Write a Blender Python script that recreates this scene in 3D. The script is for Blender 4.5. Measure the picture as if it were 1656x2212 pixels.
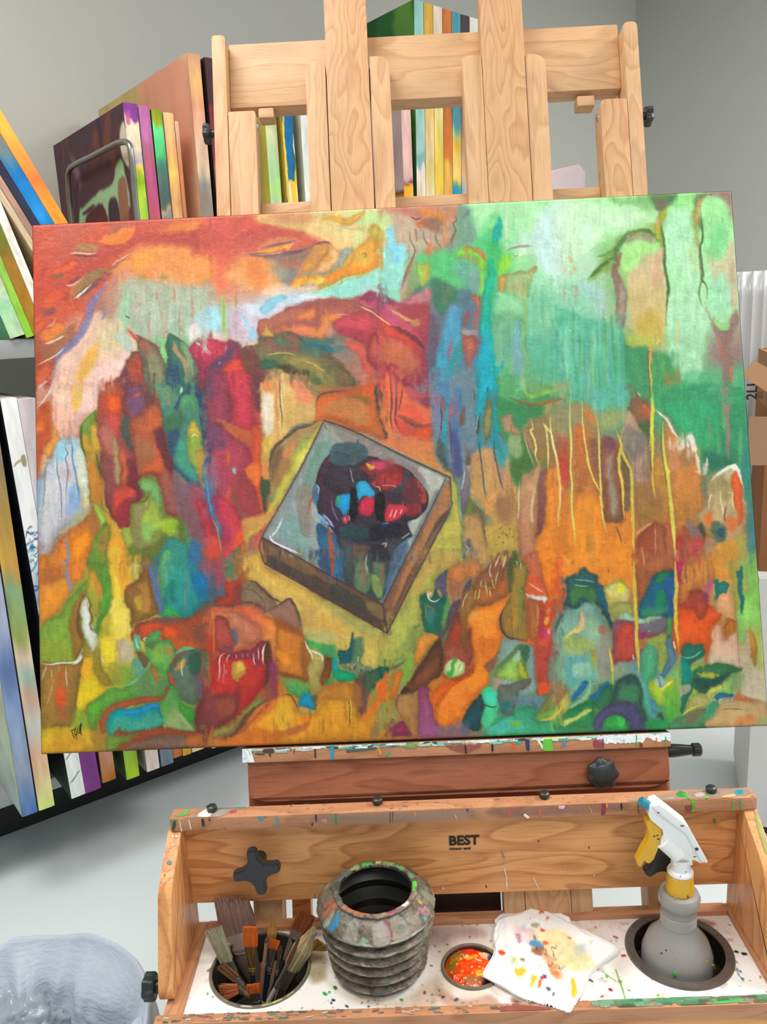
# tone: ambient world fill added through the open side of the room, ceiling lamps, how strongly the pigment reflects
WORLD_S = .52; PAINT_K = .80; YW = 0.9253
LAMPS = [('ceiling_panel_light', (-1.0, 1.0, 3.2), (-1.0, 1.0, 0), 1.3, 1.0, 50, (1, .99, .97)),
         ('ceiling_panel_light', (2.5, 1.7, 3.2), (2.5, 1.7, 0), 1.4, 1.2, 108, (1, .96, .93)),
         ('ceiling_panel_light', (.7, -.5, 3.2), (.7, -.5, 0), 1.4, 1.2, 40, (1, .97, .93))]
import bpy, bmesh, math, random
import numpy as np
from mathutils import Vector, Matrix
C = bpy.context.scene.collection
SC = bpy.context.scene
PI = math.pi
for o in list(bpy.data.objects): bpy.data.objects.remove(o)
# ---------------------------------------------------------------- camera
F_PX = 1800.0; PITCH = math.radians(13.0); ROLL = math.radians(2.7); YAWC = math.radians(YW)
CAM = np.array([0, 0, 1.5])
def rotz(a):
    c, s = math.cos(a), math.sin(a); return np.array([[c, -s, 0], [s, c, 0], [0, 0, 1.]])
_fw = np.array([0, math.cos(PITCH), -math.sin(PITCH)]); _up = np.array([0, math.sin(PITCH), math.cos(PITCH)]); _rt = np.array([1., 0, 0])
CR = rotz(YAWC) @ (_rt * math.cos(ROLL) - _up * math.sin(ROLL)); CU = rotz(YAWC) @ (_up * math.cos(ROLL) + _rt * math.sin(ROLL)); CF = rotz(YAWC) @ _fw
cd = bpy.data.cameras.new('camera'); cam = bpy.data.objects.new('camera', cd); C.objects.link(cam)
cd.sensor_fit = 'VERTICAL'; cd.sensor_height = 36.0; cd.lens = 36.0 * F_PX / 2212; cd.clip_start = .02
cam.matrix_world = Matrix(((CR[0], CU[0], -CF[0], CAM[0]), (CR[1], CU[1], -CF[1], CAM[1]), (CR[2], CU[2], -CF[2], CAM[2]), (0, 0, 0, 1)))
SC.camera = cam
# ---------------------------------------------------------------- world, lamps, exposure
SC.view_settings.view_transform = 'Standard'; SC.view_settings.look = 'None'; SC.view_settings.gamma = 1.0
SC.view_settings.exposure = 0.0
w = bpy.data.worlds.new('world'); SC.world = w; w.use_nodes = True
w.node_tree.nodes['Background'].inputs[0].default_value = (.86, .93, 1.0, 1)
w.node_tree.nodes['Background'].inputs[1].default_value = WORLD_S
def area(name, loc, target, sx, sy, power, col):
    l = bpy.data.lights.new(name, 'AREA'); l.shape = 'RECTANGLE'; l.size = sx; l.size_y = sy; l.energy = power; l.color = col
    o = bpy.data.objects.new(name, l); C.objects.link(o); o.location = loc
    d = Vector(target) - Vector(loc); o.rotation_euler = d.to_track_quat('-Z', 'Y').to_euler(); return o
for a in LAMPS: area(*a)
# ---------------------------------------------------------------- geometry helpers
def ray(x, y): return CF + CR * (x - 828) / F_PX - CU * (y - 1106) / F_PX
def hit(x, y, p0, n):
    d = ray(x, y); t = ((np.asarray(p0, float) - CAM) @ n) / (d @ n); return CAM + d * t
EXx, EXy, EXz = np.array([1., 0, 0]), np.array([0, 1., 0]), np.array([0, 0, 1.])
def onz(x, y, z): return hit(x, y, (0, 0, z), EXz)
def ony(x, y, Y): return hit(x, y, (0, Y, 0), EXy)
def onx(x, y, X): return hit(x, y, (X, 0, 0), EXx)
LEAN = math.radians(16.495)
U = np.array([1., 0, 0]); V = np.array([0, math.sin(LEAN), math.cos(LEAN)]); N = np.array([0, -math.cos(LEAN), math.sin(LEAN)])
PC = np.array([-0.00687, 1.40387, 1.2509])
def E(u, v, o=0.): return PC + U * u + V * v + N * o
def Epx(x, y, o=-.038):
    h = hit(x, y, PC + N * o, N) - PC; return float(h @ U), float(h @ V)

def s2l(c): return tuple(((v / 12.92) if v <= .04045 else ((v + .055) / 1.055) ** 2.4) for v in c)
def lin(h, k=1.0): return tuple(min(1, v * k) for v in s2l(tuple(int(h[i:i+2], 16) / 255 for i in (0, 2, 4)))) + (1,)
MATS = {}
def nt(name):
    m = bpy.data.materials.new(name); m.use_nodes = True; t = m.node_tree
    return m, t, t.nodes['Principled BSDF'], t.nodes, t.links
def plain(name, h, rough=.5, metal=0., noise=.0, nscale=20, spec=.5, **kw):
    m, t, b, n, l = nt(name); c = lin(h)
    b.inputs['Base Color'].default_value = c; b.inputs['Roughness'].default_value = rough; b.inputs['Metallic'].default_value = metal
    b.inputs['Specular IOR Level'].default_value = spec
    for k, v in kw.items(): b.inputs[k.replace('_', ' ')].default_value = v
    tc = n.new('ShaderNodeTexCoord'); nz = n.new('ShaderNodeTexNoise'); nz.inputs['Scale'].default_value = nscale; nz.inputs['Detail'].default_value = 5
    l.new(tc.outputs['Object'], nz.inputs['Vector'])
    mr = n.new('ShaderNodeMapRange'); mr.inputs['To Min'].default_value = 1 - noise; mr.inputs['To Max'].default_value = 1 + noise
    l.new(nz.outputs['Fac'], mr.inputs['Value'])
    mx = n.new('ShaderNodeMix'); mx.data_type = 'RGBA'; mx.blend_type = 'MULTIPLY'; mx.inputs['Factor'].default_value = 1
    mx.inputs['A'].default_value = c; l.new(mr.outputs['Result'], mx.inputs['B']); l.new(mx.outputs['Result'], b.inputs['Base Color'])
    return m
def vcol(name, rough=.5, spec=.4, bump=0., bscale=400, coat=0.):
    m, t, b, n, l = nt(name)
    a = n.new('ShaderNodeAttribute'); a.attribute_name = 'pigment'; l.new(a.outputs['Color'], b.inputs['Base Color'])
    b.inputs['Roughness'].default_value = rough; b.inputs['Specular IOR Level'].default_value = spec; b.inputs['Coat Weight'].default_value = coat
    if bump:
        tc = n.new('ShaderNodeTexCoord'); nz = n.new('ShaderNodeTexNoise'); nz.inputs['Scale'].default_value = bscale; nz.inputs['Detail'].default_value = 3
        bp = n.new('ShaderNodeBump'); bp.inputs['Strength'].default_value = bump; bp.inputs['Distance'].default_value = .001
        l.new(tc.outputs['Object'], nz.inputs['Vector']); l.new(nz.outputs['Fac'], bp.inputs['Height']); l.new(bp.outputs['Normal'], b.inputs['Normal'])
    return m
def film_mat():
    m = vcol('paint_film', .42, .45, .25, 500); n, l = m.node_tree.nodes, m.node_tree.links
    a = [x for x in n if x.type == 'ATTRIBUTE'][0]; l.new(a.outputs['Alpha'], n['Principled BSDF'].inputs['Alpha']); return m
def film(name, O, ax, ay, x0, y0, x1, y1, hitf, text, parent, seed=1, res=1.6, extra=None):
    """a skin of dried paint on a board face; text in photo pixels goes through hitf onto the face; 1 unit = .72 mm"""
    k = .00072; W_, H_ = (x1-x0)/k, (y1-y0)/k; p = Painter(0, 0, W_, H_, res, seed, .5); p.img[:] = hx('a08878'); O = np.array(O, float); ax, ay = np.array(ax, float), np.array(ay, float); az = np.cross(ax, ay)
    p.wf, p.wl, p.sk = .7, .5, 1.
    if extra: extra(p, W_, H_)
    p.map = lambda x, y: (((hitf(x, y) - O) @ ax - x0)/k, (y1 - (hitf(x, y) - O) @ ay)/k); p.run(text)
    P = np.zeros((p.h, p.w, 3)); P[..., 0] = np.linspace(x0, x1, p.w)[None]; P[..., 1] = np.linspace(y1, y0, p.h)[:, None]; P[..., 2] = .00025 + .0005*p.al
    me = grid_mesh(P); a = me.color_attributes.new('pigment', 'FLOAT_COLOR', 'POINT'); d = np.concatenate([srgb2lin(p.img.reshape(-1, 3)), p.al.reshape(-1, 1)], 1).astype(np.float32); a.data.foreach_set('color', d.ravel())
    return put(name, me, M_FILM, frame(O, ax, ay, az), parent)
def oak(name, light, dark, rough=.5, ring=9., mixk=.5, stretch=.055):
    """sawn oak: growth bands along the board's own X axis, fine pores"""
    m, t, b, n, l = nt(name)
    tc = n.new('ShaderNodeTexCoord'); oi = n.new('ShaderNodeObjectInfo')
    ad = n.new('ShaderNodeVectorMath'); ad.operation = 'ADD'
    mu = n.new('ShaderNodeVectorMath'); mu.operation = 'SCALE'; mu.inputs['Scale'].default_value = 7.3
    l.new(oi.outputs['Location'], mu.inputs[0]); l.new(tc.outputs['Object'], ad.inputs[0]); l.new(mu.outputs[0], ad.inputs[1])
    mp = n.new('ShaderNodeMapping'); mp.inputs['Scale'].default_value = (stretch * 60, 14, 14); l.new(ad.outputs[0], mp.inputs['Vector'])
    nz = n.new('ShaderNodeTexNoise'); nz.inputs['Scale'].default_value = 1.; nz.inputs['Detail'].default_value = 1.5; nz.inputs['Distortion'].default_value = .3; l.new(mp.outputs[0], nz.inputs['Vector'])
    m1 = n.new('ShaderNodeMath'); m1.operation = 'MULTIPLY'; m1.inputs[1].default_value = ring; l.new(nz.outputs['Fac'], m1.inputs[0])
    fr = n.new('ShaderNodeMath'); fr.operation = 'FRACT'; l.new(m1.outputs[0], fr.inputs[0])
    cr = n.new('ShaderNodeValToRGB'); e = cr.color_ramp.elements
    e[0].position = 0; e[0].color = (0, 0, 0, 1); e[1].position = .55; e[1].color = (.35, .35, .35, 1)
    x = e.new(.86); x.color = (1, 1, 1, 1); x = e.new(1.0); x.color = (0, 0, 0, 1)
    l.new(fr.outputs[0], cr.inputs['Fac'])
    mp2 = n.new('ShaderNodeMapping'); mp2.inputs['Scale'].default_value = (22, 420, 420); l.new(ad.outputs[0], mp2.inputs['Vector'])
    n2 = n.new('ShaderNodeTexNoise'); n2.inputs['Scale'].default_value = 1.; n2.inputs['Detail'].default_value = 2; l.new(mp2.outputs[0], n2.inputs['Vector'])
    mx = n.new('ShaderNodeMix'); mx.data_type = 'RGBA'; mx.inputs['A'].default_value = lin(light); mx.inputs['B'].default_value = lin(dark)
    a1 = n.new('ShaderNodeMath'); a1.operation = 'MULTIPLY'; a1.inputs[1].default_value = mixk; l.new(cr.outputs[0], a1.inputs[0])
    a2 = n.new('ShaderNodeMapRange'); a2.inputs['From Min'].default_value = .52; a2.inputs['From Max'].default_value = .8; a2.inputs['To Max'].default_value = .6; l.new(n2.outputs['Fac'], a2.inputs['Value'])
    a3 = n.new('ShaderNodeMath'); a3.operation = 'ADD'; a3.use_clamp = True; l.new(a1.outputs[0], a3.inputs[0]); l.new(a2.outputs['Result'], a3.inputs[1])
    l.new(a3.outputs[0], mx.inputs['Factor']); l.new(mx.outputs['Result'], b.inputs['Base Color'])
    b.inputs['Roughness'].default_value = rough; b.inputs['Specular IOR Level'].default_value = .35
    bp = n.new('ShaderNodeBump'); bp.inputs['Strength'].default_value = .15; bp.inputs['Distance'].default_value = .0006
    l.new(n2.outputs['Fac'], bp.inputs['Height']); l.new(bp.outputs['Normal'], b.inputs['Normal'])
    return m

def tag(o, label=None, cat=None, group=None, kind=None):
    if label: o['label'] = label
    if cat: o['category'] = cat
    if group: o['group'] = group
    if kind: o['kind'] = kind
    return o
def thing(name, loc, label, cat, group=None):
    o = bpy.data.objects.new(name, None); C.objects.link(o); o.empty_display_size = .02
    o.matrix_world = Matrix.Translation(Vector(loc)); o['w'] = 1; del o['w']
    MW[o.name] = Matrix.Translation(Vector(loc)); return tag(o, label, cat, group)
MW = {}
def frame(c, ax, ay, az):
    return Matrix(((ax[0], ay[0], az[0], c[0]), (ax[1], ay[1], az[1], c[1]), (ax[2], ay[2], az[2], c[2]), (0, 0, 0, 1)))
def put(name, me, mat, M=None, parent=None):
    """link a mesh whose vertices are local to the world frame M; parent keeps it there"""
    o = bpy.data.objects.new(name, me); C.objects.link(o)
    if mat is not None and not me.materials: me.materials.append(mat)
    M = M or Matrix(); MW[o.name] = M
    if parent is not None:
        o.parent = parent; o.matrix_parent_inverse = Matrix(); o.matrix_basis = MW[parent.name].inverted() @ M
    else: o.matrix_world = M
    return o
def fin(bm, smooth=True, angle=35):
    me = bpy.data.meshes.new('mesh'); bmesh.ops.recalc_face_normals(bm, faces=bm.faces); bm.to_mesh(me); bm.free()
    if smooth:
        me.polygons.foreach_set('use_smooth', [True] * len(me.polygons))
        me.set_sharp_from_angle(angle=math.radians(angle))
    return me
def mat4(a): return frame((0, 0, 0), *a)
def bbox(bm, lo, hi, bev=0., seg=2):
    r = bmesh.ops.create_cube(bm, size=1); vs = r['verts']
    for v in vs: v.co = Vector([lo[i] + (v.co[i] + .5) * (hi[i] - lo[i]) for i in range(3)])
    if bev:
        es = {e for v in vs for e in v.link_edges}
        bmesh.ops.bevel(bm, geom=list(es), offset=bev, segments=seg, affect='EDGES', profile=.6)
    return bm
def plank(name, c, ax, ay, az, L, W, T, mat, parent, bev=.0025, seg=2):
    """a board centred at c: length along ax, width along ay, thickness along az"""
    bm = bmesh.new(); bbox(bm, (-L/2, -W/2, -T/2), (L/2, W/2, T/2), bev, seg)
    return put(name, fin(bm), mat, frame(c, ax, ay, az), parent)
def prism(name, pts, th, c, ax, ay, az, mat, parent=None, bev=.002, seg=2):
    """outline pts in (ax, ay) extruded th along az"""
    bm = bmesh.new(); vs = [bm.verts.new((x, y, 0)) for x, y in pts]; f = bm.faces.new(vs)
    r = bmesh.ops.extrude_face_region(bm, geom=[f]); bmesh.ops.translate(bm, vec=(0, 0, th), verts=[v for v in r['geom'] if isinstance(v, bmesh.types.BMVert)])
    if bev: bmesh.ops.bevel(bm, geom=[e for e in bm.edges], offset=bev, segments=seg, affect='EDGES', profile=.6, clamp_overlap=True)
    return put(name, fin(bm), mat, frame(c, ax, ay, az), parent)
def rnd_poly(pts, rad):
    """round chosen corners: pts = [(x, y, r)]"""
    out = []; n = len(pts)
    for i, p in enumerate(pts):
        r = p[2] if len(p) > 2 else rad
        a = Vector(pts[i-1][:2]) - Vector(p[:2]); b = Vector(pts[(i+1) % n][:2]) - Vector(p[:2])
        if r <= 0: out.append(tuple(p[:2])); continue
        a.normalize(); b.normalize(); q = Vector(p[:2]); k = 5
        for j in range(k + 1):
            t = j / k; out.append(tuple((q + a*r) * (1-t)**2 + q * 2*t*(1-t) + (q + b*r) * t*t))
    return out
def lathe_bm(bm, prof, seg=48, closed=False):
    rings = []
    for r, z in prof: rings.append([bm.verts.new((r*math.cos(2*PI*i/seg), r*math.sin(2*PI*i/seg), z)) for i in range(seg)] if r > 1e-6 else [bm.verts.new((0, 0, z))])
    for a, b in zip(rings, rings[1:]):
        for i in range(seg):
            j = (i+1) % seg
            if len(a) == 1 and len(b) == 1: continue
            if len(a) == 1: bm.faces.new((a[0], b[j], b[i]))
            elif len(b) == 1: bm.faces.new((a[i], a[j], b[0]))
            else: bm.faces.new((a[i], a[j], b[j], b[i]))
    return bm
def lathe(name, prof, mat, c, parent=None, seg=48, ax=None, angle=40):
    """ax: world direction of the lathe axis"""
    bm = lathe_bm(bmesh.new(), prof, seg); az = Vector(ax or (0, 0, 1)).normalized(); q = az.to_track_quat('Z', 'Y').to_matrix().to_4x4()
    return put(name, fin(bm, angle=angle), mat, Matrix.Translation(Vector(c)) @ q, parent)
def tube_bm(bm, pts, rad, seg=10, cap=True, flat=None):
    pts = [Vector(p) for p in pts]; n = len(pts); rr = rad if hasattr(rad, '__len__') else [rad] * n
    t0 = (pts[1] - pts[0]).normalized(); up = Vector((0, 0, 1)) if abs(t0.z) < .9 else Vector((1, 0, 0)); x = t0.cross(up).normalized(); rings = []
    for i, p in enumerate(pts):
        t = (pts[min(i+1, n-1)] - pts[max(i-1, 0)]).normalized(); x = (x - t * x.dot(t)).normalized(); y = t.cross(x)
        rings.append([bm.verts.new(p + (x*math.cos(2*PI*k/seg) + y*math.sin(2*PI*k/seg)) * rr[i]) for k in range(seg)])
    for a, b in zip(rings, rings[1:]):
        for k in range(seg): bm.faces.new((a[k], a[(k+1) % seg], b[(k+1) % seg], b[k]))
    if cap: bm.faces.new(rings[0][::-1]); bm.faces.new(rings[-1])
    return bm
def tube(name, pts, rad, mat, parent=None, seg=12):
    c = Vector(pts[0]); bm = tube_bm(bmesh.new(), [Vector(p) - c for p in pts], rad, seg)
    return put(name, fin(bm, angle=50), mat, Matrix.Translation(c), parent)
def set_pigment(me, rgb_lin):
    a = me.color_attributes.new('pigment', 'FLOAT_COLOR', 'POINT')
    d = np.ones((len(me.vertices), 4), np.float32); d[:, :3] = rgb_lin; a.data.foreach_set('color', d.ravel())
def srgb2lin(a): a = np.clip(a, 0, 1); return np.where(a <= .04045, a / 12.92, ((a + .055) / 1.055) ** 2.4)
def grid_mesh(P, img=None, k=1.0):
    """P: h x w x 3 points -> quad grid mesh, img h x w x 3 srgb pigment"""
    h, w = P.shape[:2]; me = bpy.data.meshes.new('mesh')
    idx = np.arange(h*w).reshape(h, w); q = np.stack([idx[:-1, :-1], idx[1:, :-1], idx[1:, 1:], idx[:-1, 1:]], -1).reshape(-1, 4)
    me.vertices.add(h*w); me.vertices.foreach_set('co', P.reshape(-1).astype(np.float32))
    me.loops.add(len(q)*4); me.loops.foreach_set('vertex_index', q.ravel().astype(np.int32))
    me.polygons.add(len(q)); me.polygons.foreach_set('loop_start', np.arange(0, len(q)*4, 4, dtype=np.int32))
    me.update(calc_edges=True); me.polygons.foreach_set('use_smooth', [True] * len(q))
    if img is not None: set_pigment(me, srgb2lin(img.reshape(-1, 3)) * k)
    return me
def sample(img, x, y):
    h, w = img.shape[:2]; x = np.clip(x, 0, w-1.001); y = np.clip(y, 0, h-1.001); xi = x.astype(int); yi = y.astype(int); fx = (x-xi)[..., None]; fy = (y-yi)[..., None]
    return (img[yi, xi]*(1-fx)+img[yi, xi+1]*fx)*(1-fy)+(img[yi+1, xi]*(1-fx)+img[yi+1, xi+1]*fx)*fy
def splats(name, items, c, ax, ay, az, parent, mat=None):
    """dried paint on a face: items (x, y, length, width, hex[, angle]) as low domed blobs in the face's own plane"""
    bm = bmesh.new(); cols = []; rs = random.Random(len(items) * 7 + 3)
    for it in items:
        x, y, L, W, h = it[:5]; an = it[5] if len(it) > 5 else 0
        k = 12; ring = []; rim = []; ca, sa = math.cos(an), math.sin(an); T = min(.0012, .0004 + W * .08)
        for rr, z in ((1., 0.0), (.78, .7), (0, 1.)):
            if rr == 0: vs = [bm.verts.new((x, y, T))]; cols.append(h)
            else:
                vs = []
                for j in range(k):
                    a = 2*PI*j/k; jt = 1 + (rs.random() - .5) * .35
                    px, py = math.cos(a)*L/2*rr*jt, math.sin(a)*W/2*rr*jt
                    vs.append(bm.verts.new((x + px*ca - py*sa, y + px*sa + py*ca, T*z))); cols.append(h)
            ring.append(vs)
        for a, b in zip(ring, ring[1:]):
            for j in range(k):
                if len(b) == 1: bm.faces.new((a[j], a[(j+1) % k], b[0]))
                else: bm.faces.new((a[j], a[(j+1) % k], b[(j+1) % k], b[j]))
    me = bpy.data.meshes.new('mesh'); bm.to_mesh(me); bm.free(); me.polygons.foreach_set('use_smooth', [True] * len(me.polygons))
    set_pigment(me, np.array([lin(h)[:3] for h in cols])); return put(name, me, mat or M_PAINT, frame(c, ax, ay, az), parent)
# ---------------------------------------------------------------- the painter: pigment laid on a canvas grid
def hx(h):
    h = h.strip()
    return np.array([int(h[i:i+2], 16) for i in (0, 2, 4)], np.float32) / 255.

def vnoise(h, w, cell, seed, cy=None):
    """smooth value noise, h x w, feature size cell (cy = vertical size)"""
    r = np.random.RandomState(seed)
    cy = cy or cell
    gh, gw = int(h / cy) + 3, int(w / cell) + 3
    g = r.rand(gh, gw).astype(np.float32)
    y = np.arange(h) / cy; x = np.arange(w) / cell
    yi = y.astype(int); xi = x.astype(int)
    fy = (y - yi)[:, None]; fx = (x - xi)[None]
    fy = fy * fy * (3 - 2 * fy); fx = fx * fx * (3 - 2 * fx)
    a = g[yi][:, xi]; b = g[yi][:, xi + 1]; c = g[yi + 1][:, xi]; d = g[yi + 1][:, xi + 1]
    return ((a * (1 - fx) + b * fx) * (1 - fy) + (c * (1 - fx) + d * fx) * fy).astype(np.float32)

def vblur(a, k):
    for _ in range(2):
        for ax in (0, 1): a = sum(np.roll(a, d, ax) for d in range(-k, k+1)) / (2*k+1)
    return a

def spline(p, closed, n=5):
    p = np.asarray(p, float)
    if len(p) < 3: return p
    out = []
    m = len(p)
    rng_ = range(m) if closed else range(m - 1)
    for i in rng_:
        if closed: a, b, c, d = p[i-1], p[i], p[(i+1) % m], p[(i+2) % m]
        else: a, b, c, d = p[max(i-1, 0)], p[i], p[i+1], p[min(i+2, m-1)]
        for k in range(n):
            t = k / n
            out.append(.5 * ((2*b) + (-a+c)*t + (2*a-5*b+4*c-d)*t*t + (-a+3*b-3*c+d)*t**3))
    if not closed: out.append(p[-1])
    return np.array(out)

class Painter:
    def __init__(s, x0, y0, x1, y1, sc, seed=1, warp=1.0):
        s.x0, s.y0, s.sc = x0, y0, sc
        s.w, s.h = int((x1 - x0) * sc) + 1, int((y1 - y0) * sc) + 1
        s.img = np.zeros((s.h, s.w, 3), np.float32); s.al = np.zeros((s.h, s.w), np.float32); s.map = None; s.mod = 0; s.only = None
        s.rs = np.random.RandomState(seed)
        def wf(c, sd): return vnoise(s.h, s.w, c * sc, sd) - .5
        s.wx = (wf(34, seed+1) * 9 + wf(9, seed+2) * 4.5 + wf(3.4, seed+8) * 2.2) * warp
        s.wy = (wf(34, seed+3) * 9 + wf(9, seed+4) * 4.5 + wf(3.4, seed+9) * 2.2) * warp
        X, Y = np.meshgrid(np.arange(s.w) / sc + x0, np.arange(s.h) / sc + y0)
        s.X0 = X.astype(np.float32); s.Y0 = Y.astype(np.float32)
        s.wx = s.wx.astype(np.float32); s.wy = s.wy.astype(np.float32)
        s.X = s.X0 + s.wx; s.Y = s.Y0 + s.wy
        s.wf = .8; s.wl = .3; s.sk = 1.6      # how far fills / lines wander, how soft fills are
        s.tn = vnoise(s.h, s.w, 5 * sc, seed+5, 26 * sc)      # brush streak noise (upright)
        s.tm = vnoise(s.h, s.w, 16 * sc, seed+6)
        s.T = (0, 0, 1.)
    def base(s, rows, xs, ys):
        g = np.array([[hx(c) for c in r.split()] for r in rows])
        big = 26.
        wx = (vnoise(s.h, s.w, 60*s.sc, 77) - .5) * big * 2; wy = (vnoise(s.h, s.w, 60*s.sc, 78) - .5) * big * 2
        fx = np.clip((s.X + wx - xs[0]) / (xs[1]-xs[0]), 0, len(xs) - 1.001); fy = np.clip((s.Y + wy - ys[0]) / (ys[1]-ys[0]), 0, len(ys) - 1.001)
        xi = fx.astype(int); yi = fy.astype(int); fx = fx - xi; fy = fy - yi
        k = lambda t: t*t*(3-2*t)
        fx = k(fx)[..., None]; fy = k(fy)[..., None]
        s.img[:] = (g[yi, xi]*(1-fx)+g[yi, xi+1]*fx)*(1-fy)+(g[yi+1, xi]*(1-fx)+g[yi+1, xi+1]*fx)*fy
    def _box(s, pts, pad):
        x0 = int(max(0, (pts[:, 0].min() - pad - s.x0) * s.sc)); x1 = int(min(s.w, (pts[:, 0].max() + pad - s.x0) * s.sc + 2))
        y0 = int(max(0, (pts[:, 1].min() - pad - s.y0) * s.sc)); y1 = int(min(s.h, (pts[:, 1].max() + pad - s.y0) * s.sc + 2))
        return (slice(y0, y1), slice(x0, x1)) if x1 > x0 and y1 > y0 else None
    def _blend(s, b, a, col, tex=.10):
        s.al[b] += (1 - s.al[b]) * a; a = a[..., None]
        t = 1 + tex * ((s.tn[b] - .5) * .7 + (s.tm[b] - .5))[..., None]
        s.img[b] = s.img[b] * (1 - a) + np.clip(col * t, 0, 1) * a
    def fill(s, pts, col, soft=3, alpha=1., smooth=True, col2=None, tex=.10):
        p = spline(pts, True, 4) if smooth else np.asarray(pts, float)
        b = s._box(p, soft * 1.5 + 8)
        if b is None: return
        soft = soft * s.sk
        X, Y = s.X0[b] + s.wf * s.wx[b], s.Y0[b] + s.wf * s.wy[b]
        inside = np.zeros(X.shape, bool); d2 = np.full(X.shape, 1e9, np.float32)
        q = np.roll(p, -1, 0)
        for (ax, ay), (bx, by) in zip(p, q):
            if ay != by:
                c = ((Y >= min(ay, by)) & (Y < max(ay, by))) & (X < (bx-ax)*(Y-ay)/(by-ay)+ax)
                inside ^= c
            dx, dy = bx-ax, by-ay; L2 = dx*dx+dy*dy+1e-9
            t = np.clip(((X-ax)*dx+(Y-ay)*dy)/L2, 0, 1)
            d2 = np.minimum(d2, (X-ax-t*dx)**2+(Y-ay-t*dy)**2)
        sd = np.sqrt(d2) * np.where(inside, 1, -1)
        a = np.clip(sd / soft + .5, 0, 1); a = a*a*(3-2*a) * alpha
        if col2 is not None:
            ymn, ymx = p[:, 1].min(), p[:, 1].max()
            t = np.clip((Y-ymn)/(ymx-ymn), 0, 1)[..., None]
            col = col*(1-t)+col2*t
        if s.mod and alpha >= .95 and soft < 12:      # the artist's own modelling: forms turn darker towards their outline
            e = np.exp(-np.maximum(sd, 0) / 9.)[..., None]; lx = np.clip((X - p[:, 0].mean()) * .006 + (Y - p[:, 1].mean()) * .004, -.5, .5)[..., None]
            col = col * (1 + s.mod * (.32 - e * .95 - lx * .35))
        s._blend(b, a, col, tex)
    def stroke(s, pts, col, w=3, soft=1.5, alpha=1., taper=0, w2=None, tex=.08):
        p = spline(pts, False, 4)
        b = s._box(p, w + soft + 8)
        if b is None: return
        X, Y = s.X0[b] + s.wl * s.wx[b], s.Y0[b] + s.wl * s.wy[b]
        best = np.full(X.shape, -1e9, np.float32); n = len(p)-1
        w2 = w if w2 is None else w2
        for i in range(n):
            (ax, ay), (bx, by) = p[i], p[i+1]
            dx, dy = bx-ax, by-ay; L2 = dx*dx+dy*dy+1e-9
            t = np.clip(((X-ax)*dx+(Y-ay)*dy)/L2, 0, 1)
            u = (i+t)/n
            ww = w + (w2-w)*u
            if taper: ww = ww*np.clip(np.minimum(u, 1-u)*4, .15, 1)
            best = np.maximum(best, ww/2-np.sqrt((X-ax-t*dx)**2+(Y-ay-t*dy)**2))
        a = np.clip(best/soft+.5, 0, 1)
        s._blend(b, a*a*(3-2*a)*alpha, col, tex)
    def run(s, text):
        for line in text.strip().split('\n'):
            line = line.split('#')[0].strip()
            if not line: continue
            if line[0] == '@':
                v = [float(a) for a in line[1:].split()]; s.T = tuple(v); continue
            if line[0] == 'W':
                s.wf, s.wl, s.sk = [float(a) for a in line[1:].split()]; continue
            head, body = line.split(':'); hd = head.split(); v = np.array([float(a) for a in body.split()]).reshape(-1, 2)
            pts = v * s.T[2] + np.array(s.T[:2])
            if s.map is not None: pts = np.array([s.map(*q) for q in pts])
            k = hd[0]
            if s.only is not None and s.only != (k in 'TS' and float(hd[2]) <= 5): continue
            cs = hd[1].split('/'); col = hx(cs[0]); c2 = hx(cs[1]) if len(cs) > 1 else None
            f = [float(a) for a in hd[2:]]
            if k == 'P': s.fill(pts, col, f[0] if f else 3, f[1] if len(f) > 1 else 1, True, c2)
            elif k == 'Q': s.fill(pts, col, f[0] if f else 2, f[1] if len(f) > 1 else 1, False, c2)
            elif k == 'S': s.stroke(pts, col, f[0] if f else 3, f[1] if len(f) > 1 else 1.5, f[2] if len(f) > 2 else 1, 0, f[3] if len(f) > 3 else None)
            elif k == 'T': s.stroke(pts, col, f[0] if f else 3, f[1] if len(f) > 1 else 1.5, f[2] if len(f) > 2 else 1, 1)
            elif k == 'V':     # upright runs of thin paint scattered over a box: colours, count, width, length, alpha
                (xa, ya), (xb, yb) = pts[0], pts[1]
                n, w, ln, al = int(f[0]), f[1], f[2], f[3]
                for _ in range(n):
                    c = hx(cs[s.rs.randint(len(cs))]); x = s.rs.uniform(xa, xb); y = s.rs.uniform(ya, yb - ln*.3)
                    l = ln*s.rs.uniform(.4, 1.2); sl = f[4] if len(f) > 4 else .03
                    s.stroke([(x, y), (x+sl*l, y+l)], c, w*s.rs.uniform(.5, 1.6), w*1.1, al*s.rs.uniform(.4, 1), 1)
            elif k == 'B':     # loose brush dabs over a box at an angle
                (xa, ya), (xb, yb) = pts[0], pts[1]
                n, w, ln, al, an = int(f[0]), f[1], f[2], f[3], np.radians(f[4])
                for _ in range(n):
                    c = hx(cs[s.rs.randint(len(cs))]); x = s.rs.uniform(xa, xb); y = s.rs.uniform(ya, yb)
                    l = ln*s.rs.uniform(.4, 1.2); t = an+s.rs.uniform(-.35, .35); dx, dy = np.cos(t)*l/2, -np.sin(t)*l/2
                    s.stroke([(x-dx, y-dy), (x+dx*.1, y+dy*.1+s.rs.uniform(-.15, .15)*l), (x+dx, y+dy)], c, w*s.rs.uniform(.5, 1.5), w*.7, al*s.rs.uniform(.4, 1), 1)
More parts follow.
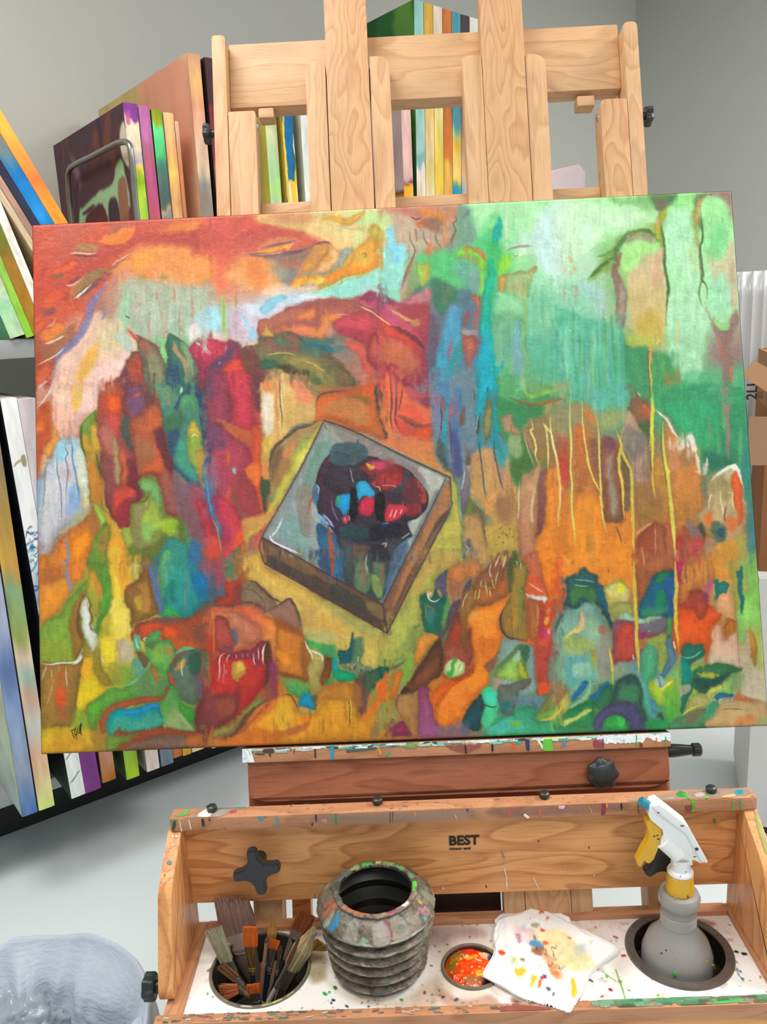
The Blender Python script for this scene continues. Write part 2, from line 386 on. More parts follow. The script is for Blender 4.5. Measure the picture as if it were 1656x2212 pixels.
    def brushwork(s, n):
        """go over the laid-in colour with short strokes of nearly the same colour, along the forms"""
        g = s.img.mean(2); g = g + .2 * vnoise(s.h, s.w, 40*s.sc, 51); k = 3
        gy, gx = np.gradient(g); gx = vblur(gx, k); gy = vblur(gy, k); rs = s.rs; wl, s.wl = s.wl, .25; src = s.img.copy()
        for _ in range(n):
            j, i = rs.randint(4, s.w-4), rs.randint(4, s.h-4)
            a = math.atan2(gx[i, j], -gy[i, j]) if math.hypot(gx[i, j], gy[i, j]) > .002 and rs.rand() < .75 else math.pi/2 + rs.normal()*.25
            l = rs.uniform(7, 24) / 2; a += rs.normal()*.15; dx, dy = math.cos(a)*l, math.sin(a)*l
            c = src[i, j] * (1 + rs.normal()*.055) + rs.normal(size=3)*.014
            x, y = j/s.sc + s.x0, i/s.sc + s.y0; s.stroke([(x-dx, y-dy), (x+dx, y+dy)], np.clip(c, 0, 1), rs.uniform(2, 5.5), 2.2, rs.uniform(.35, .8), 1, None, .0)
        s.wl = wl
    def smudge(s, x0, y0, x1, y1, n, reach=24):
        rs = s.rs; src = s.img.copy()
        for _ in range(n):
            x, y = rs.uniform(x0, x1), rs.uniform(y0, y1); l = rs.uniform(8, 30); i = int(np.clip((y + rs.uniform(-reach, reach) - s.y0)*s.sc, 0, s.h-1)); j = int(np.clip((x + rs.uniform(-reach, reach)*.6 - s.x0)*s.sc, 0, s.w-1))
            s.stroke([(x, y - l/2), (x + rs.normal()*2, y + l/2)], src[i, j], rs.uniform(3, 9), 5, rs.uniform(.3, .7), 1)
    def grain(s, amt=.035):
        n = (s.rs.rand(s.h, s.w, 1).astype(np.float32) - .5)
        st = (vnoise(s.h, s.w, 2.2*s.sc, 31, 30*s.sc) - .5)[..., None] + (vnoise(s.h, s.w, 1.6*s.sc, 32) - .5)[..., None]
        s.img = np.clip(s.img * (1 + amt * (n + st * 1.6)), 0, 1)
PAINT_ROWS = """c45a48 c45a48 c45a48 c8604a cc6a50 c86a50 d88a58 e0a060 e8c880 e4d890 d89878 b87860 8cc898 b0e8b0 b8f0b8 b8eeb0 a8e090 6a8850 a0e090 8a7860 907868
c85a42 c4604a c85840 c85040 c0503e cc5440 d85c48 d0805a d0704c e0c080 c8b090 b87858 70b088 a8ecb0 b8f0b8 b8f4c0 a0e090 a8c870 a8f0a0 98e090 8cc080
d0503a c84c3a d86040 e88a50 f09858 f07850 d89070 a08878 f0a040 e8a830 90d8d8 60c870 58c878 70d080 b0ecc0 c0e8c0 80b068 b0d080 b8f4c0 b0e8a8 c0b890
c85038 d05a3c a87868 a8a888 b0b090 b8c0a8 d8d0d8 b0e0e8 b87060 a04050 a84a58 408878 588878 50b878 98d8a8 90d8b8 a0c890 d0c898 b8f0c0 b0ecb0 a89080
a85840 d8a890 e0c098 b0b098 90c088 c84860 787050 606848 507068 b87058 a04048 687088 806878 30a890 68b890 60b898 68b078 c8b870 90d898 a08078 988078
a05038 d8b0a0 f0c8b0 904838 406860 983848 704038 c8a868 807848 b05848 b84050 6090a0 5088a0 10a8a8 60a870 80d0a8 48a070 488858 58b878 68b880 48a878
b06030 e8b8a0 789048 a04840 586058 884858 b85048 d8b878 c06838 d06028 e06048 708088 509098 388898 909858 a08850 78a078 708850 58a868 50a070 389070
a05830 b8c8d0 b88838 a84838 486078 904860 c84838 c0a058 888878 908878 a89888 a08858 588898 40a0a0 687840 c88040 906050 988058 c08858 408068 308068
90b0c8 c0c8d0 c0a050 b04838 889060 506088 c04040 d0b050 606870 502838 882830 b09068 909868 b09058 a88858 d08838 905848 c87830 c88040 607860 408068
b0b8c0 a8a8b0 a8a040 786838 789040 a84058 c85850 708080 302840 301820 a82830 988868 607860 c09858 d08048 e88830 e88c30 b86038 b86838 c07840 487860
c87840 e88830 709038 d0a030 389080 4070a0 b0a048 687068 3a5070 384858 68707a b89848 8a8058 b09050 d07840 f08c28 f09028 b86038 b06840 d09040 a0b058
e08830 90a040 a8c058 e8c040 208070 606070 b86848 d0b058 706050 505040 b0a050 c09850 907050 b07038 d05830 386060 c8b058 a86840 b04038 c8904c 98c858
90a040 889038 c8c060 e8d050 b04828 c84830 c07850 a87040 8c7c48 a0a050 b0b058 4c7858 d06828 e88828 b04838 88a880 7aa878 883848 e86020 d07030 b0c060
a07030 988038 e8c030 90a048 508048 b83830 a83030 b06828 a89050 40a060 88a058 b07030 a85840 70a068 b85040 80a890 98a080 60a0a0 90c050 789860 d8c8a8
886830 987030 b0c030 708050 88a048 804038 a85838 d08828 d89828 c88028 988840 d87820 e87820 48a878 509078 88a848 407860 48a070 90b840 b0b890 c8b890
c0a030 d0a028 a87830 985038 906050 b87038 c86828 d08028 d08028 c07828 c07840 a05068 806070 50c080 389858 308058 30a058 506878 30a050 609858 b09858""".split('\n')
PAINT = """
@60 450 .24155
B d85a3c/e8693a/b8483a/c86a58 60 9 60 .5 20 : 20 150 1650 500
B e8683a/b04030/d85030/a05040 50 9 45 .5 45 : 60 400 600 1400
P b4473c 8 .7 : 600 380 760 300 1000 230 1200 220 1420 230 1640 150 1656 330 1400 360 1080 320 880 370 700 520 560 640 500 560
P e8873f 12 .9 : 1180 210 1300 140 1480 100 1640 80 1540 190 1350 200
T e8863a 22 9 .9 : 640 300 760 260 860 210 920 130
T f08030 12 5 .9 : 620 290 800 300 900 250 960 140
T b0604a 12 6 .8 : 1000 150 840 160 700 250
T f2e6d0 2.5 1.5 .9 : 370 410 430 395 520 405 620 400
T 5a4038 4 2 .7 : 400 420 520 428 620 418
T a88a50 16 8 .8 : 400 360 520 350 640 360
T 8a8050 20 10 .8 : 400 790 480 690 600 600 760 540
T e07a3c 8 5 .7 : 380 800 420 700 520 600
T 504450 12 6 .7 : 420 830 520 740 640 660 740 560 940 380
T f4ecd8 4 2 .95 : 420 810 470 770 510 740 580 680
T 7a4a44 10 5 .7 : 360 690 440 640 500 560
T e8d8d8 3 2 .8 : 340 690 400 690 470 640
T e86030 10 5 .9 : 200 590 330 545 420 480
T 7a6a48 9 4 .8 : 210 600 280 610 320 590
T e85c30 20 10 .7 : 160 860 220 800 320 760
T 705058 14 8 .6 : 130 950 200 920 240 900
T d8c8d0 4 3 .6 : 160 1060 220 1040 250 990
T f08838 26 12 .9 : 130 1160 220 1120 300 1070
T a06040 30 12 .8 : 90 1360 220 1280 320 1200 440 1020
T f4dcb0 4 2 .9 : 150 1215 230 1190 330 1140
T a07a50 6 3 .7 : 200 1180 300 1140 430 1030
T f0e8d0 3 1.5 .8 : 80 1410 190 1350 260 1310 330 1240
T d8523c 12 6 .8 : 350 1240 440 1150 520 980 620 760 700 590 760 540
T e8c8a8 2 1 .8 : 740 530 790 480 860 440 940 390
P b04a34 5 .9 : 70 1290 180 1380 240 1340 250 1450 210 1656 60 1656
T e0683a 20 9 .8 : 90 1560 140 1480 190 1420
T d8c8d0 4 2 .7 : 90 1610 140 1570 180 1540
P ecc0a4/f0c4b0 10 1 : 560 960 640 920 700 960 840 1000 980 1140 1000 1290 920 1300 830 1440 760 1540 650 1620 600 1656 200 1656 230 1560 260 1380 400 1250 480 1100
P d8c898 16 .8 : 650 1040 800 1000 900 1120 850 1260 640 1260
T 8078a0 16 8 .9 : 700 610 690 700 620 800 560 880 540 1000 480 1120 400 1210 300 1290 250 1360 235 1500
T 6a88b8 7 4 .9 : 700 870 690 940 665 1000
T e8b050 26 12 .95 : 630 1200 560 1350 480 1500 430 1656
T b0a8b0 10 6 .6 : 270 1380 250 1500 220 1620
P f4ccc0 16 .9 : 560 1470 680 1400 830 1290 920 1280 840 1420 700 1560 640 1656 500 1656 520 1560
V e08a60/f0a880/c8b0b0 14 4 34 .7 : 240 1400 480 1650
P f09a50 14 .9 : 740 560 900 420 1000 340 1150 330 1460 340 1480 420 1656 450 1656 640 1500 660 1300 600 1060 560 900 560
P f5a040 10 .8 : 930 470 1000 400 1100 400 1130 450 1060 500 950 510
P c8a898 14 .6 : 760 600 880 560 1000 640 1120 620 1280 640 1420 680 1560 700 1656 640 1656 760 1400 780 1000 740 760 700
V f0a860/e89060/d8b080 30 5 60 .7 : 800 480 1500 700
P b0b498/b8c8b0 14 .95 : 740 760 900 640 1050 640 1200 660 1300 700 1656 720 1656 1080 1460 1150 1250 1080 1100 1130 960 1130 880 1000 740 980
V b8a890/98c098/c8ccb8/a0c8a8/b8a898 70 5 90 .6 : 760 680 1650 1120
V c87860/b09088 14 3 60 .7 : 1150 660 1650 1000
P c08068 14 .7 : 700 700 770 640 820 760 780 960 700 960
V 98d8a0 8 4 60 .8 : 840 700 920 1000
T b89040 12 8 .9 : 970 600 1070 620
T b89048 12 8 .9 : 1180 620 1260 620
T c08c40 12 8 .8 : 1540 660 1620 650
P b0dce8 12 .9 : 1480 980 1656 900 1656 1100 1560 1060
P f2e4dc 10 .9 : 1440 1060 1540 1030 1656 1110 1656 1180 1520 1180 1440 1180
P b0d0c0 10 .8 : 780 1150 860 1140 960 1240 900 1290 840 1220
T 607868 4 2 .9 : 870 960 920 990
T e05038 8 4 .9 : 900 1090 940 1140 980 1180
T 904040 4 2 .8 : 960 1130 1010 1160 990 1210
# leaves and rocks under the sky
P 8a5040/9a4440 3 1 : 650 1640 700 1580 800 1500 860 1380 930 1300 1000 1285 1030 1340 1045 1500 1050 1656 640 1656
P b04a38 6 .9 : 900 1400 980 1340 1020 1380 1030 1560 960 1600 900 1540
P 6a3a48 8 .8 : 810 1480 860 1400 900 1480 880 1600 840 1600
P e85038 5 .9 : 960 1620 1020 1560 1045 1600 1045 1656 960 1656
P 704868 6 .8 : 920 1620 960 1570 1010 1560 990 1640 930 1656
P 886050/587058 4 1 : 985 1165 1040 1170 1130 1220 1200 1300 1230 1420 1235 1656 1060 1656 1040 1480 1030 1340 990 1270
P b06848 8 .7 : 1000 1190 1060 1200 1120 1300 1060 1290 1010 1240
P 909068 9 .8 : 1080 1300 1160 1290 1210 1400 1200 1656 1130 1656 1100 1480
P 487058/2c6060 3 1 : 1250 1140 1290 1110 1400 1200 1460 1280 1500 1400 1510 1656 1240 1656 1245 1400 1240 1250
P 30506c 7 .9 : 1250 1420 1340 1400 1360 1500 1350 1656 1240 1600
P 98b078 6 .8 : 1360 1200 1430 1240 1490 1380 1500 1560 1430 1560 1420 1400
T c09060 9 5 .9 : 1310 1190 1330 1280 1400 1380 1420 1500
T 90e080 8 4 .9 : 1240 1160 1210 1240 1230 1380
T 80c888 8 5 .8 : 1100 1190 1180 1180 1220 1240
T a8e8c0 5 3 .9 : 1370 1660 1380 1590
T c08068 6 3 .8 : 1230 1110 1270 1080
P c03a5c/a03a50 5 1 : 1440 1270 1500 1200 1600 1180 1656 1170 1656 1500 1560 1440 1510 1400
P e03c50 7 .8 : 1500 1330 1580 1300 1656 1380 1580 1400
T a8d8c8 6 3 1 : 1500 1200 1570 1240 1630 1305
P 7c3c40 5 .9 : 1510 1500 1560 1440 1656 1400 1656 1656 1530 1656
@440 430 .24155
P d4594a 14 .8 : 0 160 200 150 430 180 440 240 600 290 800 300 1000 330 1140 400 900 470 700 490 450 500 340 480 0 480
P c05048 10 .6 : 300 330 500 270 640 260 900 300 760 340 500 360 300 440
P d8a468 12 .9 : 470 170 560 140 700 120 940 110 1060 160 1060 230 900 270 640 230 480 210
P e0c070 8 .8 : 500 160 600 150 560 200 700 220 900 230 860 280 700 250 520 220
P d89468 8 .7 : 560 160 760 130 940 160 1060 190 880 210 700 190
P f2c880 14 .95 : 900 270 1000 180 1200 230 1400 270 1440 330 1300 420 1240 470 1120 400 1000 340
P e8cc88 12 .9 : 1000 190 1160 150 1400 230 1380 420 1250 380 1060 300
P d8dc98 10 .9 : 960 110 1200 100 1450 90 1656 90 1656 300 1560 400 1460 340 1480 220 1400 240 1300 150 1100 160
P c8e898 10 .8 : 1440 160 1560 120 1640 180 1640 420 1580 300 1500 260 1420 330 1390 420 1340 380
P f0b448 6 1 : 1070 180 1200 150 1290 180 1400 130 1440 110 1420 170 1350 220 1280 250 1200 210 1080 200
P e0bc80 6 .9 : 1080 160 1060 110 1200 100 1200 140
T a8b8a0 4 2 .8 : 1200 240 1300 270 1390 270
T e8c078 8 4 .9 : 1300 290 1400 270 1440 250
P d89058 8 .8 : 480 430 560 380 700 350 860 380 700 400 560 440
T 705868 5 3 .8 : 520 430 660 410 740 395 840 370
T f0a840 9 4 .9 : 470 470 600 460 720 430 800 410
P c86848 5 .8 : 480 470 640 470 860 430 980 420 800 470 640 490 520 500
T e8b090 2.5 1.5 .8 : 450 500 600 490 720 480
T 604c58 8 3 .95 : 370 505 470 500 600 505 740 490 860 470 940 440
P f09858/f0b070 16 .95 : 250 560 420 520 650 540 620 640 720 760 600 860 480 840 320 780 200 700
P f08c48 14 .9 : 350 560 500 540 560 700 530 830 440 780 380 680
P 8c7068 9 .95 : 560 515 760 490 900 480 1000 400 920 540 860 620 830 700 770 800 720 790 760 640 700 600 640 560
P c07050 8 .7 : 680 580 800 540 880 520 840 620 740 620
P 889088 10 .7 : 740 640 840 620 830 700 760 790 700 780 690 700
P a8a890 10 .5 : 600 560 680 600 760 640 740 720 640 700
T d88068 4 2 .8 : 770 790 830 700 880 600 920 540
P e09848 4 1 : 880 620 930 540 960 480 1000 430 1080 410 1120 440 1115 520 1060 540 1000 640 900 640
P c08850 5 .8 : 960 480 1020 440 1080 420 1060 520 980 600
P f4b878 6 .95 : 1000 650 1060 560 1120 540 1130 450 1220 460 1230 520 1160 620 1100 650 1030 670
T 785058 5 2 .9 : 980 420 1050 395 1100 390 1140 410
P a8aca0 5 .95 : 905 655 1000 650 1120 640 1180 560 1250 440 1330 450 1330 480 1260 540 1180 620 1100 670 920 675
P f0b048/e8a038 6 1 : 780 790 840 690 960 690 1050 720 1180 620 1300 560 1360 440 1460 370 1480 250 1530 240 1590 330 1580 460 1590 520 1550 600 1400 670 1320 660 1240 700 1120 760 1040 770 940 730 870 790
P c09838 7 .9 : 1480 260 1540 260 1590 340 1580 460 1590 520 1550 600 1440 650 1520 560 1540 440 1480 360
P f08c28 8 .9 : 1080 700 1200 640 1340 590 1440 620 1520 560 1540 420 1560 480 1500 640 1340 640 1240 680 1120 730
P d8d060 7 .8 : 1490 290 1530 260 1540 310 1500 350
P d8b040 6 .9 : 1350 520 1400 480 1470 480 1460 560 1380 560
T b07838 4 2 .9 : 1410 500 1440 490 1450 510 1430 530
P f4dc60 8 .9 : 920 740 1000 720 1060 700 1080 720 1020 770
P a8a050 6 .8 : 1040 770 1200 740 1300 690 1440 660 1380 690 1280 710 1180 760 1080 790
P a8e0e0/98e0c8 8 1 : 1656 300 1600 460 1590 560 1500 660 1320 690 1200 740 1060 810 900 850 880 880 1000 890 1200 890 1360 880 1500 830 1656 890
P c8d8d8 8 .7 : 1370 810 1480 780 1560 800 1600 850 1500 830 1400 870
T b0ec90 3 2 .9 : 1000 830 1120 790 1230 730 1290 700 1460 670
P f0ceb4 10 .8 : 560 820 700 770 900 780 1010 790 940 840 800 830 700 870 540 870
P d4e0ec 8 .95 : 540 930 700 850 900 850 1180 900 1040 900 900 940 760 960 620 1010 500 1060 320 960
P 98dcf0 7 1 : 510 970 590 900 660 870 740 890 640 950 580 1010 520 1010
P fafcff 4 .9 : 900 890 1060 880 1180 900 1060 905 960 920
P dccedc 10 .9 : 240 980 340 960 480 1050 620 1000 720 960 740 1000 620 1060 500 1120 480 1240 380 1310 320 1310 240 1180
P a0d8e8 8 .95 : 400 1180 460 1160 480 1240 440 1310 400 1280
T 98d8f0 7 4 .9 : 340 1030 380 1100 410 1180
P b8ccc8 14 .7 : 0 980 200 960 240 1100 240 1240 0 1240
V b0c860/a8c8a8/c8b8c8/98e0f0/c8a890 26 4 70 .7 : 20 850 300 1200
P a8e4f0 8 .8 : 10 1040 120 1000 160 1100 100 1180 10 1160
T 98c040 5 3 .8 : 175 850 180 1000 180 1200
T b89040 5 3 .8 : 290 820 285 980
P c8a8b8 8 .7 : 250 1000 320 990 320 1200 250 1240
P f0d8c8 8 .8 : 40 1200 200 1210 230 1260 60 1270
P eac0a8 8 .8 : 330 1290 480 1240 480 1300 400 1320
# red mountain arch
P a85c50/c86050 4 1 : 500 1080 620 1060 720 990 760 970 900 950 1040 900 1200 895 1400 930 1520 1000 1656 1120 1656 1656 1540 1560 1450 1400 1420 1300 1200 1180 1000 1240 960 1230 820 1200 700 1190 500 1230
P a85a50 8 .9 : 740 970 1000 900 1240 895 1440 970 1600 1110 1440 1050 1280 1010 1120 980 1060 1060 980 1150 860 1130 700 1160 640 1180 680 1080 780 1010
P ba7058 7 .8 : 620 1060 720 1020 900 990 840 1060 700 1130 560 1200 520 1100
P f08848 6 .95 : 820 1060 920 990 990 980 1000 1030 960 1070 860 1080
P f09048 6 .95 : 1000 1230 980 1190 1040 1130 1050 1050 1120 1010 1230 1030 1220 1080 1140 1100 1150 1200 1060 1240
P e88850 7 .9 : 620 1200 720 1160 900 1140 1000 1160 980 1230 820 1190 700 1180
P c08878 7 .7 : 1060 1180 1150 1100 1180 1180 1120 1230
P c84850/b84050 6 1 : 1150 1110 1300 1030 1440 1010 1600 1110 1656 1150 1656 1280 1560 1200 1450 1300 1340 1260 1200 1180
P a83848 8 .8 : 1200 1170 1300 1130 1480 1210 1540 1210 1450 1300 1330 1250
P b84060 5 1 : 1370 920 1480 840 1540 840 1656 900 1656 1110 1560 1030 1460 980
P 904060 6 .8 : 1400 890 1500 835 1656 910 1560 920 1460 930
P e89a90 4 .4 : 1340 910 1480 950 1656 1090 1500 990
T f0c090 3 1.5 .9 : 1380 950 1460 990 1540 1040 1620 1100 1656 1130
T f0a888 2 1 .8 : 1160 1030 1300 1040
P e8c058 4 .95 : 530 1220 560 1160 570 1130 600 1170 630 1220 610 1230
# dark green arch over the cave
P 785c48/6c6a44 4 1 : 340 1320 480 1300 490 1240 580 1230 700 1240 780 1190 860 1230 900 1280 1020 1300 1100 1340 1200 1450 1300 1540 1400 1656 1120 1656 1000 1656 900 1560 780 1570 700 1510 500 1520 360 1520
P 8c5c4c 8 .8 : 600 1240 760 1200 840 1250 860 1340 720 1360 580 1320
P 587058 7 .9 : 630 1230 720 1240 760 1300 660 1310
P 507060 9 .9 : 850 1270 1000 1310 1100 1380 1000 1410 860 1370
P 6c7848 10 .9 : 560 1400 700 1370 860 1400 1020 1460 1130 1560 1200 1656 1040 1656 900 1560 760 1560 640 1480 480 1440
P 386850 7 .95 : 460 1480 560 1440 640 1460 670 1500 500 1520
P a08a48 8 .9 : 700 1420 860 1410 1000 1460 1100 1560 1160 1656 1080 1656 980 1540 860 1500 760 1470
P 503c28 7 .9 : 660 1500 760 1480 820 1530 930 1530 880 1580 780 1570
T e0c060 2.5 1.5 .9 : 560 1400 660 1380 740 1375 820 1400
T e0c060 2.5 1.5 .7 : 900 1450 980 1480 1080 1540
P 506838 7 .8 : 900 1560 1000 1580 1040 1656 960 1656
P 108090 4 1 : 830 1220 880 1270 980 1280 1040 1290 1130 1320 1200 1320 1250 1310 1270 1340 1200 1390 1130 1360 1020 1320 900 1290
P b05838 5 .9 : 1290 1340 1340 1350 1330 1430 1300 1440
P 987868/b88068 8 .9 : 1150 1400 1260 1350 1440 1310 1460 1440 1530 1560 1480 1656 1400 1620 1280 1500
P 90807a 10 .7 : 1150 1280 1250 1260 1320 1320 1300 1450 1200 1430
P e05a4c 6 .95 : 1270 1270 1440 1310 1450 1420 1540 1560 1440 1560 1400 1420 1300 1340
P b04838/943848 4 1 : 1450 1320 1500 1220 1560 1180 1656 1160 1656 1560 1560 1550 1470 1470
P c86048 8 .9 : 1500 1300 1560 1230 1656 1260 1656 1400 1560 1400 1500 1400
# crimson wall left of the cave
P a83848/8c3c50 6 1 : 0 1270 180 1290 240 1240 320 1300 350 1480 480 1520 500 1656 0 1656
P c83c50 7 .9 : 0 1300 100 1280 200 1300 190 1380 0 1440
P b83048 6 .8 : 0 1440 200 1400 180 1500 0 1600
P 604460 8 .9 : 60 1460 180 1380 240 1290 300 1280 240 1400 160 1520 140 1656 40 1656
P e04c38 6 .95 : 180 1540 220 1460 300 1430 360 1520 400 1656 240 1656
P 784438 7 .9 : 330 1360 400 1320 480 1400 490 1656 410 1656 340 1500
T b8d8c8 8 4 1 : 0 1300 20 1350 60 1390
T a8b0c8 2.5 1.5 .7 : 190 1370 200 1300
T 88c0d8 3 2 .7 : 130 1470 150 1450
"""
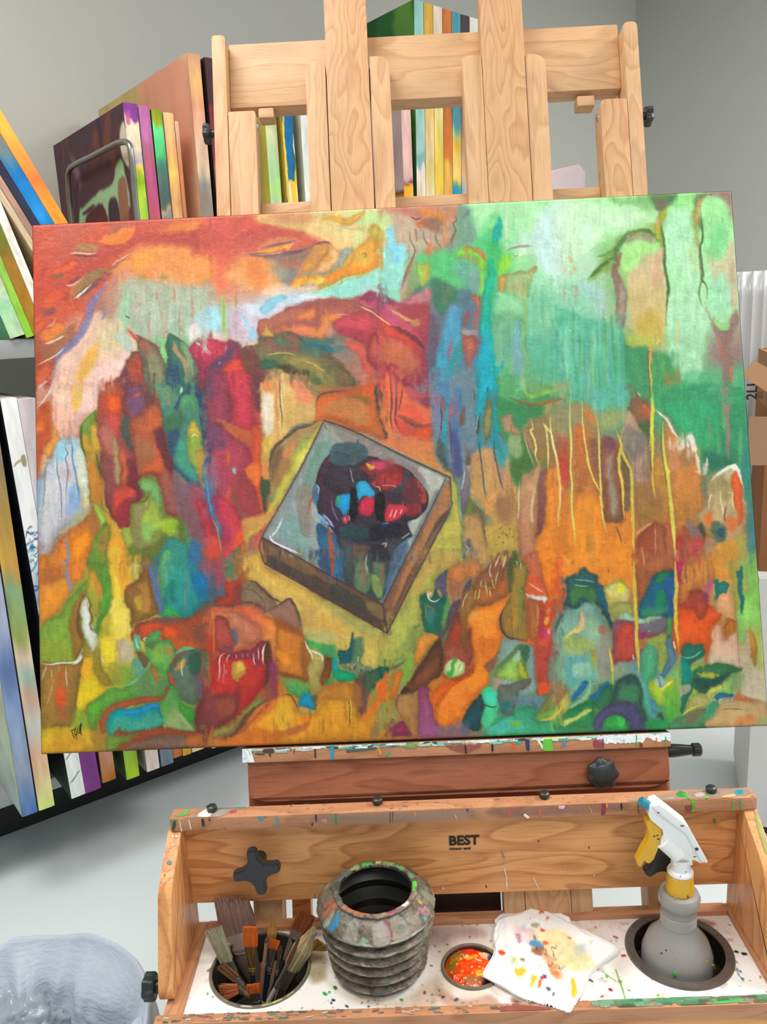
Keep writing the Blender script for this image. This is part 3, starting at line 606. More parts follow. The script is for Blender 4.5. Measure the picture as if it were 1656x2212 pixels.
PAINT2 = """
@820 420 .24155
P d09078 10 .9 : 0 110 200 100 400 100 600 90 740 70 700 200 660 260 500 180 380 230 300 240 240 220 120 200 0 200
P c07a68 8 .8 : 60 130 260 120 420 160 300 210 200 190
P e08c30 8 .9 : 340 130 460 130 560 170 600 240 600 360 580 340 540 240 460 180 380 170
P f06a2c 5 .95 : 320 250 350 235 400 220 420 270 380 300 340 280
P a07058 9 .9 : 400 210 500 190 560 240 580 320 540 360 440 300 380 290
P c88868 9 .8 : 560 130 640 120 700 180 640 260 620 340
P c8b094 10 .9 : 100 220 200 200 300 260 400 290 580 340 640 330 620 400 500 470 400 500 300 560 240 490 130 440 120 330
V d08868/a09080/d8b898/c0a888/b88068 26 5 26 .8 : 120 220 660 500
T 504438 3 2 .8 : 270 200 320 220 380 200
T 684838 3 2 .7 : 660 190 690 230 660 260 680 320 640 420 650 480
T 705048 3 2 .7 : 280 290 270 400 310 520 260 640 210 760 190 860
T 806858 3 2 .7 : 320 290 330 400 320 420
""".replace(' ; ', '') + """
T 708070 4 2 .8 : 390 320 400 400 440 480
T 708070 4 2 .8 : 500 330 510 420 560 490
P e07848 6 .9 : 400 500 450 420 460 500 440 560 400 540
T d07850 6 4 .8 : 560 360 570 440
P a4e0e4/98e0b8 9 1 : 60 320 100 300 130 440 200 470 230 540 230 700 200 860 190 960 120 940 0 880 0 600 40 580 20 500 30 400
P 88d8f0 8 .9 : 70 340 110 320 120 420 190 480 200 600 140 620 110 560
P 98e0d0 10 .8 : 100 640 200 640 200 800 120 860 20 800
T 90d0c8 3 2 .7 : 10 640 60 640 90 590 60 540
P c0a080 8 .9 : 280 520 320 540 300 640 250 760 240 900 200 960 180 860 210 740
T a07058 6 4 .8 : 300 540 280 640 230 740 200 840
P 90a868 8 .8 : 300 600 380 620 340 700 320 820 240 940 220 900 260 760
P 68b878 12 .9 : 450 560 620 520 720 540 700 620 700 720 760 820 660 860 500 760 440 700
P c0b848 5 .95 : 350 660 450 610 450 700 420 770 360 830 340 800
P a8d850 5 .8 : 340 660 400 640 370 740 345 790
P 58c878 14 .9 : 460 560 640 480 740 460 720 600 640 700 700 800 600 820 480 740
P 78a088 12 .95 : 700 80 800 80 820 130 780 220 860 300 870 400 700 480 640 540 600 480 680 380 700 260
T 688888 8 4 .8 : 740 100 790 150 750 190
P b4f0b0 12 1 : 800 60 1656 30 1656 700 1400 640 1380 300 1200 180 1080 120 1060 260 900 310 850 230 820 130
V c8f4b0/a8ec98/d0f4c8/90e0a0 30 6 120 .5 : 1080 50 1650 400
P c8f0d8 16 .95 : 1200 460 1400 300 1656 260 1656 760 1420 640 1300 560
P d0f0e8 16 .9 : 1400 200 1500 120 1600 60 1656 120 1656 700 1500 700 1400 500
P 80e090 9 .9 : 900 300 980 180 1060 170 1060 240 980 330 900 380
P 50c878 10 .9 : 860 400 940 360 980 300 1010 340 1000 500 900 520
P 00b8a8 5 .95 : 1040 230 1070 210 1085 340 1060 440 1030 490 1005 440 1010 330
P 60d870 14 .95 : 900 560 1000 480 1100 500 1180 560 1100 700 1000 720 900 660
P 98e038 9 .95 : 1100 560 1180 560 1180 640 1100 700 1060 740 1060 640
P 90dc50 8 .9 : 880 760 940 700 960 760 930 900 890 880
P 88e048/a0d840 5 1 : 690 560 700 500 760 460 860 470 930 520 968 580 960 690 920 700 890 660 870 580 800 540 740 550 700 590
P c8a050 4 .95 : 740 480 780 455 860 468 930 510 968 590 930 590 900 540 840 500 770 495
T e07858 4 3 .9 : 860 480 920 520 950 560 960 590
P b8a868 4 .95 : 700 590 740 550 800 540 850 570 885 640 860 650 820 600 760 580
P 68b090 8 .95 : 690 620 740 590 810 600 850 640 880 700 880 860 820 830 740 780 680 720
P 80a898 8 .8 : 780 720 870 680 890 860 840 900 790 840
T 70c0c0 5 3 .7 : 700 630 740 680
P 40b868 10 .9 : 980 420 1060 440 1090 520 1060 700 1000 900 940 760 960 600
P 10c898/00b8b0 5 1 : 980 600 1000 580 1025 620 1030 760 1000 1000 1000 1656 900 1656 900 1300 930 1000 940 780 980 700
P 00b4c0 8 .95 : 920 1260 960 1180 990 1260 1000 1400 1040 1656 960 1656 900 1540 890 1400
P 48c088 10 .85 : 1010 800 1050 760 1060 900 1050 1100 1060 1656 1010 1656 1000 1200
T b8d890 5 3 .9 : 1100 520 1150 490 1210 480
T 9a9a70 5 3 .9 : 1100 520 1170 490 1240 470 1310 460 1370 460
T d8f0b0 5 3 .9 : 1180 540 1230 550 1300 520 1400 510
T 807040 2 1 .9 : 1190 540 1215 555 1240 545
P 98dc98 10 .9 : 1180 600 1250 560 1380 530 1390 640 1260 680 1180 700
P b8a058 5 .95 : 1050 760 1110 720 1200 700 1250 680 1320 690 1360 660 1410 650 1400 700 1340 730 1250 720 1160 730 1130 780 1100 880 1060 880
P d8b058 6 .95 : 1060 760 1130 750 1120 800 1100 890 1065 880
P a8c080/b0c080 8 .9 : 1130 760 1220 720 1360 710 1350 800 1330 900 1290 960 1260 960 1220 860 1180 900 1140 880
V 90a860/c8b078/88b868 10 5 60 .8 : 1150 740 1340 860
T 90b870 9 5 .9 : 1270 920 1300 1000 1305 1150 1290 1400 1320 1500
T 68a850 7 4 .9 : 1300 1150 1300 1300 1320 1460 1340 1656
P a0e0a8 10 .8 : 1050 900 1200 920 1260 980 1280 1100 1160 1080 1050 1100
P 78b080/78c0a0 10 .8 : 1030 1100 1280 1080 1280 1400 1200 1656 1040 1656
V 98b878/60b098/80c8a8/90b060/58b0a0 30 5 110 .6 : 1040 1080 1320 1600
V 78c8a0/a8e4c8/68c098 34 10 110 .6 : 1330 760 1640 1500
P 58b898/60b890 14 .8 : 1380 1260 1500 1360 1656 1300 1656 1656 1340 1656 1340 1400
P 80b0c0 9 .7 : 1200 1180 1260 1180 1270 1656 1190 1656
P 3c7458 10 .9 : 440 800 500 760 620 820 700 900 680 960 640 960 560 1100 480 1060 440 960
P 608060 8 .7 : 540 800 640 850 600 980 540 960
P 6a7078/5090a0 8 1 : 430 980 480 980 560 1080 640 970 720 990 740 1200 720 1656 400 1656 430 1400 420 1120
P 705868/605a70 9 .9 : 430 1080 500 1100 540 1250 520 1500 460 1656 400 1656
P 58a0c8/38a0b8 10 .95 : 640 1000 700 980 730 1100 720 1240 700 1500 620 1656 520 1656 520 1440 580 1180 600 1100
P 30908c 10 .8 : 640 1420 720 1300 740 1500 740 1656 640 1656
P 58788a 8 .9 : 680 900 760 840 820 870 860 920 900 1000 880 1200 740 1200 720 980
P c07058 5 .95 : 810 900 900 910 905 1000 900 1080 880 1080 860 980 820 930
P a86868 8 .8 : 840 1060 900 1050 890 1210 840 1190
P c05858 4 .95 : 760 1060 780 1030 790 1080 780 1170 755 1160 750 1100
P a8a0a0 6 .95 : 730 1210 800 1205 880 1220 870 1280 780 1270 730 1250
P c06048/a06868 4 .95 : 725 1250 790 1280 850 1280 850 1440 830 1500 810 1656 790 1656 770 1500 740 1400 730 1320
P a06078 4 .9 : 610 1380 630 1300 640 1350 630 1480 610 1490
P 5080a8 9 .8 : 740 1460 760 1640 700 1656
P 6878a8 9 .8 : 830 1480 880 1460 880 1656 830 1656
P 00a8b8 8 .95 : 880 1420 920 1360 960 1400 1040 1560 1040 1656 870 1656
P c85868/a83c4c 5 1 : 0 910 100 940 140 960 210 1000 200 1010 430 995 420 900 430 850 440 1000 430 1200 400 1400 420 1656 0 1656
P d87880 9 .8 : 220 960 320 900 430 840 430 980 260 1000
P 705058 6 .9 : 0 880 60 900 140 970 60 980 0 960
P c05080 7 .9 : 0 1010 80 1020 150 1100 170 1160 80 1120 0 1070
P a84048 8 .9 : 210 1010 430 1000 430 1300 380 1360 340 1240 260 1160 200 1090
T d8a868 6 4 .9 : 90 1020 180 1080 250 1120 330 1140
P c08858 5 .8 : 270 1130 350 1120 370 1170 330 1190 280 1160
P 803840 4 .95 : 100 1180 200 1200 280 1240 350 1300 400 1370 360 1360 260 1290 160 1230
T f0b888 3 1.5 .9 : 0 1110 60 1150 110 1175
P e04c38 7 .95 : 0 1120 100 1180 200 1240 300 1330 370 1440 300 1400 180 1300 60 1260 0 1240
P d87048/c06848 12 .95 : 0 1280 120 1300 260 1380 340 1480 320 1580 240 1600 100 1520 0 1500
P 983048 9 .95 : 0 1500 120 1520 240 1600 340 1590 380 1500 400 1656 0 1656
P f06030 4 .9 : 0 1600 80 1610 90 1656 0 1656
@1200 400 .27536
P b8f4b0 10 .9 : 200 160 600 100 780 130 900 150 1100 100 1100 160 850 240 820 300 760 300 560 360 400 440 240 500 160 400
P d8f8d0 16 .8 : 0 150 200 140 560 200 700 260 560 340 400 360 300 480 100 600 0 500
V c8f4d8/e0f8d8/b8f0b8 20 12 60 .5 : 0 120 700 500
P 88c878 9 .9 : 400 100 600 110 760 80 760 200 700 200 600 160 480 150
P 608850 9 .95 : 720 100 800 80 940 60 940 130 880 160 860 200 810 210 770 180
P 3c7850 5 .9 : 880 100 944 60 942 130 890 150
P 7c6858 8 .8 : 770 140 860 120 870 180 800 200
P a0f090 12 .9 : 950 60 1080 60 1080 200 1000 180 940 200 860 220
T 90b868 8 5 .9 : 1100 60 1130 100 1160 80
P a08070 8 1 : 1180 60 1370 45 1385 260 1350 200 1300 120 1200 80
P 708850 7 .9 : 1100 90 1180 70 1170 110 1120 160 1130 240 1150 320 1120 340 1090 200
P a8f4a0/b0ecb0 9 1 : 1120 200 1180 100 1280 90 1340 160 1370 240 1390 380 1400 560 1410 760 1420 900 1390 980 1340 1020 1260 1000 1200 900 1180 700 1150 560 1160 380
P d8c8a0 14 .85 : 1210 480 1300 500 1390 440 1410 800 1400 960 1320 960 1260 820 1200 640
P 80e090 14 .8 : 1190 400 1300 300 1330 480 1280 600 1200 540
P a8f0c0 12 .8 : 1200 840 1300 700 1380 820 1360 980 1260 1000
P d0b898 12 .8 : 1360 560 1400 480 1420 900 1380 940
P b0b850 5 .95 : 1070 210 1100 220 1110 340 1120 480 1090 480 1080 340
T e89850 5 3 .95 : 1170 90 1130 150 1110 220 1100 330
P b8f4c0/c0f0c0 8 1 : 870 230 960 170 1060 190 1070 340 1080 480 1130 540 1140 700 1130 860 1180 960 1200 1080 1160 1240 1140 1500 940 1500 880 1200 880 960 890 760 860 560 850 400
P c0e090 9 .8 : 1040 500 1110 490 1130 640 1110 700 1050 640
V c8f4d0/a0e8a0/d0f8d8 24 10 120 .6 : 880 300 1120 1200
T 486838 7 3 .95 : 830 200 825 300 840 420 850 560 860 700 880 800 870 940 860 1100
T 80a048 9 5 .9 : 820 200 810 300 820 420 840 560
P c0c030 6 .95 : 790 300 830 210 870 200 840 300 830 420 790 440 780 380
T e0a080 5 3 .9 : 790 240 800 280 790 340
T 486838 5 3 .9 : 1130 160 1140 300 1150 420 1130 480 1140 600 1150 700 1140 740 1180 800 1180 900
T 70884c 5 3 .8 : 1120 480 1130 600 1140 720 1120 860 1150 960
T b8f0c8 9 4 .9 : 1190 650 1210 720 1210 780
P 98786c 6 .9 : 1180 960 1230 1070 1290 1120 1340 1130 1380 1010 1420 980 1430 1060 1400 1160 1370 1290 1390 1390 1380 1500 1350 1656 1290 1656 1300 1480 1290 1380 1280 1240 1230 1120
T 98e078 9 5 .9 : 1230 1030 1300 1110 1340 1120 1350 1040
T c87058 5 3 .8 : 1280 1180 1290 1260 1310 1360
T d08050 6 3 .8 : 1370 1400 1380 1500 1360 1656
P 60c088 12 .8 : 960 1500 1100 1440 1200 1500 1280 1540 1280 1656 940 1656
P a8e0b0 14 .8 : 900 1100 1130 1100 1140 1400 960 1400
P 3c9860/48a068 10 .95 : 480 1150 600 1260 700 1260 760 1320 800 1300 900 1340 950 1480 1000 1656 560 1656 480 1400
V 38905c/70b858/508860/58b070 30 8 70 .6 : 500 1250 960 1650
V b07838/88a048 8 7 50 .8 : 840 1400 960 1560
P b0f090 9 .95 : 520 500 600 440 700 450 800 430 790 540 700 560 640 660 540 700 500 620
P d8c8a0/d8b868 9 1 : 560 700 660 620 700 560 780 540 830 500 840 700 860 900 850 1060 830 1240 780 1240 720 1180 640 1180 600 1060 560 900
P e0b088 12 .7 : 780 540 830 520 840 700 760 800 740 700
P d0b850 14 .8 : 640 1060 760 980 840 1060 800 1180 640 1160
P a0d078 8 .8 : 490 640 560 700 560 860 540 900 500 760
P 588838 6 .95 : 450 500 480 440 540 390 640 350 740 360 780 400 800 440 740 400 640 400 560 420 500 480 480 560 460 600 440 560
P a09878 7 .8 : 560 400 680 370 780 420 740 460 660 430 560 450
P 3c7830 5 .8 : 650 355 720 350 760 380 690 370
P 986860/a08878 5 .95 : 450 620 480 560 510 520 500 620 480 680 520 760 550 860 540 1100 470 1110 465 900 440 700
P a89888 6 .8 : 490 830 530 780 540 1000 500 1080
P b8c850 8 .8 : 560 1180 640 1180 700 1180 820 1170 780 1240 660 1250 560 1240
P 80a848 8 .9 : 340 620 400 540 450 500 450 600 420 680 330 700 260 760 290 680
T 507830 8 5 .9 : 250 740 330 660 400 610 450 570
T 5c9c50 6 4 .8 : 320 560 380 550 440 510
V 98b878/a8d090 14 6 80 .6 : 280 700 440 1000
P b0d8d0 12 .8 : 160 780 280 760 380 840 400 1000 360 1100 300 960 200 900
P 98d8b0 12 .7 : 0 800 160 780 300 900 300 1100 0 960
P 60c098/58b898 12 .9 : 0 980 200 1040 380 1080 480 1120 500 1300 520 1500 560 1656 0 1656
V 78c8a8/50b088/90d8b8/58a8a0/40a070/88c070 90 5 110 .7 : 0 950 520 1640
V e8a878/e09868 8 8 14 .7 : 70 540 160 700
V c88868 8 4 30 .5 : 20 760 180 900
T e0b048 5 2 1 : 740 1160 745 1300 730 1400 745 1520 755 1656
T f09848 5 3 .9 : 740 1280 745 1340 735 1400
T f0d080 4 2 .9 : 965 1040 950 1160 940 1280
T 403828 1.5 1 .7 : 720 1270 722 1400 735 1560 735 1656
P 7a4848 6 .8 : 550 1550 600 1600 660 1656 560 1656
T f0d8a8 3 2 .8 : 640 1620 665 1656
P c88850 8 .9 : 0 1550 80 1540 100 1600 60 1620 0 1620
@60 830 .24155
P d8a088/c05c40 6 .9 : 80 60 180 40 210 160 200 300 230 440 170 560 130 740 90 860 70 860
P c05028 8 .9 : 80 240 160 160 200 200 210 420 180 500 120 700 90 800 80 600
P e87830 8 .9 : 70 380 120 320 150 400 80 420
T e8e0d8 3 2 .9 : 80 210 120 170 150 130 200 60 220 0
P f4c4a8/e8a890 6 1 : 210 140 240 40 400 0 700 0 640 100 600 220 500 300 480 460 430 460 400 440 380 500 340 470 300 480 260 460 220 380
V e09080/c8a098/f0b898 22 5 60 .7 : 240 60 440 420
P f4ccc0 14 .9 : 460 80 620 20 640 60 580 200 460 280 440 200
T ecc058 20 10 .9 : 430 0 440 100 420 240
P f0a050 5 1 : 200 480 230 350 270 440 290 480 240 590 200 640 150 600
T 704030 2 1 .8 : 160 540 190 490
P e0a878 6 .9 : 140 680 150 620 190 650 170 760 130 800
P b8c8d0/c0b8c0 6 1 : 240 620 280 480 340 470 380 500 400 440 440 500 470 600 520 700 560 900 570 1060 500 1140 400 1230 280 1340 190 1500 110 1540 100 1400 130 1100 150 860 180 700
P a0d8e8 7 .9 : 280 490 340 480 360 560 340 680 270 700 250 600
P a0d8e8 6 .9 : 400 450 440 510 470 640 450 660 420 560
P d8dcc0 9 .9 : 440 580 500 640 550 860 570 1060 530 1120 480 960 440 800
P e8c870 7 .8 : 440 820 480 900 530 1020 560 1000 540 1080 480 1060
P 90b4dc 8 .85 : 380 940 460 920 500 1020 460 1120 380 1180 350 1100
P d8d8d8 12 .8 : 160 860 300 900 300 1100 200 1300 120 1400 130 1100
P d0c0c8 8 .8 : 270 720 400 700 420 860 340 900 280 840
T 807888 2.5 1.5 .9 : 350 480 340 560 360 620 340 660 360 780 350 900 340 1000 350 1160
T 807888 2.5 1.5 .9 : 270 620 260 760 290 900 300 1080 300 1240
T 806870 2 1.5 .8 : 180 690 160 800 150 980 130 1160
T 6888b8 4 2 .9 : 390 460 400 560 400 680 430 820 460 960 460 1080
P 88b8d8 5 .8 : 80 900 110 900 110 1060 90 1160
P b0b088 8 .8 : 480 1120 560 1080 520 1180 420 1240 380 1280 280 1340 200 1420 180 1500 240 1400 360 1240
T 7088b8 4 2 .9 : 180 1550 240 1460 260 1380 340 1330
P a88c30/b08c38 4 1 : 490 340 560 260 600 220 630 280 620 400 640 560 630 700 660 860 680 1080 740 1180 700 1140 620 1060 570 1060 560 860 520 680 480 560 480 420
P 78a048 6 .95 : 490 350 560 270 600 230 600 300 560 380 560 540 500 440
T 486828 5 3 .9 : 490 340 480 440 490 560 520 660
P d8a030 6 .9 : 500 440 540 460 560 580 520 600
P d8a838 5 .9 : 570 380 620 400 640 560 620 600 580 500
P 4c6820 4 .9 : 600 240 620 330 600 330
T 586028 4 2 .9 : 600 600 640 740 660 840
P c88030 6 .9 : 540 700 620 760 680 1000 640 1060 590 1000 560 820
P 985848/883c3c 4 1 : 620 120 680 20 860 0 860 300 900 500 960 600 980 780 1010 860 1030 1000 960 1060 920 1080 910 1240 850 1300 780 1240 740 1160 700 1060 670 860 640 720 640 560 620 400
P b84c34 8 .9 : 640 120 720 20 840 20 860 280 780 300 640 300
P f05c24 5 .95 : 720 110 780 100 850 130 820 240 770 280 710 200
P d85048 9 .9 : 720 260 800 250 820 400 780 460 700 380
P c07060 10 .9 : 650 380 760 420 800 560 720 640 660 560
P a8a068 6 .9 : 760 500 800 540 810 720 820 860 790 880 770 700
P d86840 5 .95 : 820 610 870 610 890 760 880 900 840 860
P d84c38 8 .9 : 790 960 900 900 950 900 960 980 880 1060 790 1200 770 1080
P 782c38 8 .9 : 880 680 960 700 1010 860 1020 1000 960 1060 980 960 900 900 900 780
P 983038 8 .9 : 780 1140 880 1040 910 1060 910 1240 840 1290
P 90504c 8 .8 : 690 640 760 700 760 900 720 1040 680 860
P 6c3c48/8a4440 5 1 : 860 0 1040 0 1050 140 1000 300 940 340 900 300 860 240
P 785070 7 .9 : 900 180 920 60 1020 20 1050 100 1000 260 930 300
T f05c30 7 4 .95 : 950 110 1000 80 1040 50
P 4c6058 5 .95 : 870 280 910 320 920 440 940 560 920 600 860 480 850 400
P a85838/a04840 5 1 : 920 340 1040 240 1080 100 1130 100 1190 320 1200 400 1230 500 1290 640 1320 760 1300 860 1300 1060 1340 1160 1240 1160 1200 1000 1160 860 1100 800 1010 820 980 760 940 560
P a86c44 9 .8 : 960 500 1060 500 1140 560 1150 640 1060 760 990 780
P d86438 6 .95 : 1020 790 1080 700 1180 640 1220 680 1210 800 1100 790
P e05c34 5 .8 : 1150 560 1190 600 1190 680 1150 660
P 6c3440 7 .95 : 1130 400 1200 380 1240 540 1290 640 1310 740 1300 800 1240 740 1200 640 1140 500
P 684040 6 .8 : 1050 0 1100 40 1140 100 1100 240 1050 200
P d06838 8 .8 : 1080 200 1180 240 1200 360 1080 400
P a86458 10 .8 : 1200 820 1290 860 1330 1100 1240 1100
P 508860/306480 5 1 : 1120 0 1230 0 1300 40 1400 40 1450 30 1560 80 1600 260 1610 700 1590 800 1590 1000 1500 1000 1400 860 1320 780 1310 700 1240 500 1210 340 1190 180 1140 60
P 70a080 8 .7 : 1140 20 1230 40 1260 160 1210 220 1180 140
T b08858 6 4 .8 : 1240 40 1260 120 1270 200
P 303c68 5 .9 : 1320 220 1360 120 1420 50 1500 40 1560 90 1600 240 1610 400 1560 420 1540 200 1480 90 1400 110 1340 240
P 58a068 7 .95 : 1370 160 1420 90 1480 90 1520 180 1500 260 1440 200 1380 260
P 407050 7 .9 : 1240 300 1340 240 1400 320 1330 440 1240 440
P 384868 7 .8 : 1240 440 1340 420 1340 540 1300 640 1260 540
P 48a080 8 .9 : 1330 540 1400 500 1420 640 1480 760 1530 840 1480 860 1380 780 1320 700
P 90b040/a0a848 5 .95 : 1410 520 1430 380 1480 320 1530 400 1560 520 1550 620 1580 700 1570 780 1520 820 1460 720 1420 640
P d8b848 5 .95 : 1430 400 1480 330 1540 420 1530 460 1440 460
P d09040 5 .9 : 1510 600 1570 580 1580 800 1590 920 1560 920 1540 800
T f0e8a0 3 1.5 .9 : 1460 480 1490 450 1520 470
P 303c60 6 .9 : 1540 440 1600 400 1620 560 1600 720 1560 560
P 806070/905060 9 .9 : 1310 780 1400 880 1480 860 1580 940 1620 1160 1600 1400 1500 1500 1440 1320 1400 1240 1330 1160 1300 1000
P a85060 8 .8 : 1480 900 1590 960 1600 1140 1500 1160 1440 1060
P 4088c8 4 .95 : 1590 820 1620 900 1656 1100 1656 1200 1620 1160 1600 980
P c83848 6 .95 : 1520 1040 1600 1040 1656 1240 1656 1440 1600 1420 1540 1240
P 803050 5 .9 : 1600 980 1640 1130 1656 1200 1656 1300 1610 1160
P e05030 7 .95 : 1560 1460 1656 1400 1656 1656 1600 1600
P 78883c/808c40 4 1 : 1000 850 1100 810 1160 860 1200 1000 1230 1160 1300 1170 1380 1230 1415 1320 1400 1410 1340 1420 1260 1360 1200 1440 1120 1560 1000 1600 960 1560 940 1480 920 1260 920 1100 1000 1040 1030 960
P 80b868 6 .95 : 1010 850 1100 850 1160 900 1190 1020 1190 1100 1130 1080 1100 960 1030 940
P a8c048 8 .95 : 1060 1060 1140 1050 1200 1200 1240 1240 1140 1300 1060 1300 1020 1240
P 90c060 7 .9 : 1040 1240 1120 1230 1120 1330 1060 1400 1010 1340
P a0c030 7 .9 : 1230 1200 1320 1200 1340 1300 1300 1360 1240 1320 1200 1300
P 988858 6 .9 : 960 1120 1060 1080 1080 1000 1100 1060 1040 1180 1010 1240 1000 1400 1060 1410 1120 1360 1160 1300 1080 1420 1000 1460 940 1400
T 605030 2.5 1.5 .9 : 980 1070 1050 1040 1090 970
P 58702c 8 .9 : 1340 1180 1400 1240 1415 1330 1390 1420 1360 1360 1370 1280
P 687030 8 .9 : 940 1480 1080 1440 1200 1380 1260 1370 1180 1500 1060 1590 960 1580
P 389080/308878 6 .95 : 1080 1600 1200 1460 1280 1370 1400 1420 1440 1500 1440 1656 1080 1656
P 70b878 5 .9 : 1200 1560 1240 1500 1290 1520 1310 1656 1190 1656
P 3870a0 6 .9 : 1440 1420 1500 1400 1550 1500 1540 1656 1430 1656
P c87830/d87c28 5 1 : 100 1656 110 1540 200 1500 310 1380 380 1290 460 1240 560 1160 600 1060 650 1180 640 1290 600 1380 560 1500 520 1656
P f89020 6 .95 : 380 1400 460 1340 580 1290 570 1380 520 1500 480 1656 370 1656 370 1480
P a87040 8 .8 : 560 1100 600 1060 640 1180 620 1280 580 1360 540 1300
T 8090b8 5 2 .95 : 355 1330 350 1440 365 1520 350 1600 350 1656
P 789830/709038 5 1 : 590 1400 640 1300 690 1240 720 1260 730 1500 720 1656 530 1656 540 1540
P b07838 7 .8 : 640 1380 690 1280 710 1300 700 1500 640 1500
P a8d048 4 1 : 605 1060 640 1100 700 1180 710 1240 660 1250 630 1180 600 1120
P 587828 3 .9 : 660 1260 700 1225 715 1250 690 1270
P d8a838/f09830 5 1 : 700 1140 760 1200 820 1300 880 1420 920 1560 960 1656 720 1656 730 1400 720 1260
P e8c038 7 .9 : 730 1500 820 1480 850 1656 730 1656
P a8b850 5 .95 : 820 1310 880 1280 920 1300 940 1440 900 1500 860 1420
P 708030 6 .9 : 880 1490 940 1440 960 1540 930 1620
P f0c840 5 .95 : 940 1560 980 1520 1010 1560 1000 1656 940 1656
P b06838 6 .9 : 1000 1640 1040 1600 1100 1640 1060 1656
@440 810 .24155
P 943c50/9c4050 7 .95 : 20 0 210 0 240 200 240 400 180 440 40 420
P 5c4a6c 7 .8 : 30 0 90 20 100 160 60 220 20 160
P cc3c50/c03848 6 .95 : 210 0 390 0 430 160 440 300 480 460 400 480 300 470 240 420 250 240
P 683840 6 .9 : 400 0 500 0 510 300 460 300 430 140
P c8683c 6 .8 : 50 410 160 400 240 440 400 500 420 640 320 600 220 520 140 440
P 983c50/b04450 7 .95 : 30 440 130 440 260 560 400 640 440 780 400 900 480 1000 500 1240 420 1280 340 1290 260 1240 180 1200 140 1080 60 900 40 660
P 70486a 9 .8 : 40 460 140 480 200 640 60 660
P a87080 7 .7 : 60 740 120 760 140 960 80 1000
P e86030 5 .95 : 440 440 490 500 500 700 520 800 510 1000 530 1160 500 1220 470 1100 440 960 380 880 440 780 460 640
P f07838 6 .9 : 380 860 480 790 510 860 480 980 430 980
P f0703a 4 .95 : 200 700 230 690 235 820 215 800
P e05838 5 .9 : 190 1160 220 1000 240 1080 210 1180
P 907038 4 .95 : 245 1050 270 1060 310 1180 350 1260 350 1280 310 1240 280 1160
P a04040 9 .8 : 270 900 400 920 470 1060 480 1230 360 1270 300 1140
P c83c50/d04848 6 .95 : 130 1100 240 1150 320 1300 370 1400 340 1500 240 1656 160 1656 140 1480 60 1300
P a83858 8 .8 : 60 1100 140 1080 180 1280 240 1440 200 1540 120 1400
P e8503a 7 .9 : 0 1500 60 1440 130 1500 150 1656 0 1656
P f05c38 6 .9 : 280 1440 340 1400 370 1440 330 1510 260 1540
P 6090b8/6088a8 4 .95 : 0 560 20 700 40 900 90 1060 110 1200 160 1380 150 1460 110 1400 60 1240 20 1000 0 900
T 40a0d8 4 2 .9 : 10 890 40 1040 60 1170 80 1240
T b0a848 3 2 .8 : 70 1280 120 1380 140 1500 160 1600
P b8d0c8 3 1 : 260 850 290 840 305 880 280 890
P d8b878/d0a850 5 1 : 500 100 540 60 680 30 760 40 900 80 1010 200 1000 380 920 440 820 500 700 580 640 660 590 800 590 930 530 900 520 600 510 300
P f4e4d0/f0dcc0 8 .95 : 530 180 590 160 630 260 610 460 560 560 520 460
P e0884c 8 .9 : 520 80 640 20 660 60 640 140 560 160
P d8905c 7 .85 : 640 60 690 60 680 200 660 560 640 560
P e88860 8 .9 : 740 40 880 80 1000 180 960 250 880 280 800 180
P d4aa60 10 .8 : 720 180 840 220 960 300 980 400 800 480 720 460
T 7c5c48 3 2 .9 : 685 0 680 100 690 240 700 400 690 500
T f4e4c0 2.5 1.5 .9 : 690 120 700 240 710 380
P e8c050 8 .85 : 515 580 600 560 590 700 540 720
P e08c48 6 .9 : 530 780 590 760 580 920 530 890
P 907868/a89c60 5 .95 : 760 20 880 20 960 100 1020 170 1000 200 900 90 800 40
P a88858 6 .9 : 600 660 700 570 830 500 1000 420 1080 390 960 560 860 640 760 700 680 900 640 1080 600 1040 590 860
T 5c4838 7 3 .95 : 590 900 600 740 640 640 740 550 840 480 960 440 1030 400
T 687868 6 4 .8 : 740 530 840 460 960 440
P e08850 7 .9 : 700 720 760 640 860 560 820 640 760 740 700 760
P 7c5c40 9 .9 : 600 760 660 660 700 660 660 860 620 940 600 900
P a87848 9 .85 : 640 900 700 780 780 760 700 960 640 1040
P c0b850/d8c848 7 1 : 820 660 960 540 1060 420 1080 430 1000 600 920 740 820 900 720 1080 560 1300 520 1380 400 1480 360 1656 360 1340 440 1290 540 1230 640 1040 740 880
P 90a050 8 .8 : 860 600 940 520 960 560 860 680
P e8dc60 8 .7 : 860 700 920 660 880 780 820 860
P 405c40 4 1 : 512 900 540 930 590 930 600 1000 560 1120 545 1220 530 1210 515 1100
P 789060 8 .8 : 560 1080 640 1040 660 1000 620 1120 570 1120
P d89850 9 .9 : 340 1310 440 1280 560 1230 640 1180 560 1340 440 1400 360 1440
P d86c38/d86830 6 .95 : 270 1580 340 1500 360 1520 350 1656 240 1656
P 607850 5 .9 : 230 1640 270 1560 330 1530 300 1656
P d0622c/c06834 4 1 : 1000 240 1060 170 1180 150 1300 140 1440 80 1530 90 1560 260 1600 400 1630 580 1590 600 1500 540 1340 490 1160 400 1080 380 1020 390
P e85c28 5 .9 : 1440 90 1530 90 1520 180 1450 160
P c08048 9 .8 : 1080 280 1200 220 1400 220 1480 360 1440 440 1300 400 1160 340 1080 330
P 806030 9 .8 : 1240 210 1400 170 1480 200 1460 260 1340 220
P e07030 8 .8 : 1000 260 1060 220 1050 360 1010 380
T 604848 4 2 .8 : 1000 240 1050 180 1160 150 1300 130
P 3c4c40 3 1 : 1530 100 1560 110 1580 280 1620 440 1640 560 1620 600 1595 600 1600 470 1550 300
@820 800 .24155
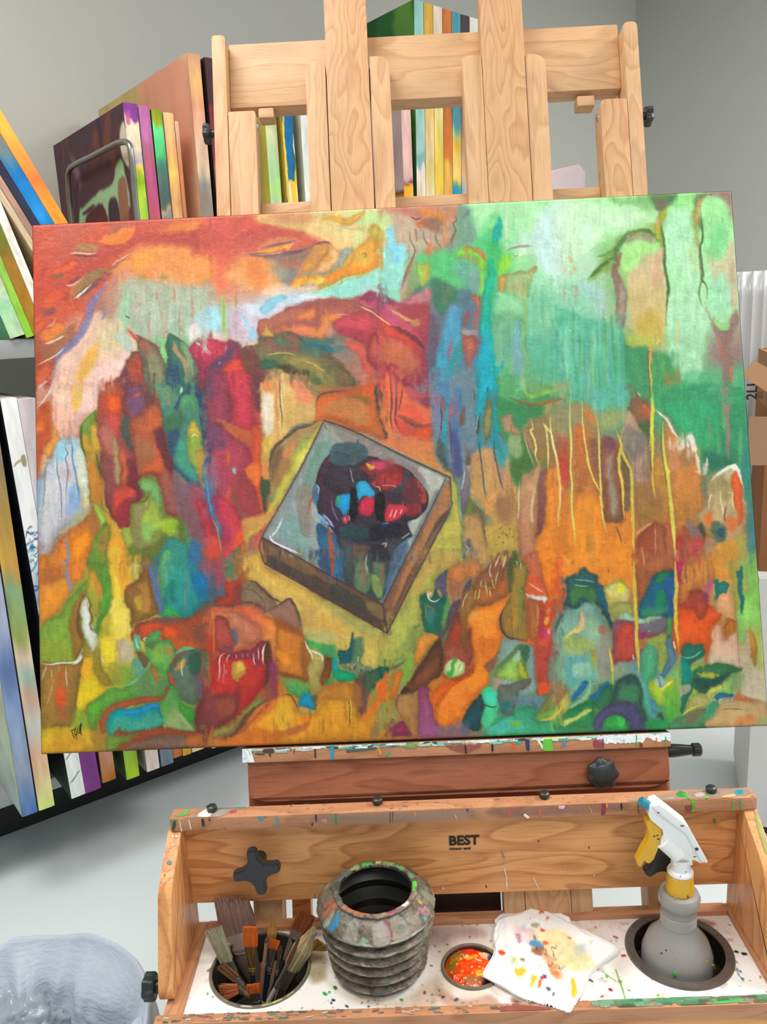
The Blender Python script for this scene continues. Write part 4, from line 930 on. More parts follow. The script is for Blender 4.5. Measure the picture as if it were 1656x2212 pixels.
P f07040/e86848 8 .95 : 0 30 90 50 180 120 240 200 320 300 400 320 470 320 470 480 360 480 280 460 170 400 160 560 60 560 40 420 0 300
P e0803c 8 .9 : 20 300 90 320 110 560 60 600 40 440
P d86858 8 .9 : 100 60 160 140 160 360 120 330
P c05848 8 .7 : 0 240 100 330 60 330 0 280
P e85c40 6 .8 : 180 380 260 300 340 350 420 440 360 470 280 450
P c04850 8 .8 : 280 200 380 300 440 320 460 200 460 100 420 200
P 803848 8 .8 : 380 260 470 240 460 330 400 330
T 683840 4 2 .9 : 90 40 110 300 100 400 115 560
T 683840 4 2 .9 : 145 130 150 340 140 430 180 560
T 883c40 4 2 .8 : 200 150 190 260 170 370
P 985048 5 .95 : 170 400 280 430 360 470 470 470 440 490 340 510 300 500
P e05028 6 .95 : 300 600 310 540 380 500 470 480 480 600 440 660 360 640
P d84838 7 .9 : 170 440 300 520 290 600 220 600 160 540
P e07048/d89848 10 .9 : 60 600 280 600 470 640 490 760 620 900 640 960 460 880 300 800 160 740 0 660
P a83030 4 .9 : 440 80 435 220 425 200 425 120
P 708890/688090 7 .9 : 460 60 600 40 860 0 900 200 920 560 880 800 800 1120 780 1300 740 1300 700 1100 640 900 540 860 480 700
P 00a4b4/20a4a8 6 .95 : 880 0 1050 0 1050 300 1090 520 1130 640 1060 560 1040 620 1120 800 1060 700 1040 740 1100 1070 1060 940 1020 700 980 600 1010 560 1000 400 1010 300 960 220 900 500 930 760 945 1000 930 1080 880 760 880 560 860 400 870 160
P 5078a0 8 .9 : 690 160 760 200 740 340 720 560 700 700 640 640 640 400
P 5088b0 7 .8 : 480 60 600 40 640 200 640 340 540 260
P 30a8b8 5 .95 : 560 500 580 300 600 280 610 500 600 660 560 640
P 7c80a0 7 .9 : 480 180 540 260 550 440 540 560 500 560 480 400
P a85858 5 .95 : 550 260 570 240 575 340 560 440
P b06070 4 .9 : 610 460 620 300 640 280 650 360 620 500 620 600
P 484880 7 .8 : 640 560 700 560 720 760 740 900 700 960 640 880
P c05058 3 .9 : 480 110 495 120 485 160
P c05058 3 .9 : 500 220 520 240 515 310 500 300
P c86058 3 .9 : 650 240 680 250 665 270
P c04c58 3 .9 : 680 350 695 360 685 420
P 805840 6 .95 : 720 460 740 360 775 330 775 420 750 490
P 909888/7c4830 4 1 : 765 650 800 690 820 740 800 850 770 820 775 740
P f0b090 3 .9 : 780 850 805 860 795 880
P 807c84/786878 6 .95 : 740 900 800 900 805 1110 770 1220 740 1280 720 1180
T b8d0c0 2.5 1.5 .8 : 750 840 755 940 735 1030 725 1080
P 788060 4 .95 : 860 540 870 450 890 400 895 460 880 580
P 304040 3 .9 : 865 480 890 390 890 480 875 570
T a8d8c8 2 1 .8 : 860 550 870 460 890 380
P 707c48 4 1 : 940 640 920 460 950 240 1000 320 1015 380 990 540 960 620
P 90905c 6 .9 : 960 340 1000 360 990 500 950 580 930 540
P 706858 3 .9 : 1060 560 1090 560 1130 640 1135 670 1110 640
P 708468 3 .9 : 1005 230 1025 170 1030 240 1015 270
T 304848 2 1 .9 : 965 140 962 200
T 605848 3 2 .8 : 840 160 850 280
T 483c48 2.5 1.5 .8 : 1020 600 1030 760 1070 960 1100 1070
T 304858 3 1.5 .8 : 880 600 900 760 930 1000 940 1150
T 483c50 3 1.5 .8 : 540 280 550 440 545 560
T 584048 3 1.5 .8 : 620 440 640 600 630 760
P c85048 3 .95 : 905 800 920 790 925 860 915 900
P d8985c/c09850 9 .9 : 830 760 920 700 1010 700 1040 780 1090 1060 1140 760 1200 1000 1230 1160 1220 1400 1100 1400 960 1300 860 1150 820 1120 810 900
P e09048 8 .85 : 950 1160 1000 1120 1000 1240 950 1300
P 9c7048 12 .9 : 1060 1120 1180 1120 1200 1300 1120 1400 1040 1280
P d0906c 9 .8 : 1060 880 1120 900 1160 1060 1100 1120
V b07c50/d8a060/a87858 26 4 70 .5 : 960 760 1200 1200
P c8a048/c0a848 8 .9 : 960 1400 1100 1400 1220 1420 1230 1560 1100 1600 1000 1656 960 1600
P 307058/386858 5 1 : 640 900 660 960 700 1120 730 1280 740 1400 730 1500 760 1656 715 1656 715 1360 690 1140 650 1000
T 80c0b0 2.5 1.5 .8 : 710 1120 720 1240 735 1380
P 3c5048 6 .8 : 500 740 540 840 600 900 640 900 580 780 580 680 520 600
P 507078 6 .8 : 560 680 590 680 600 780 570 800
P 68743c/a07c4c 6 1 : 770 1200 790 1150 810 1140 860 1220 920 1300 940 1440 960 1600 940 1560 880 1380 820 1300 760 1300
P c09458/c89858 8 .95 : 750 1320 860 1300 920 1420 960 1600 1000 1656 780 1656 740 1520
P 4c5c6c 6 .9 : 755 1530 780 1500 820 1560 800 1630 770 1620
T d0d8d8 2 1 .8 : 760 1560 790 1600 770 1640
T 705048 3 2 .9 : 850 1180 900 1280 930 1400 960 1590
V 403020 10 3 4 .9 : 1010 1360 1180 1580
P b8b048/c0b450 8 1 : 640 980 680 1080 720 1300 720 1500 700 1656 440 1656 540 1440 640 1260 630 1100
P 489858/507840 8 .95 : 1050 60 1200 60 1280 160 1656 250 1656 300 1500 320 1480 400 1400 430 1350 420 1280 540 1380 800 1360 880 1280 940 1250 1000 1240 1080 1180 1000 1160 760 1120 640 1060 500 1060 200
P 60b070 10 .8 : 1080 80 1240 80 1280 200 1200 300 1080 240
P 388850 10 .9 : 1060 260 1240 280 1400 320 1460 400 1240 500 1100 400
P 487838 9 .85 : 1180 560 1280 640 1360 840 1280 920 1220 1020 1180 900
P b0c088 8 .7 : 1140 620 1240 560 1260 760 1160 760
P 90c858 8 .85 : 1300 180 1420 200 1656 140 1656 190 1400 230 1320 230
P a0d090 8 .8 : 1240 60 1290 80 1300 180 1240 140
T 985830 5 3 .9 : 1150 240 1220 270 1300 290 1400 310 1500 290 1600 260 1656 270
T b06838 5 4 .9 : 1400 310 1500 290 1600 270
P a08868/b89068 5 1 : 1080 440 1130 400 1190 380 1210 480 1260 560 1240 600 1160 560 1110 540 1100 480
P a89c60/a08c58 8 .9 : 1480 400 1500 320 1580 280 1656 300 1656 560 1600 600 1560 640 1520 480
P 907850/a87848 8 .9 : 1320 470 1400 420 1480 420 1560 620 1600 800 1540 860 1480 780 1400 840 1380 760 1350 700
P b08858 4 1 : 1280 530 1330 520 1370 620 1375 750 1340 740 1310 640
T e0c8a0 2 1 .8 : 1290 560 1310 660 1340 760 1380 860
P c09868/c07c58 6 1 : 1260 960 1340 930 1400 840 1440 820 1440 940 1420 1100 1380 1240 1380 1400 1390 1656 1250 1656 1230 1200
T e0d0a0 3 1.5 .9 : 1240 1000 1240 1200 1235 1350
T e0c8a0 6 4 .8 : 1390 1040 1360 1160 1350 1280 1370 1400
P 905858/804840 6 .95 : 1410 960 1480 880 1500 900 1490 1100 1480 1300 1440 1440 1400 1500 1390 1400 1400 1200
P e88830/f09028 7 1 : 1490 900 1600 880 1656 1000 1656 1656 1400 1656 1400 1520 1470 1420 1480 1200
P d86828 8 .9 : 1600 780 1656 800 1656 1000 1610 900
P f08828 7 .8 : 1410 1500 1480 1420 1560 1500 1500 1656 1410 1656
P b85838 8 .7 : 1600 640 1656 640 1656 800 1610 760
T e8e078 4 2 1 : 1355 430 1370 520 1350 540 1385 620 1395 700 1385 760 1415 830
T e8e078 3.5 2 1 : 1455 470 1490 540 1500 640 1505 760 1500 920
T f0e8a0 5 2 1 : 1525 420 1530 540 1550 660 1580 800 1600 1000 1610 1160 1595 1300 1598 1400
T e8e078 4 2 .9 : 1470 480 1510 540 1530 560
@g
""".replace('@g\n', '@0 0 1\n') + """
W .15 .12 1
Q 888c84/8c9898 2 1 : 700 908 972 1032 826 1305 566 1160
Q a8a890/a0a498 5 .9 : 705 918 966 1035 950 1060 700 936
Q 90a098/98a8a8 6 .9 : 700 925 715 945 615 1160 640 1180 590 1155
P 8c7878 8 .7 : 720 930 800 960 900 1010 940 1030 900 1040 800 1000
P 709888 8 .8 : 680 960 715 960 690 1030 650 1080 660 1020
P 80a8a0 10 .8 : 600 1150 640 1110 680 1190 690 1210 640 1185
P 907868 7 .6 : 640 1060 670 1050 670 1150 650 1150
P a0a8b0 6 .8 : 690 1180 760 1230 700 1210
P c8c8b8 5 .8 : 905 1010 955 1032 940 1060 920 1040
P c0c4ac 6 .7 : 930 1050 950 1040 900 1140 880 1190 890 1120
T f0f8f8 4 3 1 : 582 1155 590 1170 620 1185 650 1198
T e8f0f0 4 3 .9 : 610 1120 598 1145 585 1160
Q 6c5444/70543c 2 1 : 566 1160 826 1305 834 1368 572 1218
P 4c3c38 6 .8 : 572 1200 640 1215 720 1268 834 1335 834 1362 720 1300 600 1232
P 8c6840 6 .7 : 590 1185 680 1230 660 1240 590 1200
P 404038 7 .8 : 720 1260 790 1300 780 1320 720 1290
P 8c7448 6 .7 : 790 1300 824 1310 828 1340 800 1325
Q 8c6c58/84583c 2 1 : 826 1305 972 1032 970 1105 836 1368
P b87848 6 .8 : 950 1070 968 1045 968 1090 930 1160 860 1290 850 1300 880 1220
P 484444 6 .8 : 966 1110 940 1130 880 1260 838 1350 850 1320 900 1210
P 583c48 4 .8 : 828 1310 836 1340 834 1368 828 1350
S 5c3038 3 1.5 .9 : 566 1160 700 1236 826 1305
S 5c4038 3 1.5 .9 : 700 908 640 1030 566 1160 566 1200 572 1218
S 3c4444 3.5 1.5 .95 : 700 908 760 930 860 980 972 1032
S 50343c 2.5 1.5 .9 : 826 1305 900 1160 962 1035
S 503838 2.5 1.5 .9 : 972 1032 974 1080 970 1105 900 1240 836 1368
S 50343c 2.5 1.5 .9 : 572 1218 700 1290 836 1368
S 50343c 2.5 1.5 .9 : 826 1305 836 1368
T 704840 2.5 1 .8 : 700 915 706 930
T 383030 2 1 .8 : 770 948 775 962
P 4c2c34/302c3c 4 1 : 680 1060 690 1010 720 975 760 985 800 985 840 1000 880 1015 905 1040 925 1070 920 1100 900 1120 880 1130 890 1160 860 1165 840 1170 800 1180 740 1170 715 1140 690 1120
P 383038 5 .95 : 715 1000 760 980 790 1000 790 1060 740 1070 700 1050
P 3c5c64 5 .9 : 710 985 720 960 760 955 790 965 790 990 750 1005 715 1000
V 684838/2c4850 8 3 20 .8 : 720 965 780 1000
P 8c3438 5 .95 : 775 1010 800 1000 840 1000 870 1010 870 1040 830 1060 800 1030
P a04858 6 .8 : 800 995 850 995 840 1010 800 1010
P d84068 5 .8 : 805 1000 830 1000 825 1015 810 1012
P e8b838 3 .9 : 790 1000 810 1010 800 1015
P a83030 4 .95 : 818 1022 866 1018 866 1050 840 1060 818 1050
P 6c3038 6 .9 : 868 1050 890 1030 915 1055 900 1090 870 1070
P 404450 4 .9 : 840 1055 866 1045 875 1015 885 1025 870 1060 850 1065
P c04030 4 .8 : 895 1035 918 1060 920 1085 908 1085 910 1060
P 8c2c30 5 .9 : 880 1090 910 1090 895 1115 870 1110
V 302c3c/4c2c34/384450/583038/241c28 46 3 14 .8 : 690 1000 820 1140
V 8c3034/a83838/6c2c38/402c38/b84048 40 4 16 .7 : 815 1005 912 1100
W .35 .2 1
P 181418 3 .95 : 758 1060 775 1060 770 1120 755 1120
P 181418 3 .95 : 815 1065 830 1070 832 1120 815 1120 808 1090
P 20a0d8 3 1 : 728 1072 738 1068 755 1066 756 1085 752 1105 742 1112 734 1100 724 1088
P 40a848 3 .8 : 726 1075 732 1072 734 1090 728 1088
P 30b0e0 3 1 : 770 1052 776 1042 790 1040 802 1056 810 1066 800 1074 785 1072 776 1082 772 1086
P d02c48 3 1 : 776 1088 790 1074 808 1074 808 1096 800 1112 786 1112 774 1100
P c83c3c 3 .9 : 802 1042 812 1044 808 1052
T f0c8b0 2 1 .9 : 808 1052 818 1052 822 1062
P d83848 3 1 : 838 1090 858 1090 872 1092 880 1100 868 1116 850 1124 832 1124
T f8f0f0 1.6 1 1 : 848 1098 842 1118
T f8f0f0 1.6 1 1 : 858 1100 850 1120
T f8f0f0 1.6 1 1 : 868 1100 864 1112
P 40d0f8 3 .9 : 820 1135 836 1128 840 1134 826 1144
P d84858 2.5 .95 : 738 1118 752 1112 752 1130 742 1130
T f0d8d8 1.5 1 .9 : 744 1116 746 1128
T f0d8d8 1.5 1 .9 : 754 1112 756 1126
T c8d8d8 2 1.5 .9 : 683 1048 688 1056 686 1068
P 3878a0 4 .9 : 676 1052 688 1050 686 1080 678 1088 672 1070
T 7cc0e8 7 3 .95 : 686 1108 700 1126 716 1134
T b8a8d8 4 2 .95 : 696 1110 712 1126 722 1140
T a8b0b8 1.5 1 .8 : 714 1070 718 1100 726 1118 732 1126
T e0e8e8 1.5 1 .8 : 756 1010 760 1030 764 1046
T e8d8d0 1.5 1 .8 : 820 1048 850 1048 856 1054
P 284848 6 .9 : 736 1140 780 1136 800 1150 780 1170 740 1165
P 201c2c 6 .9 : 800 1140 850 1130 870 1140 850 1170 810 1180
P 2c5878/2878a8 5 .95 : 686 1130 720 1150 736 1170 740 1240 740 1262 722 1250 700 1238 688 1180
P 38506c 5 .9 : 680 1190 710 1190 716 1240 690 1225
P b85030 3 .9 : 708 1146 716 1150 722 1200 718 1250 712 1200
P 403c44/384c44 5 .95 : 730 1160 800 1170 860 1160 880 1160 866 1200 850 1240 820 1296 780 1276 744 1262 738 1200
V 384c44/506070/302c34/6c4034/587060 44 3 34 .7 : 722 1150 868 1262
P 70885c 6 .8 : 770 1220 790 1215 800 1260 790 1280 766 1268
P 608058 6 .8 : 806 1200 830 1230 826 1280 810 1285
P 88a058 6 .8 : 800 1240 820 1250 822 1290 806 1280
T c05038 3 1.5 .95 : 782 1215 786 1240 786 1270
T c05038 3 1.5 .95 : 828 1215 824 1245 818 1270
T d0d8c0 1.8 1 .8 : 794 1195 790 1215 794 1240
P 2c2830 6 .9 : 786 1180 830 1180 840 1210 800 1210
P 785040 5 .7 : 760 1180 800 1180 790 1200 760 1196
T d8b0a0 3 2 .9 : 824 1176 834 1174 830 1184
T b0c8c8 3 2 .8 : 866 1164 876 1158 888 1150
T 4888a0 5 3 .8 : 860 1180 876 1170 890 1158
P 506c88 6 .8 : 850 1190 880 1170 880 1200 850 1260 830 1290 840 1230
T b84030 3 2 .9 : 682 1045 676 1070 668 1090 664 1120
W .8 .3 1.6
@1200 840 .27536
P 38a068/38785c 8 .95 : 560 0 740 0 780 140 900 240 960 380 1060 380 1120 460 1130 600 1180 660 1240 660 1350 600 1400 610 1460 700 1510 900 1490 500 1450 0
V 50c078/38a068/389060/309068/68b868 46 9 90 .7 : 780 0 1450 600
P 38b070 14 .8 : 900 60 1100 100 1260 160 1260 400 1160 460 1000 360 900 200
P 389080 8 .8 : 1470 300 1520 600 1520 800 1580 1300 1500 1300 1500 900 1440 620
P 287058 9 .8 : 1140 480 1340 540 1380 600 1240 640 1180 620
T 988478 9 4 .95 : 1290 0 1310 120 1340 220 1350 380 1345 480 1355 560
T a88070 7 4 .9 : 1380 0 1360 120 1345 200
T a08878 4 3 .8 : 1190 200 1210 330 1200 400
P 60b0a0/50c0a0 10 .95 : 280 0 560 0 570 100 480 150 440 100 380 150 280 120
V b0e0d8/60b890/78c0c8 22 5 70 .6 : 280 0 560 140
P 8c5c40 6 .95 : 560 0 640 40 740 140 740 260 740 400 700 360 640 280 560 180 580 100
P c86438 7 .9 : 680 120 740 150 735 240 700 180
P 486840 9 .9 : 640 260 740 260 740 420 700 400
P a89878/b08868 6 1 : 530 240 560 180 600 200 640 290 700 380 720 460 730 700 760 1000 640 1000 600 800 560 560 520 500
P c8a080 8 .8 : 540 220 600 200 640 320 560 420
P 706c68 9 .7 : 540 300 620 320 700 420 640 560 560 520
V c8b8a0/986878/806850 16 4 50 .7 : 600 400 720 700
P 989068 9 .8 : 0 100 100 120 200 160 200 280 120 320 0 420
P d07038/b06838 8 .95 : 150 330 210 290 260 380 260 500 340 780 300 820 260 700 220 820 150 800
P b05c3c 8 .9 : 0 380 100 420 110 600 90 780 0 760
P c84830 8 .9 : 30 540 100 560 100 700 30 700
P 885848 9 .8 : 260 400 340 420 340 700 280 640
P e87838 7 .85 : 220 160 300 200 320 280 260 240
P a0a868 10 .8 : 320 200 480 160 540 200 480 280 400 310 330 300
P 985c48/885838 6 1 : 355 440 370 380 420 380 470 440 490 560 520 700 528 1000 510 1050 460 1060 390 1040 360 800 350 600
P 989080/a09880 9 .95 : 410 540 440 530 450 700 480 920 460 1000 430 900 410 700
P 58446c 8 .5 : 380 400 430 400 460 460 400 500
P 786040 6 .9 : 520 500 580 600 600 760 590 900 540 960 530 760 510 640
P d88030/f08c28 8 .95 : 0 880 130 840 350 840 380 1040 480 1070 600 1060 600 1453 0 1453
P f89828 10 .8 : 160 920 300 880 360 1100 300 1300 100 1200
P b88038 8 .6 : 240 1180 300 1200 290 1400 230 1400
P a07040/a87838 8 .9 : 610 740 750 760 840 800 830 1040 740 1050 640 1100 620 960
P c08c38 8 .9 : 760 560 840 560 880 700 880 980 840 1040 820 820 760 740
P c88848/c07c38 8 1 : 860 280 940 400 1000 460 1060 440 1120 560 1140 760 1160 900 1100 960 1200 1040 1040 1080 940 1060 900 860 880 660 850 520
P d89060 9 .9 : 870 430 950 430 960 640 890 600
P d88840 9 .8 : 960 660 1120 620 1130 800 1000 860 930 800
P a87848 9 .8 : 960 460 1060 470 1110 600 1000 620
V f4e8d8/e8d8c0/c8a880 24 5 26 .9 : 880 330 1110 480
T f0e4d0 6 3 1 : 780 160 830 210 880 260 920 340 960 390
T f4ece0 11 5 1 : 1030 400 1060 380 1080 460 1090 500
T f0dcc8 7 3 .9 : 1090 480 1120 600 1130 680
T e8d0b8 4 2 .9 : 1180 530 1190 620
P e8dcc8 3 .95 : 1160 660 1180 560 1200 640 1180 680
P b8b088/b88048 6 1 : 1200 760 1230 680 1300 640 1400 600 1450 700 1490 860 1500 1000 1500 1453 1240 1453 1240 1240 1180 1100 1100 1000 1180 900
P f0642c 5 .95 : 1380 680 1430 660 1460 760 1460 1000 1430 1080 1400 900 1370 760
T f0ece0 7 3 1 : 1220 720 1260 680 1320 640 1400 605 1440 680 1470 780
P f4f0e0 3 .9 : 1360 610 1400 600 1420 640 1390 650
P a08c58 8 .8 : 1220 740 1300 680 1360 760 1340 900 1280 820 1220 820
T f4e8b0 2.5 1.5 .95 : 1200 950 1205 860 1225 820
T f4e8b0 2.5 1.5 .95 : 1290 800 1290 880 1310 960 1315 1040
T f4e8b0 2.5 1.5 .95 : 1390 790 1385 880 1400 950
T 605040 4 2 .8 : 1340 900 1320 1000 1330 1040
P f07830 6 .9 : 1170 980 1220 960 1230 1060 1180 1060
P e87838 7 .85 : 1340 1000 1420 1040 1400 1130 1340 1100
P 506858 6 .9 : 1220 1050 1280 1040 1340 1090 1330 1180 1270 1210 1230 1140
P 2c5060 4 .9 : 1270 1100 1320 1090 1320 1160 1280 1160
T 308030 4 2 .9 : 1200 1095 1240 1130 1260 1150
P 9c4c34/9c4c30 5 1 : 620 1240 660 1140 720 1080 780 1050 840 1080 860 1180 850 1453 620 1453
P b06838 8 .7 : 780 1080 840 1100 850 1400 780 1400
T f0a880 2 1 .8 : 775 1060 780 1300
T e0a070 3 2 .8 : 670 1230 700 1400
T d8a868 6 3 .9 : 630 1140 690 1090 760 1050
P c83c2c/c83070 5 .95 : 945 1160 990 1140 1000 1240 980 1453 950 1453 935 1300
P a85040/a86848 7 .95 : 990 1080 1040 1080 1060 1160 1150 1140 1180 1200 1240 1180 1240 1453 1000 1453 1000 1200
P c85048 7 .9 : 1060 1180 1150 1160 1160 1280 1200 1400 1060 1300
P 807078 7 .85 : 1030 1020 1090 1060 1120 1140 1060 1140
P 404c40 4 .9 : 1110 1080 1140 1050 1170 1130 1150 1160
P b09070 7 .8 : 1180 1200 1240 1180 1240 1380 1190 1380
P e09c38 9 .9 : 1250 1240 1340 1200 1420 1200 1500 1160 1500 1453 1250 1453
P a0a858 9 .8 : 1420 1180 1500 1200 1500 1453 1440 1453
P 98b860 8 .95 : 1500 1320 1580 1340 1590 1453 1500 1453
P 4a8480 7 .9 : 1500 900 1550 980 1580 1340 1500 1320
T d8e078 4.5 2 1 : 120 0 110 200 118 420 112 600 125 800 128 960 145 1120 148 1240
T e0d868 4 2 1 : 210 100 210 250 230 420 250 560 280 680 330 780 350 800
T e0d868 4 2 1 : 315 200 335 360 340 560 350 760 360 940 380 1060 400 1130
T e0c850 6 2 1 : 470 320 500 400 515 460 500 520 500 640 520 740 530 860 530 1120
T d8c850 6 2 1 : 530 300 510 400 520 500 560 580 590 660 600 800 600 960 610 1120 610 1300 610 1453
T e0d850 8 2 1 : 755 0 755 160 750 340 750 500 758 640
T e0c850 4 2 .9 : 755 640 762 740 772 860
T e0d858 8 2 1 : 840 260 838 400 850 560 880 680 890 820 905 960 920 1100 935 1240 940 1453
T 403c28 1.5 1 .8 : 826 300 826 480 850 620 872 740 890 900
T 484028 1.5 1 .8 : 742 380 742 560 752 700
T e8a848 3 2 .9 : 0 530 15 640 25 800 25 920 20 1060
T 605040 3 1.5 .9 : 470 1080 500 1140 520 1220
V e8a858/e8c060 16 3 5 .8 : 140 400 240 900
@60 1220 .24155
P 7c9c38/80a038 4 1 : 110 560 200 480 270 440 350 320 440 220 540 140 560 260 500 360 480 500 500 660 480 720 400 880 120 880
P 98a838 9 .8 : 120 700 300 660 380 740 380 850 120 870
P d88c34/e08c34 7 .95 : 105 180 340 100 390 190 370 260 300 350 240 440 160 500 110 540
P f0982c 9 .8 : 110 320 240 200 340 180 330 300 200 420 120 480
P b86834 9 .8 : 110 60 340 0 350 100 240 160 110 180
P f08c30/f07c30 6 .95 : 360 0 500 0 490 100 430 160 390 190 360 120
T 8890b8 6 3 .95 : 340 0 350 80 375 180 380 250
P a87430 7 .95 : 380 440 460 280 540 220 500 340 470 460 490 620 490 700 440 800 400 840 390 700
P 504020 6 .8 : 440 420 480 320 520 260 480 380 460 520 480 660 450 600
P 608c30/58a038 6 1 : 530 0 720 0 740 200 740 400 680 500 650 640 600 640 620 520 650 400 660 260 620 120 560 60
P b8a838/b89838 4 1 : 540 180 560 80 590 60 620 130 660 240 660 340 620 460 580 420 540 300
P d88c34 5 .9 : 560 80 590 60 640 160 660 240 640 300 600 180
P 98a83c 6 .7 : 550 240 600 230 620 420 580 400
P 60b038 8 .85 : 640 300 720 200 720 340 660 440
P d8e0b8/e8e4d0 3 1 : 480 340 510 290 540 300 540 400 570 480 600 580 620 680 570 780 530 720 500 640 490 500 465 430
P e8ece0 5 .9 : 500 400 530 380 570 560 600 640 560 700 520 560
T 80602c 5 2 .9 : 530 260 560 340 550 400 580 480 560 540 600 600
T a08838 3 2 .9 : 560 520 570 580 590 590
P e8c038/f0d840 7 1 : 720 0 840 0 900 100 930 140 870 240 870 340 910 440 920 560 910 640 800 760 780 860 800 960 840 1000 800 1060 720 1000 680 900 640 760 640 640 680 500 740 400 740 200
P f0a838 6 .9 : 780 0 900 0 930 120 860 260 820 160
P f8e060 9 .8 : 760 300 860 320 900 480 860 640 760 620 720 500
P b0a030 8 .8 : 680 520 740 440 740 640 640 640
P e8c870 3 .8 : 900 400 920 560 910 640 880 560
P f0e8b0 4 .9 : 640 780 680 860 660 860 630 800
P f8e030 8 .8 : 650 680 760 680 770 840 700 900
P c8b898 6 .9 : 790 720 830 660 900 660 950 760 940 860 860 880 810 860
T e09868 4 3 .8 : 800 680 820 780 830 860
P a08c34/a08c2c 5 .95 : 580 780 640 760 660 900 760 1050 760 1080 700 1090 640 1060 600 960
P e8b828/e8c828 5 1 : 490 860 540 820 580 860 600 960 660 1080 700 1130 640 1180 560 1220 500 1310 420 1310 440 1140 480 1000
P f0d020 8 .8 : 480 1060 560 1020 620 1100 640 1160 540 1230 440 1260 440 1180
P f0a828 6 .8 : 490 880 550 860 560 960 500 1020
P 9c7038/98762c 3 1 : 110 900 260 890 400 880 460 860 490 850 480 980 450 1100 430 1250 400 1430 360 1450 240 1450 120 1470
P b86830 9 .9 : 260 960 330 950 340 1360 280 1360 240 1180
P e85c28 9 .9 : 240 1160 300 1100 330 1180 330 1280 270 1250
T f4ece0 3 1.5 1 : 110 880 200 890 300 880 400 870 450 830 490 740
T f4ece0 5 2 1 : 400 890 460 850 480 800
T e8e0c8 2 1.2 .9 : 120 1040 150 960 170 900
T e8d8b8 2 1.2 .8 : 340 910 345 1020 355 1100
T c8b878 2 1.2 .8 : 170 1260 200 1160 220 1060
T d8c8a0 2 1.2 .8 : 210 930 215 1020
T b8a068 2 1.2 .8 : 275 900 280 960
P c8a828/d8a428 6 1 : 115 1470 300 1450 500 1440 700 1560 700 1640 120 1690
P 90b030 8 .9 : 420 1300 520 1330 560 1400 560 1460 400 1460
P e0a028 12 .8 : 220 1560 440 1520 480 1640 220 1680
P a88030 7 .9 : 560 1500 700 1440 700 1640 600 1650
P 5c9c3c/68a03c 6 1 : 540 1260 640 1190 740 1100 860 1090 940 1000 1060 920 1250 900 1300 1100 1240 1180 1100 1180 940 1200 800 1250 680 1320 600 1480 560 1440 540 1340
P 80a83c 8 .9 : 760 960 860 900 940 940 940 1020 860 1080 780 1080
P 60c038 8 .8 : 540 1280 640 1230 680 1260 580 1340
P a8a038 7 .8 : 720 880 820 880 860 960 820 1060 740 1000
P 60a888 6 .9 : 940 860 1020 840 1060 900 1000 1000 940 960
T 80b898 6 3 .95 : 860 1090 940 1050 1020 980 1090 890
P 7c5c3c 5 .95 : 970 770 1060 820 1080 860 1040 920 1000 860
P 68885c 8 .7 : 1000 960 1160 940 1240 1020 1240 1120 1000 1160
P a84828/a05030 5 1 : 930 600 1000 520 1130 480 1280 450 1400 490 1520 420 1656 340 1656 780 1500 740 1340 790 1260 700 1200 660 1180 590 1100 620 1040 680 1000 640 940 680
P e85820 7 .95 : 1200 540 1290 530 1350 600 1300 680 1210 640
P d85028 6 .9 : 1020 560 1130 520 1180 560 1060 660
P 7c4c44 7 .85 : 960 560 1060 500 1280 450 1400 500 1300 520 1100 520
P c85c24 7 .8 : 1280 660 1500 700 1540 740 1380 770 1300 740
P 785044 8 .8 : 1500 560 1620 560 1560 680 1500 660
P 70c098 3 .95 : 950 650 990 620 1020 700 1010 780 960 740
T b8e8d0 4 2 .9 : 970 660 980 720 1000 760
T d0f0e0 3 2 .9 : 1050 680 1040 660 1070 650
P 58a058/68b050 4 1 : 1060 720 1080 620 1120 600 1180 590 1190 660 1280 680 1310 780 1300 900 1220 960 1120 920 1060 830
P 88b040 8 .8 : 1100 720 1200 700 1200 820 1120 860
P b08c48 5 .8 : 1220 740 1280 720 1290 820 1240 830
P 4c6c44 6 .7 : 1060 700 1160 660 1120 760
P 587060/5c7058 5 1 : 1260 960 1300 860 1400 780 1520 740 1600 800 1580 920 1500 1020 1560 1060 1530 1200 1480 1250 1380 1200 1300 1120
T 58b878 7 3 1 : 1310 800 1360 770 1420 750 1500 745
T 8c5040 6 3 1 : 1270 940 1310 850 1380 790 1440 770
P c89848 4 .9 : 1310 940 1360 860 1400 840 1400 900 1340 940
T f0e8a0 2 1 .9 : 1385 850 1370 920 1380 1000
T c05028 7 3 1 : 1270 960 1290 1040 1330 1100
P d87828 3 .95 : 1090 900 1130 940 1160 980 1150 1050 1120 1000
P 305c48 7 .9 : 1440 800 1540 780 1580 880 1500 1000 1440 960
P 705868 7 .8 : 1480 1030 1580 1040 1560 1200 1500 1140
P 509048/68a048 5 1 : 1180 1200 1300 1080 1400 1240 1500 1300 1500 1470 1360 1480 1190 1460
P 40a030 5 .95 : 1350 1230 1440 1270 1500 1360 1490 1420 1400 1360
P 90a868 6 .9 : 1220 1460 1240 1380 1320 1280 1400 1380 1480 1470 1360 1480
T b0b090 5 3 .8 : 1330 1300 1400 1400 1480 1470
P b05830/b06038 4 1 : 650 1500 640 1400 700 1300 800 1240 940 1200 1100 1170 1220 1170 1250 1100 1265 1130 1230 1200 1120 1230 960 1260 840 1300 760 1320 700 1400 690 1500
P 0890a0/38a088 3 1 : 695 1440 720 1360 800 1290 900 1300 1000 1280 1150 1240 1180 1290 1190 1450 1000 1500 850 1510 720 1530
P 48a888 8 .8 : 760 1440 860 1380 960 1400 1080 1340 1170 1340 1180 1440 960 1490 760 1500
